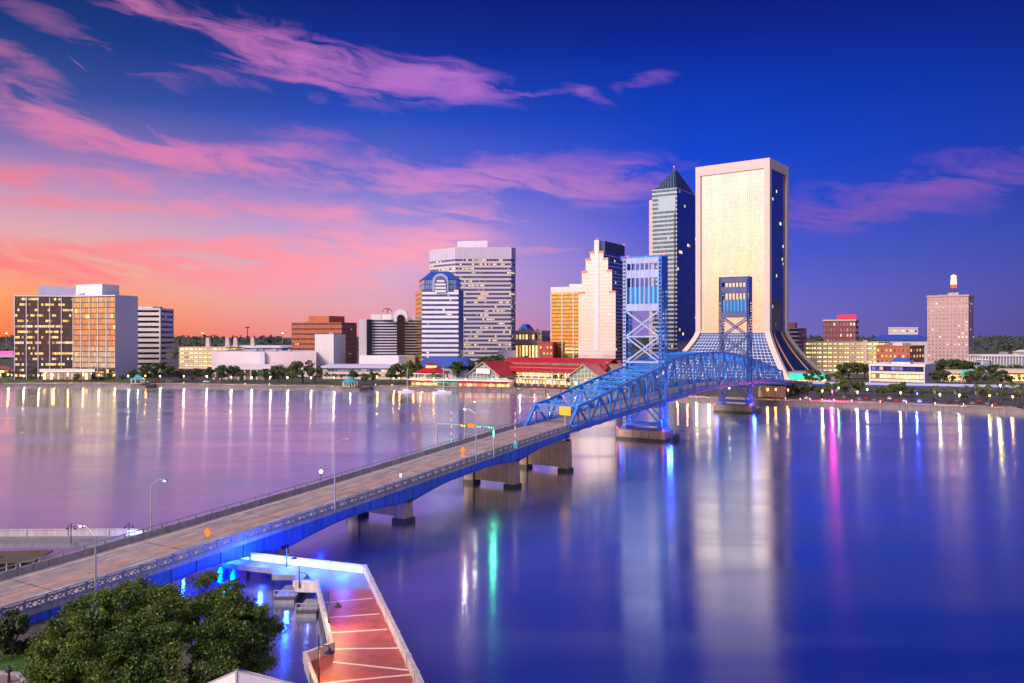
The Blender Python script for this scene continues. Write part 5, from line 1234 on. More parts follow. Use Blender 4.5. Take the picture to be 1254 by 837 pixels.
slope(r, -1, fh.w + 1, -1.2, zw(457), 8, zw(449.5)); slope(r, -1, fh.w + 1, fh.d + 1, zw(457), 22, zw(449.5))
mb = MB(); mb.band(fh.rect(1, fh.w - 1, 8, 22), zw(449.8), zw(446), 2.2, 3.001, 3.999, False); mb.build('clerestory', glass('clerestory_glass', (.25, .3, .28), .5, .15, .25, (1, .8, .4), .7, .2, (.55, .6, .55), 31.0), r, True)
slope(r, -1.5, fh.w + 1.5, 6.5, zw(446.6), 15, zw(441)); slope(r, -1.5, fh.w + 1.5, 23.5, zw(446.6), 15, zw(441))
fa = Frame(574, 611, 700, 516, 31); fa.d = 22
r = house('gabled_restaurant', 'white trimmed gable restaurant with a red roof left of the long market hall', fa.rect())
gable(r, fa, CAMH - 48.5 * .516, CAMH - 33 * .516, MINT, G_MINT)
mb = MB(); q0, q1 = fa.p(fa.w * .3, -1.6), fa.p(fa.w * .75, -1.6); mb.bar((*q0, CAMH - 44 * .516), (*q1, CAMH - 44 * .516), .4, 3.2); mb.build('round_sign', WHITE, r, True)
prism_part('porch', WHITE, r, fa.rect(-1, fa.w + 3, -5, -.1), 6.0, 6.5); piers_on(r, fa.p(-.5, -4.5), fa.p(fa.w + 2.5, -4.5), 6, LANDZ, 6, WHITE, .4, .4, 'porch_post')
fb = Frame(698, 733, 800, 487, 31); fb.d = 20
r = house('glass_gable_hall', 'pale green glazed gable hall in front of the right end of the market', fb.rect())
gable(r, fb, CAMH - 50 * .487, CAMH - 36.5 * .487, MINT, G_MINT)
fc = Frame(733, 756, 800, 505, 31); fc.d = 16
r = house('corner_gable_hall', 'small red roofed gable hall half hidden by the bridge truss', fc.rect())
gable(r, fc, CAMH - 47 * .505, CAMH - 33 * .505, MINT, G_MINT)
# round pavilion
cx_, cy_ = (528 - CX) * .536, 536
r = thing('round_pavilion', 'round pavilion with a two tier red roof and glowing lantern left of the market', 'pavilion', (cx_, cy_, LANDZ))
def ring(mb, z0, r0, z1, r1, n=12):
    a = [(cx_ + r0 * math.cos(2 * math.pi * k / n), cy_ + r0 * math.sin(2 * math.pi * k / n)) for k in range(n)]; b2 = [(cx_ + r1 * math.cos(2 * math.pi * k / n), cy_ + r1 * math.sin(2 * math.pi * k / n)) for k in range(n)]
    mb.prism(a, z0, z1, b2)
for nm, z0, r0, z1, r1, mt in (('lower_roof', 10.2, 12.5, 13.6, 4.0, REDROOF), ('eave', 9.8, 12.6, 10.2, 12.6, WHITE), ('lantern', 13.5, 3.6, 15.2, 3.6, emit('lantern_glow', (1, .55, .2), 1.6)), ('upper_roof', 15.1, 5.8, 17.2, .6, REDROOF), ('drum', LANDZ, 8, 9.8, 8, MARKW), ('terrace', 5.9, 13, 6.4, 13, WHITE)):
    mb = MB(); ring(mb, z0, r0, z1, r1); mb.build(nm, mt, r, True)
for k in range(12): a = 2 * math.pi * (k + .5) / 12; mb = MB(); mb.tube([(cx_ + 11 * math.cos(a), cy_ + 11 * math.sin(a), LANDZ), (cx_ + 11 * math.cos(a), cy_ + 11 * math.sin(a), 9.9)], .35, 6); mb.build('column', WHITE, r, True)
# low terrace of shops
a, b2 = Vector(((503 - CX) * .524, 524)), Vector(((623 - CX) * .502, 502)); dd = (b2 - a).normalized(); nn = Vector((-dd.y, dd.x))
L_ = (b2 - a).length
def tp(s, v): q = a + dd * s + nn * v; return (q.x, q.y)
r = house('terrace_shops', 'low row of red lit quayside restaurants under a white terrace', [tp(0, 0)])
prism_part('core_wall', MARKW, r, [tp(0, 1), tp(L_, 1), tp(L_, 9), tp(0, 9)], LANDZ, 6.2); prism_part('terrace', WHITE, r, [tp(-1, -1), tp(L_ + 1, -1), tp(L_ + 1, 9), tp(-1, 9)], 6.2, 6.9)
for s0, s1, mt in ((0, .28, G_WARM), (.28, .5, G_MINT), (.5, .86, G_RED), (.86, 1, G_WARM)):
    mb = MB(); mb.quad([(*tp(L_ * s0, .9), LANDZ), (*tp(L_ * s1, .9), LANDZ), (*tp(L_ * s1, .9), 5.4), (*tp(L_ * s0, .9), 5.4)], [(s0 * 40, .001), (s1 * 40, .001), (s1 * 40, .99), (s0 * 40, .99)]); mb.build('shopfront', mt, r, True)
AWN = [paint('teal_awning_cloth', (.05, .35, .28), .7, .1, .3), paint('red_awning_cloth', (.5, .04, .04), .7, .1, .3), paint('purple_awning_cloth', (.18, .05, .14), .7, .1, .3)]
for k in range(12):
    s0 = L_ * k / 12; mb = MB(); mb.hexa([(*tp(s0 + .3, -1.4), 4.6), (*tp(s0 + L_ / 12 - .3, -1.4), 4.6), (*tp(s0 + L_ / 12 - .3, .8), 5.6), (*tp(s0 + .3, .8), 5.6), (*tp(s0 + .3, -1.4), 4.75), (*tp(s0 + L_ / 12 - .3, -1.4), 4.75), (*tp(s0 + L_ / 12 - .3, .8), 5.75), (*tp(s0 + .3, .8), 5.75)]); mb.build('awning', AWN[2 if k < 3 else 0 if k < 6 else 1], r, True)
piers_on(r, tp(0, -.8), tp(L_, -.8), 24, 6.9, 8.0, WHITE, .12, .12, 'rail_post'); mb = MB(); mb.bar((*tp(0, -.8), 8.0), (*tp(L_, -.8), 8.0), .15, .15); mb.build('terrace_rail', WHITE, r, True)

# ------------------------------------------------------------------ trees of the far bank
LEAFS = []
for k, cc in enumerate(((.055, .10, .03), (.04, .075, .028), (.085, .12, .03))):
    m, t, b = base_mat(('leaf_green', 'leaf_dark', 'leaf_olive')[k])
    g = t.new('ShaderNodeNewGeometry'); rn = g.outputs['Random Per Island']
    hv = t.rng(rn, 0, 1, .55, 1.5)
    t.l.new(t.mix(1.0, t.mix(rn, (*cc, 1), (cc[0] * 1.5, cc[1] * 1.15, cc[2] * .7, 1)), t.comb(hv, hv, hv), 'MULTIPLY'), b.inputs['Base Color']); b.inputs['Roughness'].default_value = .7
    LEAFS.append(m)
def leaf_mesh(name, centers, radii, n_per, size, mat, seed, flat=.75, tri=False, ex=.45):
    rr = np.random.default_rng(seed); C_ = []
    for c_, ra in zip(centers, radii):
        d = rr.normal(size=(n_per, 3)); d /= np.linalg.norm(d, axis=1)[:, None]
        C_.append(np.array(c_) + d * (ra * rr.uniform(.05 if ex > .6 else .25, 1, n_per) ** ex)[:, None] * np.array([1, 1, flat]))
    P = np.concatenate(C_); n = len(P)
    a = rr.normal(size=(n, 3)); a /= np.linalg.norm(a, axis=1)[:, None]; h = rr.normal(size=(n, 3)); b2 = np.cross(a, h); b2 /= np.linalg.norm(b2, axis=1)[:, None]
    s = size * rr.uniform(.6, 1.35, n)[:, None]
    V = np.stack([P - a * s, P + b2 * s * .55, P + a * s, P - b2 * s * .55], 1).reshape(-1, 3)
    me = bpy.data.meshes.new(name); me.vertices.add(4 * n); me.vertices.foreach_set('co', V.ravel())
    me.loops.add(4 * n); me.loops.foreach_set('vertex_index', np.arange(4 * n)); me.polygons.add(n)
    me.polygons.foreach_set('loop_start', np.arange(n) * 4)
    try: me.polygons.foreach_set('loop_total', np.full(n, 4))
    except Exception: pass
    me.materials.append(mat); me.update(calc_edges=True); me.validate(); return me
def tree_proto(k, seed, h=9.0):
    rr = random.Random(seed); cs = []; rs = []
    for i in range(14):
        a = rr.uniform(0, 6.28); q = rr.uniform(.1, 1) ** .6; z = rr.uniform(.36, .92); w_ = .46 * h * math.sin(math.pi * min(1, (z - .2) / .85)) 
        cs.append((w_ * q * math.cos(a), w_ * q * math.sin(a), z * h)); rs.append(h * rr.uniform(.12, .21))
    me = leaf_mesh('crown', cs, rs, 75, .5, LEAFS[k], seed)
    mb = MB(); mb.tube([(0, 0, -.2), (.1, 0, h * .3), (0, .1, h * .6)], [.32, .24, .1], 6)
    for i in range(4): mb.tube([(.1, 0, h * .28), (cs[i][0] * .8, cs[i][1] * .8, cs[i][2])], [.14, .05], 5)
    return me, mb
def palm_proto(seed, h=8.5):
    rr = random.Random(seed); mb = MB()
    for i in range(24):
        a = 2 * math.pi * i / 24 + rr.uniform(-.1, .1); up = rr.uniform(-.6, 1.1); L = rr.uniform(1.7, 2.5); pts = []
        for s in range(5):
            f = s / 4; x = L * f; z = h + up * x * .8 - .28 * x * x; pts.append((x, z, .42 * math.sin(math.pi * min(1, f * .85 + .12))))
        for (x0, z0, w0), (x1, z1, w1) in zip(pts[:-1], pts[1:]):
            c_, s_ = math.cos(a), math.sin(a)
            for sg in (-1, 1): mb.quad([(x0 * c_, x0 * s_, z0), (x1 * c_, x1 * s_, z1), (x1 * c_ - sg * s_ * w1, x1 * s_ + sg * c_ * w1, z1 - w1 * .5), (x0 * c_ - sg * s_ * w0, x0 * s_ + sg * c_ * w0, z0 - w0 * .5)])
    tb_ = MB(); tb_.tube([(0, 0, -.2), (.12, .05, h * .5), (0, 0, h)], [.24, .19, .2], 7)
    return mb, tb_
TREES = [(163, 452, 0), (178, 446, 1), (193, 444, 1), (207, 448, 1), (222, 452, 0), (240, 451, 1), (256, 449, 0), (271, 447, 1), (285, 448, 1),
         (296, 454, 1), (312, 454, 1), (326, 451, 1), (341, 448, 1), (357, 446, 0), (371, 441, 1), (386, 449, 1), (431, 454, 1), (446, 457, 1), (456, 455, 0),
         (478, 451, 0), (490, 445, 1), (501, 442, 0), (511, 446, 1), (10, 452, 2), (38, 460, 2), (56, 460, 0), (70, 459, 2), (93, 458, 2), (112, 458, 0), (131, 457, 2), (150, 459, 0), (235, 461, 0)]
PALMS = [(392, 456), (400, 454), (408, 456), (418, 457), (410, 458), (344, 459), (556, 450), (548, 452), (680, 457), (688, 456), (530, 454)]
RTREES = [(1035, 462, 0), (1002, 472, 0), (1016, 468, 2), (1050, 466, 1), (1082, 473, 0), (1094, 470, 2), (1104, 468, 0), (1117, 474, 1), (1128, 477, 0), (1074, 478, 1), (985, 472, 1), (972, 470, 1), (1205, 474, 1), (1225, 478, 0), (1245, 480, 1), (1180, 480, 1)]
RPALMS = [(967, 468), (980, 470), (992, 466), (1010, 470), (1024, 472), (1044, 474), (1062, 470), (1138, 472), (1146, 470), (1154, 474), (1163, 471), (1172, 475), (1183, 470), (1190, 476), (1196, 468), (1203, 472), (1211, 468), (1218, 474), (1226, 467), (1233, 472), (1240, 466), (1247, 471), (1252, 468), (1160, 480), (1198, 482), (1230, 481)]
BTREES = [(1030, 446, 1, 600), (1040, 443, 1, 605), (1050, 444, 1, 600), (1059, 446, 1, 610), (1150, 441, 1, 610), (1160, 439, 1, 620), (1170, 440, 1, 615), (1181, 441, 1, 625), (1192, 443, 1, 620), (1208, 447, 1, 600), (1220, 446, 1, 600), (1232, 447, 1, 598), (1244, 446, 1, 600), (598, 436, 1, 640), (608, 434, 1, 650), (590, 438, 1, 640), (640, 436, 1, 690), (650, 437, 1, 690), (700, 461, 0, 500), (930, 462, 1, 470), (945, 463, 0, 470), (955, 466, 1, 455), (560, 442, 1, 600), (573, 443, 1, 610)]
BTREES += [(px, 452 + (px * 7) % 9, (px // 3) % 3, 520 + (px * 13) % 60) for px in (994, 1004, 1014, 1024, 1146, 1156, 1166, 1176, 1187, 1197, 1207, 1217, 1228, 1238, 1249)]
protos = {}
def spot_tree(px, ytop, k, Y, label, name, group):
    key = (name, k, int(px) % 3); h = max(3.5, CAMH - (ytop - HY) / F * Y - LANDZ); x = (px - CX) / F * Y
    if key not in protos:
        t_ = thing(name, label, 'palm' if name == 'palm_tree' else 'tree', (x, Y, LANDZ), 0, group)
        if name == 'palm_tree':
            mb, tb_ = palm_proto(hash(key[1:]) % 97 + key[2]); mb.build('crown', LEAFS[0], t_); tb_.build('trunk', BARK, t_); t_['h0'] = 10.0
        else:
            me, tb_ = tree_proto(k, key[2] * 7 + k + 3); o = bpy.data.objects.new('crown', me); COL.objects.link(o); o.parent = t_; tb_.build('trunk', BARK, t_); t_['h0'] = 9.2
        protos[key] = t_; t_.scale = (h / t_['h0'],) * 3; t_.rotation_euler.z = px
        return t_
    p = protos[key]; s = h / p['h0']; rr = random.Random(int(px * 7))
    return copy_tree(p, (x, Y, LANDZ), px * 1.7, label, (s * rr.uniform(.9, 1.15), s * rr.uniform(.9, 1.15), s))
def shoreY(px):
    for (x0, y0), (x1, y1) in zip(SHORE[:-1], SHORE[1:]):
        k = (px - CX) / F; d0, d1 = x0 - k * y0, x1 - k * y1
        if d0 <= 0 <= d1 or d1 <= 0 <= d0: f = d0 / (d0 - d1); return y0 + (y1 - y0) * f
    return 500
GRP = 'broad leafed trees along the far bank'
ZONE = [(0, 155, 'low tree in front of the dark glass block'), (155, 245, 'dark tree in front of the white ribbon office'), (245, 300, 'dark tree at the left end of the theatre hall'), (300, 400, 'tree in front of the pinkish theatre hall'), (400, 470, 'tree by the second teal gazebo'), (470, 575, 'tree left of the red roofed market'), (575, 700, 'tree behind the red roofed market'), (700, 900, 'tree at the foot of the bridge'), (900, 1000, 'tree by the far end of the bridge'), (1000, 1064, 'tree in front of the yellow lit garage'), (1064, 1140, 'tree in front of the white glass pavilion'), (1140, 1200, 'tree in front of the pinkish hotel'), (1200, 1260, 'tree near the right edge of the far bank')]
zcount = {}
def zlabel(px, kind, extra=''):
    for a, b2, s in ZONE:
        if a <= px < b2:
            key = (s, kind, extra); n = zcount[key] = zcount.get(key, 0) + 1
            s2 = s.replace('tree', kind) if kind != 'tree' else s
            return f"{ORD[n - 1]} {extra}{s2}"
for px, yt, k in sorted(TREES): spot_tree(px, yt, k, shoreY(px) + 22 + (px * 13 % 17), zlabel(px, 'tree'), 'broadleaf_tree', GRP)
for px, yt in sorted(PALMS): spot_tree(px, yt, 0, shoreY(px) + 14, zlabel(px, 'palm'), 'palm_tree', 'palms along the far bank')
for px, yt, k in sorted(RTREES): spot_tree(px, yt, k, shoreY(px) + 34 + (px * 7 % 20), zlabel(px, 'tree'), 'broadleaf_tree', GRP)
for px, yt in sorted(RPALMS): spot_tree(px, yt, 0, shoreY(px) + 16 + (px * 11 % 36), zlabel(px, 'palm'), 'palm_tree', 'palms along the far bank')
for px, yt, k, Y in sorted(BTREES): spot_tree(px, yt, k, Y, zlabel(px, 'tree', 'rear '), 'broadleaf_tree', GRP)

# ------------------------------------------------------------------ lamps, lights, cars, gazebos, boats on the far bank
GLW = emit('lamp_globe_warm', (1, .78, .42), 10); GLY = emit('lamp_globe_yellow', (1, .72, .12), 10); GLG = emit('lamp_globe_green', (.2, 1, .25), 6); GLO = emit('lamp_globe_orange', (1, .42, .08), 9); GLP = emit('lamp_globe_pink', (1, .04, .28), 5); GLB = emit('lamp_globe_blue', (.05, .1, 1), 6)
LAMPS = [(10, 459.5, 'y'), (29, 461, 'w'), (47, 460.5, 'w'), (65, 460, 'y'), (83, 460, 'y'), (102, 460, 'y'), (121, 460, 'w'), (140, 460, 'y'), (157, 461, 'w'), (178, 461, 'o'), (196, 461.5, 'w'), (225, 461.5, 'w'), (253, 461.5, 'w'), (283, 463, 'w'), (308, 463, 'w'), (331, 462.5, 'w'), (352, 463, 'w'), (381, 463.5, 'w'), (409, 463.5, 'w'), (462, 462, 'y'), (482, 467.5, 'o'), (489, 468, 'o'), (506, 468.5, 'o'), (515, 468.5, 'o'), (531, 468.5, 'o'), (547, 469, 'o'), (570, 470, 'o'), (585, 470, 'r'), (603, 470.5, 'w'), (622, 471, 'r'), (637, 471.5, 'w'), (655, 472, 'r'), (672, 472, 'w'), (690, 473, 'r'), (705, 474, 'w'),
         (830, 478, 'o'), (842, 478, 'o'), (853, 479, 'w'), (868, 479, 'w'), (893, 480, 'w'), (940, 478, 'y'), (950, 478, 'o'), (965, 478.5, 'o'), (1007, 480.5, 'y'), (1019, 483, 'p'), (1027, 476, 'g'), (1050, 482, 'w'), (1062, 478, 'w'), (1103, 485, 'y'), (1123, 484, 'b'), (1151, 484, 'w'), (1175, 486, 'w'), (1212, 487.5, 'y'), (1225, 473, 'y'), (1240, 490, 'o')]
LC = {'y': (GLY, (1, .75, .2), 1.0), 'w': (GLW, (1, .84, .6), 1.0), 'o': (GLO, (1, .42, .1), .9), 'r': (GLP, (1, .05, .12), 1.7), 'g': (GLG, (.2, 1, .3), .5), 'p': (GLP, (1, .03, .30), 16.0), 'b': (GLB, (.05, .1, 1), 2.2)}
LWORD = {'y': 'yellow', 'w': 'warm white', 'o': 'orange', 'r': 'red', 'g': 'green', 'p': 'magenta', 'b': 'blue'}
LZ = [(0, 92, 'in front of the left half of the dark glass block'), (92, 150, 'in front of the right half of the dark glass block'), (150, 245, 'near the first teal gazebo'), (245, 320, 'before the theatre colonnade'), (320, 470, 'under the trees by the theatre'), (470, 575, 'by the round pavilion'), (575, 720, 'along the red roofed market quay'), (720, 880, 'behind the bridge span'), (880, 1000, 'by the far end of the bridge'), (1000, 1064, 'below the yellow lit garage'), (1064, 1140, 'below the white glass pavilion'), (1140, 1260, 'below the pinkish hotel')]
lcount = {}
lproto = {}
LPOW = 1700
for px, py, kk in LAMPS:
    Y = shoreY(px) + 6 + (px % 5); z = max(4.6, CAMH - (py - HY) / F * Y - LANDZ); x = (px - CX) / F * Y
    zone = next(s for a_, b_, s in LZ if a_ <= px < b_); n = lcount[(zone, kk)] = lcount.get((zone, kk), 0) + 1
    lb = f"{ORD[n - 1]} {LWORD[kk]} quay lamp {zone}"
    r = thing('quay_lamp', lb, 'lamp post', (x, Y, LANDZ), 0, 'lamp posts along the far quay')
    if 'pole' not in lproto:
        mb = MB(); mb.tube([(0, 0, 0), (0, 0, 1)], [.12, .07], 6); lproto['pole'] = mb.build('pole', DARKM, r)
        p = lproto['pole']
    else: p = lproto['pole'].copy(); COL.objects.link(p); p.parent = r
    p.scale = (1, 1, z)
    if kk not in lproto: mb = MB(); mb.ball((0, 0, 0), .42, 8, 6); g = lproto[kk] = mb.build('lamp_globe', LC[kk][0], r)
    else: g = lproto[kk].copy(); COL.objects.link(g); g.parent = r
    g.location = (0, 0, z + .35)
    lamp_light(r, (0, -.2, z - .28), LPOW * LC[kk][2] * (.35 + .9 * ((px * 37 % 101) / 101)), LC[kk][1], .18)
# low bollard lights on the quay
bl = None
for i, px in enumerate((962, 980, 992, 1007, 1021, 1043, 1078, 1110, 1145, 1180, 1215, 300, 330, 225, 460, 480)):
    Y = shoreY(px) + 1.6; x = (px - CX) / F * Y; lb = f"{ORD[i]} low white bollard light on the far quay edge"
    if bl is None:
        bl = thing('bollard_light', lb, 'bollard', (x, Y, LANDZ), 0, 'low bollard lights on the far quay'); mb = MB(); mb.tube([(0, 0, 0), (0, 0, 1.0)], .18, 8); mb.build('post', WHITE, bl); mb = MB(); mb.ball((0, 0, 1.15), .24, 8, 5); mb.build('lens', emit('bollard_lens', (1, .85, .7), 3), bl)
    else: copy_tree(bl, (x, Y, LANDZ), 0, lb)
# gazebos
def gazebo(px, Y, rad, label):
    x = (px - CX) / F * Y; r = thing('gazebo', label, 'gazebo', (x, Y, LANDZ)); n = 8
    def rg(z0, r0, z1, r1): mb = MB(); mb.prism([(r0 * math.cos(2 * math.pi * k / n), r0 * math.sin(2 * math.pi * k / n)) for k in range(n)], z0, z1, [(r1 * math.cos(2 * math.pi * k / n), r1 * math.sin(2 * math.pi * k / n)) for k in range(n)]); return mb
    rg(0.1, rad, .5, rad).build('floor', CONC, r); rg(3.2, rad * 1.12, 5.0, rad * .42).build('lower_roof', TEALROOF, r); rg(4.9, rad * .36, 5.5, rad * .36).build('clerestory', WHITE, r); rg(5.4, rad * .52, 6.6, .15).build('upper_roof', TEALROOF, r)
    for k in range(n): a_ = 2 * math.pi * k / n; mb = MB(); mb.tube([(rad * .92 * math.cos(a_), rad * .92 * math.sin(a_), .4), (rad * .92 * math.cos(a_), rad * .92 * math.sin(a_), 3.3)], .22, 6); mb.build('column', WHITE, r)
    lamp_light(r, (0, 0, 2.8), 350, (1, .8, .45), .3)
gazebo(169, shoreY(169) + 9, 4.6, 'teal roofed gazebo on the quay right of the dark glass block'); gazebo(429, shoreY(429) + 8, 5.0, 'teal roofed gazebo on the quay bulge left of the sailboats')
# boats
HULL = paint('boat_white', (.8, .79, .8), .25, .04, .2)
def sailboat(px, py, L, hm, label, rz):
    p = gnd(px, py); r = thing('sailboat', label, 'sailboat', (p.x, p.y, 0), rz)
    mb = MB(); st = []
    for f in np.linspace(0, 1, 9):
        x = (f - .5) * L; w_ = L * .15 * (math.sin(math.pi * min(1, .25 + f * .75)) ** .7) * (1 if f < .98 else .1); st.append([(x, -w_, 1.15 + .35 * f), (x, -w_ * .6, -.2), (x, w_ * .6, -.2), (x, w_, 1.15 + .35 * f)])
    for s_ in st: mb.v += s_
    for k in range(8):
        for j in range(4): mb.f.append((k * 4 + j, (k + 1) * 4 + j, (k + 1) * 4 + (j + 1) % 4, k * 4 + (j + 1) % 4))
    mb.f.append((0, 1, 2, 3)); mb.f.append((35, 34, 33, 32)); mb.build('hull', HULL, r)
    mb = MB(); mb.prism([(-L * .2, -L * .075), (L * .22, -L * .05), (L * .22, L * .05), (-L * .2, L * .075)], 1.3, 2.1, [(-L * .19, -L * .065), (L * .16, -L * .04), (L * .16, L * .04), (-L * .19, L * .065)]); mb.build('cabin', HULL, r)
    mb = MB(); mb.tube([(L * .08, 0, 1.2), (L * .08, 0, hm)], [.14, .09], 6); mb.build('mast', WHITE, r)
    mb = MB(); mb.tube([(L * .08, 0, 2.9), (-L * .36, 0, 2.8)], .16, 6); mb.build('boom', WHITE, r)
    mb = MB(); mb.tube([(L * .08, 0, hm), (L * .5, 0, 1.5)], .03, 4); mb.tube([(L * .08, 0, hm), (-L * .5, 0, 1.3)], .03, 4); mb.build('stay', DARKM, r)
sailboat(497, 481.2, 9.5, 15.5, 'white sailboat moored by the trees left of the market', .1); sailboat(541, 482.2, 11.5, 16.5, 'larger white sailboat moored before the round pavilion', .05)
# mooring piles off the market quay
pl = None
for i, px in enumerate(range(560, 760, 18)):
    Y = shoreY(px) - 2.2; x = (px - CX) / F * Y; lb = f"{ORD[i]} mooring pile off the red roofed market quay"
    if pl is None: mb = MB(); mb.tube([(0, 0, -2), (0, 0, 3.6)], .22, 7); pl = mb.build('mooring_pile', WETM); tag(pl, lb, 'pile', 'mooring piles off the market'); pl.location = (x, Y, 0)
    else: o = pl.copy(); COL.objects.link(o); o.location = (x, Y, 0); o['label'] = lb
# parked cars
CARC = [('white', paint('car_white', (.7, .7, .72), .3, .03)), ('silver', paint('car_silver', (.35, .37, .4), .3, .03, metal=.6)), ('dark blue', paint('car_blue', (.03, .05, .2), .3, .03)), ('red', paint('car_red', (.4, .02, .03), .3, .03)), ('black', paint('car_black', (.02, .02, .025), .25, .03))]
CGL = paint('car_window', (.02, .025, .03), .1, .05); TYRE = paint('tyre', (.02, .02, .02), .8, .1); TAIL = paint('tail_lamp', (.5, .02, .02), .3)
def car(loc, rz, ci, label):
    r = thing('parked_car', label, 'car', loc, rz, 'cars parked along the right waterfront')
    key = ('car', ci)
    if key in protos:
        bpy.data.objects.remove(r); c_ = copy_tree(protos[key], loc, rz, label); return c_
    side = [(-2.2, .35), (2.15, .35), (2.2, .75), (1.9, .92), (.95, 1.0), (-2.0, 1.05), (-2.25, .8)]
    def extr(mb, pr, w0, w1=None):
        n = len(pr); i = len(mb.v); w1 = w1 or [w0] * n; mb.v += [(x, -w_, z) for (x, z), w_ in zip(pr, w1)] + [(x, w_, z) for (x, z), w_ in zip(pr, w1)]
        mb.f.append(tuple(i + k for k in range(n))); mb.f.append(tuple(i + n + k for k in reversed(range(n))))
        for k in range(n): mb.f.append((i + (k + 1) % n, i + k, i + n + k, i + n + (k + 1) % n))
    mb = MB(); extr(mb, side, .88); mb.build('body', CARC[ci][1], r)
    mb = MB(); extr(mb, [(1.0, .98), (.3, 1.42), (-1.3, 1.45), (-1.9, 1.03)], .8, [.8, .66, .66, .8]); mb.build('window', CGL, r)
    mb = MB(); mb.box(-1.3, .25, -.67, .67, 1.43, 1.5); mb.build('roof', CARC[ci][1], r)
    for x in (-1.35, 1.35):
        for y in (-.82, .82): mb = MB(); mb.tube([(x, y - .1, .33), (x, y + .1, .33)], .33, 10); mb.build('wheel', TYRE, r)
    for y in (-.6, .6): mb = MB(); mb.box(-2.29, -2.2, y - .2, y + .2, .7, .88); mb.build('tail_lamp', TAIL, r)
    protos[key] = r; return r
ccnt = {}
for i in range(26):
    px = 988 + i * 9.2; Y = shoreY(px) + 15 + (i % 2) * .6 + (12 if i % 3 == 2 else 0); ci = (i * 7 + i // 3) % 5; x = (px - CX) / F * Y
    zone = next(s for a_, b_, s in LZ if a_ <= px < b_); row = 'rear row' if i % 3 == 2 else 'front row'; n = ccnt[(zone, ci, row)] = ccnt.get((zone, ci, row), 0) + 1
    car((x, Y, LANDZ + .012), 1.05 + (i % 4) * .03, ci, f"{ORD[n - 1]} {CARC[ci][0]} car, {row}, {zone}")
for i in range(7):
    px = 178 + i * 15; Y = shoreY(px) + 26; ci = (i * 3) % 5; x = (px - CX) / F * Y; car((x, Y, LANDZ + .012), .05, ci, f"{CARC[ci][0]} car on the bank road, {ORD[i]} along it from the first gazebo")
# ------------------------------------------------------------------ near bank
NB = [(-400, 150), (-110, 118), (-80, 106), (-58, 99), (-45, 94), (-34, 86), (-28, 78), (-23, 67), (-12, 60), (-8, 45), (-4, 30), (12, 18), (12, -150), (-400, -150)]
mb = MB(); mb.prism(list(reversed(NB)), -1, 2.3)
structure(mb.build('near_bank_ground', paint('near_ground', (.07, .065, .05), .9, .3, .4)))
# lawn: a green sheet plus blades
LAWN2 = paint('grass_sheet', (.05, .13, .02), .95, .3, .8)
mb = MB(); mb.quad([gnd(-60, 850, 2.304), gnd(150, 850, 2.304), gnd(150, 800, 2.304), gnd(60, 797, 2.304), gnd(-60, 806, 2.304)]); structure(mb.build('lawn_ground', LAWN2))
rr = np.random.default_rng(5); n = 26000
gx, gy = rr.uniform(-62, -33, n), rr.uniform(66, 84, n); keep = (gx / gy > -.72) & (gx / gy < -.45) & (gy < 83.5); gx, gy = gx[keep], gy[keep]; n = len(gx)
hh = rr.uniform(.08, .22, n); an = rr.uniform(0, 6.28, n); ln = rr.normal(0, .06, (n, 2))
V = np.stack([np.stack([gx - .03 * np.cos(an), gy - .03 * np.sin(an), np.full(n, 2.3)], 1), np.stack([gx + .03 * np.cos(an), gy + .03 * np.sin(an), np.full(n, 2.3)], 1), np.stack([gx + ln[:, 0], gy + ln[:, 1], 2.3 + hh], 1)], 1).reshape(-1, 3)
me = bpy.data.meshes.new('grass'); me.from_pydata(V.tolist(), [], np.arange(3 * n).reshape(-1, 3).tolist()); 
m, t, b = base_mat('grass_blade'); g = t.new('ShaderNodeNewGeometry'); t.l.new(t.mix(g.outputs['Random Per Island'], (.04, .13, .015, 1), (.10, .20, .03, 1)), b.inputs['Base Color']); b.inputs['Roughness'].default_value = .7
me.materials.append(m); o = bpy.data.objects.new('grass', me); COL.objects.link(o); o['kind'] = 'stuff'
# kerb of a terrace in the corner
mb = MB(); q = [gnd(-40, 845, 2.31), gnd(40, 845, 2.31), gnd(22, 826, 2.31), gnd(-40, 822, 2.31)]
mb.prism([(p.x, p.y) for p in q], 2.28, 2.5); structure(mb.build('terrace_paving', PROM))
mb = MB(); p0, p1, p2 = gnd(-40, 822, 2.6), gnd(22, 826, 2.6), gnd(40, 845, 2.6); mb.bar(p0, p1, .3, .35); mb.bar(p1, p2, .3, .35); tag(mb.build('terrace_kerb', PARA), 'low pale kerb round the paved corner at the lower left', 'kerb')
p = gnd(11, 836, 2.5); r = thing('garden_post_lamp', 'short dark finial post lamp standing on the paved corner', 'lamp post', p)
mb = MB(); mb.tube([(0, 0, 0), (0, 0, .9)], [.16, .1], 8); mb.build('post', DARKM, r); mb = MB(); mb.tube([(0, 0, .9), (0, 0, 1.0), (0, 0, 1.25), (0, 0, 1.4)], [.12, .3, .28, .08], 10); mb.build('lantern', DARKM, r); mb = MB(); mb.ball((0, 0, 1.5), .12); mb.build('finial', DARKM, r)

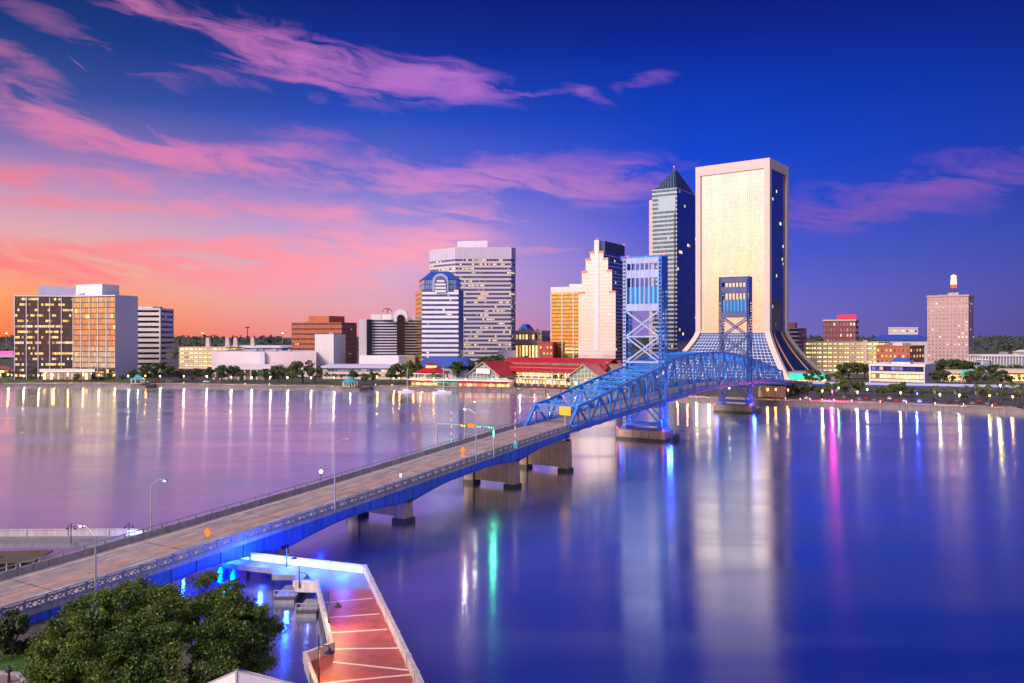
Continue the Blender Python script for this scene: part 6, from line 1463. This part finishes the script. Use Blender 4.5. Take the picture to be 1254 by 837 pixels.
# ---- big riverside tree
m, t, b = base_mat('oak_leaf'); g = t.new('ShaderNodeNewGeometry'); rn = g.outputs['Random Per Island']
oc = t.new('ShaderNodeTexCoord').outputs['Object']; cl = t.rng(t.noise(oc, .45, 3, .6), .35, .65)
base = t.mix(cl, (.04, .095, .018, 1), (.14, .20, .022, 1)); hv = t.rng(rn, 0, 1, .55, 1.4)
t.l.new(t.mix(1.0, base, t.comb(hv, hv, hv), 'MULTIPLY'), b.inputs['Base Color']); b.inputs['Roughness'].default_value = .55
tl = t.new('ShaderNodeBsdfTranslucent'); t.l.new(t.mix(1.0, base, (1.2, 1.3, .6, 1), 'MULTIPLY'), tl.inputs[0]); mx = t.new('ShaderNodeMixShader'); mx.inputs[0].default_value = .3
t.l.new(b.outputs[0], mx.inputs[1]); t.l.new(tl.outputs[0], mx.inputs[2]); t.l.new(mx.outputs[0], t.n['Material Output'].inputs[0])
OAK = m
tx, ty = -27.2, 62.0
r = thing('riverside_tree', 'big spreading green tree beside the near end of the bridge', 'tree', (tx, ty, 2.3))
rr = random.Random(21); tips = []; wood = MB()
def limb(p, d, L, rad, lvl):
    pts = [Vector(p)]; q = Vector(p); dd = Vector(d).normalized(); n = 4
    for i in range(n):
        dd = (dd + Vector((rr.gauss(0, .13), rr.gauss(0, .13), rr.gauss(.03, .08)))).normalized(); q = q + dd * L / n; pts.append(Vector(q))
    wood.tube(pts, [rad * (1 - .6 * i / n) for i in range(n + 1)], 7 if lvl < 2 else 5)
    if lvl >= 3: tips.append((q, lvl)); return
    k = 4 if lvl < 2 else 3
    for i in range(k):
        a = rr.uniform(0, 6.28); sp_ = rr.uniform(.45, 1.0); ax = dd.orthogonal().normalized(); ax2 = dd.cross(ax)
        nd = (dd + (ax * math.cos(a) + ax2 * math.sin(a)) * sp_ + Vector((0, 0, .08))).normalized()
        limb(pts[-1] if i else pts[-2], nd, L * rr.uniform(.62, .85), rad * .42, lvl + 1)
    tips.append((q, lvl))
wood.tube([(0, 0, -.3), (.1, .05, 1.0), (.2, 0, 2.6)], [.75, .55, .5], 10)
for a, upz in ((.2, .9), (1.4, .75), (2.5, .85), (3.5, .7), (4.5, .9), (5.5, .75)): limb((.2, 0, 2.4), (math.cos(a), math.sin(a), upz), 4.6, .30, 0)
wood.build('trunk', BARK, r)
rg = np.random.default_rng(9); cs = []; rs = []
tc_ = np.array((0, 0, 8.2)); R3 = np.array((8.4, 7.2, 5.6))
def lobe(c, s):
    d = (np.array(c) - tc_) / R3; q = np.linalg.norm(d)
    if q > 1.02: c = tc_ + d / q * R3 * .97
    cs.append(tuple(c)); rs.append(s)
for q, lv in tips:
    if q.y < -1.5 and q.z < 6.5 and rg.random() < .6: continue
    lobe((q.x * .95, q.y * .95, q.z * .95), rg.uniform(.6, 1.2))
for i in range(320):     # outer shell of twig clumps with an uneven outline
    d = rg.normal(size=3); d /= np.linalg.norm(d)
    if d[2] < -.45 or (d[1] < -.2 and d[2] < .1 and abs(d[0] - .15) < .5 and rg.random() < .8): continue
    th = math.atan2(d[1], d[0])
    w_ = 1 + .16 * math.sin(3.1 * th + 1) * (1 - d[2] ** 2) + .12 * math.sin(5 * d[2] + 4 * th) + rg.normal(0, .07)
    if math.sin(4.3 * d[0] + 2.2) * math.sin(5.1 * d[1] + 1) + .55 * math.cos(8 * d[2] + 3 * th) > .34: continue
    c = tc_ + d * R3 * w_ * rg.uniform(.78, .95); cs.append(tuple(c)); rs.append(rg.uniform(.5, 1.2))
me = leaf_mesh('crown', cs, rs, 330, .12, OAK, 4, .62, False, .95); o = bpy.data.objects.new('crown', me); COL.objects.link(o); o.parent = r
print('tree leaves', len(me.polygons), len(tips))

# ---- shrubs and hedge in the left corner
def clump(name, label, cat, loc, cs, rs, n, size, mat, seed, stem=None):
    r = thing(name, label, cat, loc); me = leaf_mesh('foliage', cs, rs, n, size, mat, seed); o = bpy.data.objects.new('foliage', me); COL.objects.link(o); o.parent = r
    mb = MB()
    for s_ in (stem or [((0, 0, -.1), (0, 0, 1))]): mb.tube(list(s_), .09, 5)
    mb.build('stem', BARK, r)
rg = np.random.default_rng(31)
p = gnd(14, 808, 2.3)
clump('garden_tree', 'small dark tree standing at the left edge below the bridge', 'tree', (p.x, p.y, 2.3), [(rg.normal(0, 1.1), rg.normal(0, 1.0), rg.uniform(1.7, 3.9)) for _ in range(16)], [.75] * 16, 260, .2, LEAFS[1], 3, [((0, 0, -.1), (.1, 0, 2.6)), ((.1, 0, 1.2), (.9, .2, 3.2)), ((.1, 0, 1.2), (-.9, .2, 3.2))])
p = gnd(20, 806, 2.3); cs = [(x, rg.normal(0, .25), rg.uniform(.3, 1.4)) for x in np.linspace(-6, 3.2, 46)]
clump('clipped_hedge', 'low dark hedge behind the lawn in the left corner', 'hedge', (p.x, p.y + 1.2, 2.3), cs, [.55] * len(cs), 170, .16, LEAFS[1], 8)

# ---- river walk on piles, under the bridge and along the near bank
RZ = 2.0
PARW = paint('weathered_parapet', (.50, .45, .44), .7, .14, .6, streaks=.2)
WALKC = paint('walkway_concrete', (.20, .20, .23), .7, .22, .6, streaks=.15)
def RWP(px, py): q = gnd(px, py, RZ); return (q.x, q.y)
DECK = [RWP(262, 681), RWP(447, 702.5), RWP(510, 837), RWP(534, 890), RWP(404, 890), RWP(382, 836), RWP(374, 812), RWP(406.5, 799), RWP(388.5, 720), RWP(361, 719), RWP(361, 704.5), RWP(333, 704.5), RWP(333, 697), RWP(262, 688.5)]
m, t, b = base_mat('red_deck_paving'); o = t.new('ShaderNodeTexCoord').outputs['Object']
br = t.new('ShaderNodeTexBrick'); t.l.new(o, br.inputs[0]); br.inputs['Scale'].default_value = 2.2; br.inputs['Color1'].default_value = (.42, .10, .075, 1); br.inputs['Color2'].default_value = (.34, .075, .06, 1); br.inputs['Mortar'].default_value = (.24, .07, .06, 1); br.inputs['Mortar Size'].default_value = .012
nf_ = t.rng(t.noise(o, .5, 5, .65), .3, .7, .7, 1.25); t.l.new(t.mix(1.0, br.outputs[0], t.comb(nf_, nf_, nf_), 'MULTIPLY'), b.inputs['Base Color']); b.inputs['Roughness'].default_value = .55
REDDECK = m
mb = MB(); mb.prism(list(reversed(DECK)), RZ - .7, RZ); structure(mb.build('riverwalk_path', WALKC))
mb = MB(); mb.quad([(x, y, RZ + .004) for x, y in (RWP(383, 722), RWP(455, 722), RWP(510, 837), RWP(534, 890), RWP(404, 890), RWP(382, 836), RWP(374, 812), RWP(406.5, 799), RWP(388.5, 722))]); structure(mb.build('riverwalk_paving', REDDECK))
BAND = paint('white_paving_band', (.70, .62, .58), .6, .12, 1.0)
mb = MB()
for a, c2 in (((389, 739), (456, 733)), ((396, 757), (465, 752)), ((401, 775.5), (474, 771)), ((405.5, 795), (488, 794)), ((408, 811), (500, 821)), ((384, 838), (508, 826)), ((390, 870), (524, 868))):
    p, q = Vector((*RWP(*a), RZ + .01)), Vector((*RWP(*c2), RZ + .01)); d = (q - p).normalized(); nn = Vector((-d.y, d.x, 0)) * .16; mb.quad([p - nn, q - nn, q + nn, p + nn])
structure(mb.build('paving_band_marking', BAND))
LED = emit('blue_white_led', (.42, .62, 1), 1.5)
def parapet(name, label, pts, h=1.05, wd=.35, led=None, seg=3.0):
    r = thing(name, label, 'parapet', (pts[0][0], pts[0][1], RZ)); 
    for a, c2 in zip(pts[:-1], pts[1:]):
        A, B = Vector((*a, RZ)), Vector((*c2, RZ)); d = (B - A).normalized()
        mb = MB(); mb.bar(A + Vector((0, 0, h * .45 - .3)), B + Vector((0, 0, h * .45 - .3)), wd * .7, h * .9 + .6); mb.build('wall', PARA if led else PARW, r, True)
        mb = MB(); mb.bar(A + Vector((0, 0, h + .02)), B + Vector((0, 0, h + .02)), wd, .16); mb.build('coping', PARW, r, True)
        if led:
            nn = Vector((-d.y, d.x, 0)) * led; mb = MB(); mb.bar(A + nn * (wd * .35 + .03) + Vector((0, 0, h * .48)), B + nn * (wd * .35 + .03) + Vector((0, 0, h * .48)), .04, h * .8); mb.build('light_strip', LED, r, True)
        k = 0; L_ = (B - A).length
        while k < L_: mb = MB(); p = A + d * k; mb.bar(p, p + Vector((0, 0, h + .12)), wd * 1.25, wd * 1.1, up=tuple(d)); mb.build('pilaster', PARW, r, True); k += seg * 2.2
    return r
parapet('lit_parapet', 'parapet with a glowing blue white light strip on the walkway under the bridge', [RWP(262, 681), RWP(447, 702.5)], led=-1)
parapet('riverwalk_parapet', 'long white parapet on the river side of the red walkway', [RWP(447, 702.5), RWP(510, 837), RWP(534, 890)], wd=.45)
parapet('riverwalk_parapet', 'white stepped parapet on the land side of the red walkway', [RWP(388.5, 720), RWP(406.5, 799), RWP(374, 812), RWP(382, 836), RWP(404, 890)], h=.95)
parapet('landing_parapet', 'short white parapet round the notched boat landings', [RWP(361, 719), RWP(388.5, 720)], h=.7)
DOCKW = paint('dock_grey', (.22, .22, .26), .7, .2, .8, streaks=.2)
for (x0, x1, y0), lb in (((334, 361, 721), 'left small grey boat landing below the walkway'), ((361, 388, 737), 'right small grey boat landing below the walkway')):
    a, c2 = RWP(x0 + 1, y0), RWP(x1 - 1, y0); y1 = RWP(x0, y0 - 16)[1]
    r = thing('boat_landing', lb, 'landing', (a[0], a[1], 0)); sg = y1 - a[1] 
    mb = MB(); mb.box(0, c2[0] - a[0], .1, sg, -.5, .7); mb.build('float', DOCKW, r); mb = MB(); mb.box(0, c2[0] - a[0], .02, .09, .5, .9); mb.build('timber_fender', WETM, r)
    for f_ in (0, .25, .5, .75, 1): mb = MB(); mb.bar((f_ * (c2[0] - a[0]), .2, .7), (f_ * (c2[0] - a[0]), .2, 1.7), .1, .1); mb.build('rail_post', GREYM, r)
    for z in (1.15, 1.68): mb = MB(); mb.bar((0, .2, z), (c2[0] - a[0], .2, z), .08, .08); mb.build('rail', GREYM, r)
def walk_lamp(px, pyb, h, label, col, power, armpx=1, lit=True):
    x, y = RWP(px, pyb); r = thing('walkway_lamp', label, 'lamp post', (x, y, RZ), 0, 'black lamps along the riverwalk')
    mb = MB(); mb.tube([(0, 0, 0), (0, 0, .5), (0, 0, h)], [.14, .08, .06], 8); mb.build('pole', DARKM, r); mb = MB(); mb.tube([(0, 0, h - 1.0), (.35 * armpx, 0, h - .95), (.9 * armpx, 0, h - 1.0), (1.0 * armpx, 0, h - 1.25)], .045, 6); mb.build('arm', DARKM, r)
    mb = MB(); mb.tube([(1.0 * armpx, 0, h - 1.2), (1.0 * armpx, 0, h - 1.45), (1.0 * armpx, 0, h - 1.6), (1.0 * armpx, 0, h - 1.66)], [.1, .2, .46, .48], 12, False); mb.build('shade', DARKM, r)
    mb = MB(); mb.ball((1.0 * armpx, 0, h - 1.62), .15); mb.build('bulb', GLW, r); lamp_light(r, (1.0 * armpx, 0, h - 1.85), power, col, .15)
walk_lamp(402.5, 775, 4.5, 'black bell lamp beside the red walkway in its middle', (1, .50, .16), 1300); walk_lamp(390.5, 838, 4.6, 'black bell lamp at the lower end of the red walkway', (1, .50, .2), 900)
walk_lamp(366.5, 720, 2.9, 'small black lamp by the right boat landing', (.1, .2, 1), 90); walk_lamp(351, 694, 2.7, 'small black lamp by the left boat landing', (.7, .8, 1), 60)
# LED wash: blue lights fixed under the bridge and on the walkway
lw = thing('blue_floodlight', 'blue floodlights under the bridge deck above the walkway', 'floodlight', bp_(-172, 0, zd(-172) - 2.6))
for t_, s_ in ((-178, 5.2), (-172, 0), (-170, -5.0), (-160, 6.4), (-186, 5.5)):
    q = bp_(t_, s_, zd(t_) - 2.3); mb = MB(); mb.box(q.x - .2, q.x + .2, q.y - .2, q.y + .2, q.z, q.z + .2); mb.build('fixture', DARKM, lw, True); lamp_light(lw, ROOTM[lw.name].inverted() @ (q + Vector((0, 0, -.25))), 3200, (.0, .03, 1), .2)
for f_ in (.1, .3, .5, .7, .9):
    a, c2 = Vector((*RWP(275, 685), RZ + .9)), Vector((*RWP(442, 705), RZ + .9)); q = a.lerp(c2, f_); lamp_light(lw, ROOTM[lw.name].inverted() @ (q + Vector((-.2, -1.2, .6))), 3000, (.015, .10, 1), .2)
# piles under the walkway
WK = thing('walkway_pile_row', 'row of dark round piles carrying the red walkway', 'piles', (*RWP(450, 720), 0))
for a, c2, n in ((RWP(447, 702.5), RWP(510, 837), 8), (RWP(290, 684), RWP(440, 702), 5), (RWP(392, 730), RWP(405, 795), 5)):
    for k in range(n): q = Vector((*a, -2)).lerp(Vector((*c2, -2)), (k + .5) / n); mb = MB(); mb.tube([q, q + Vector((0, 0, 3.4))], .3, 8); mb.build('pile', WETM, WK, True)

# ---- the walkway and barge dock beyond the bridge on the left
LW = [RWP(-120, 658), RWP(165, 656), RWP(262, 681), RWP(262, 688.5), RWP(160, 664), RWP(-120, 668)]
mb = MB(); mb.prism(list(reversed(LW)), RZ - .7, RZ); structure(mb.build('riverwalk_path', WALKC))
parapet('dark_parapet', 'plain concrete parapet on the walkway above the barge dock', [RWP(-120, 658), RWP(154, 656.1)])
parapet('lit_parapet', 'parapet with a glowing white light strip left of the bridge', [RWP(155, 656.1), RWP(165, 656), RWP(262, 681)], led=-1)
r = thing('barge_dock', 'dark roofed floating dock moored below the walkway left of the bridge', 'dock', (*RWP(0, 690), 0))
a = Vector((*RWP(-90, 697), 0)); c2 = Vector((*RWP(68, 692), 0)); d = (c2 - a).normalized(); nn = Vector((-d.y, d.x, 0)); L_ = (c2 - a).length
def dk(name, mat, s0, s1, v0, v1, z0, z1):
    mb = MB(); P = [a + d * s0 + nn * v0, a + d * s1 + nn * v0, a + d * s1 + nn * v1, a + d * s0 + nn * v1]; mb.hexa([p + Vector((0, 0, z0)) for p in P] + [p + Vector((0, 0, z1)) for p in P]); mb.build(name, mat, r, True)
BLK = paint('barge_black', (.02, .018, .016), .6, .3, .6)
dk('pontoon', BLK, 0, L_, 0, 7, -.5, .5); dk('roof', paint('dock_roof', (.10, .08, .05), .7, .3, .5), 1, L_ - 3, .5, 6.5, 2.3, 2.55); dk('cabin_wall', BLK, 2, L_ - 5, 1.2, 6, .5, 2.3)
for s_ in np.linspace(1.2, L_ - 3.2, 8): dk('post', GREYM, s_ - .08, s_ + .08, .55, .7, .5, 2.3)
mb = MB(); q = a + d * (L_ - 10) + nn * 3 + Vector((0, 0, 2.75)); mb.bar(q, q + d * 1.1, .6, .3); mb.build('yellow_crate', SIGNY, r, True)
def pole_lamp(px, py, h, label):
    x, y = RWP(px, py); r = thing('walkway_lamp', label, 'lamp post', (x, y, RZ), 0, 'black lamps along the riverwalk'); mb = MB(); mb.tube([(0, 0, 0), (0, 0, h)], .08, 6); mb.build('pole', DARKM, r)
    for sg in (-1, 1): mb = MB(); mb.tube([(0, 0, h - .5), (.5 * sg, 0, h - .4), (.6 * sg, 0, h - .7)], .05, 5); mb.build('arm', DARKM, r); mb = MB(); mb.tube([(.6 * sg, 0, h - .7), (.6 * sg, 0, h - .95)], [.1, .25], 8); mb.build('shade', DARKM, r)
pole_lamp(87, 666, 3.2, 'black double lamp on the walkway above the barge dock'); pole_lamp(158, 663, 3.0, 'black double lamp on the walkway just left of the bridge parapet')
lw2 = thing('blue_floodlight', 'blue floodlights on the walkway left of the bridge', 'floodlight', (*RWP(190, 668), RZ + .2))
for px, py in ((185, 666), (150, 662), (225, 676)):
    x, y = RWP(px, py); mb = MB(); mb.box(x - .15, x + .15, y - .15, y + .15, RZ, RZ + .25); mb.build('fixture', DARKM, lw2, True); lamp_light(lw2, ROOTM[lw2.name].inverted() @ Vector((x, y, RZ + .5)), 400, (.03, .12, 1), .2)
# white hipped roof of a riverside building at the bottom edge
Yk = 56.0; c_ = at(289, 823, Yk); r = thing('riverside_kiosk', 'white hipped roof of a riverside building at the bottom edge by the tree', 'building', (c_.x, Yk, 2.3)); top = c_.z - 2.3
ca, sa = math.cos(R(-28)), math.sin(R(-28))
def kr(x, y): return (x * ca - y * sa, x * sa + y * ca)
eave = [kr(-2.7, -2.7), kr(2.7, -2.7), kr(2.7, 2.7), kr(-2.7, 2.7)]; wl = [kr(-2.2, -2.2), kr(2.2, -2.2), kr(2.2, 2.2), kr(-2.2, 2.2)]
mb = MB(); mb.prism(eave, top - 1.3, top - .02, [kr(-.05, -.05), kr(.05, -.05), kr(.05, .05), kr(-.05, .05)]); mb.build('roof', WHITE, r)
mb = MB(); mb.prism(off(eave, -.1), top - 1.55, top - 1.3); mb.build('fascia', WHITE, r); mb = MB(); mb.prism(wl, 0, top - 1.55); mb.build('wall', PALE, r)
for k in range(4): mb = MB(); p, q = Vector((*eave[k], top - 1.28)), Vector((0, 0, top + .02)); mb.bar(p, q, .12, .1); mb.build('hip_rib', PARW, r)
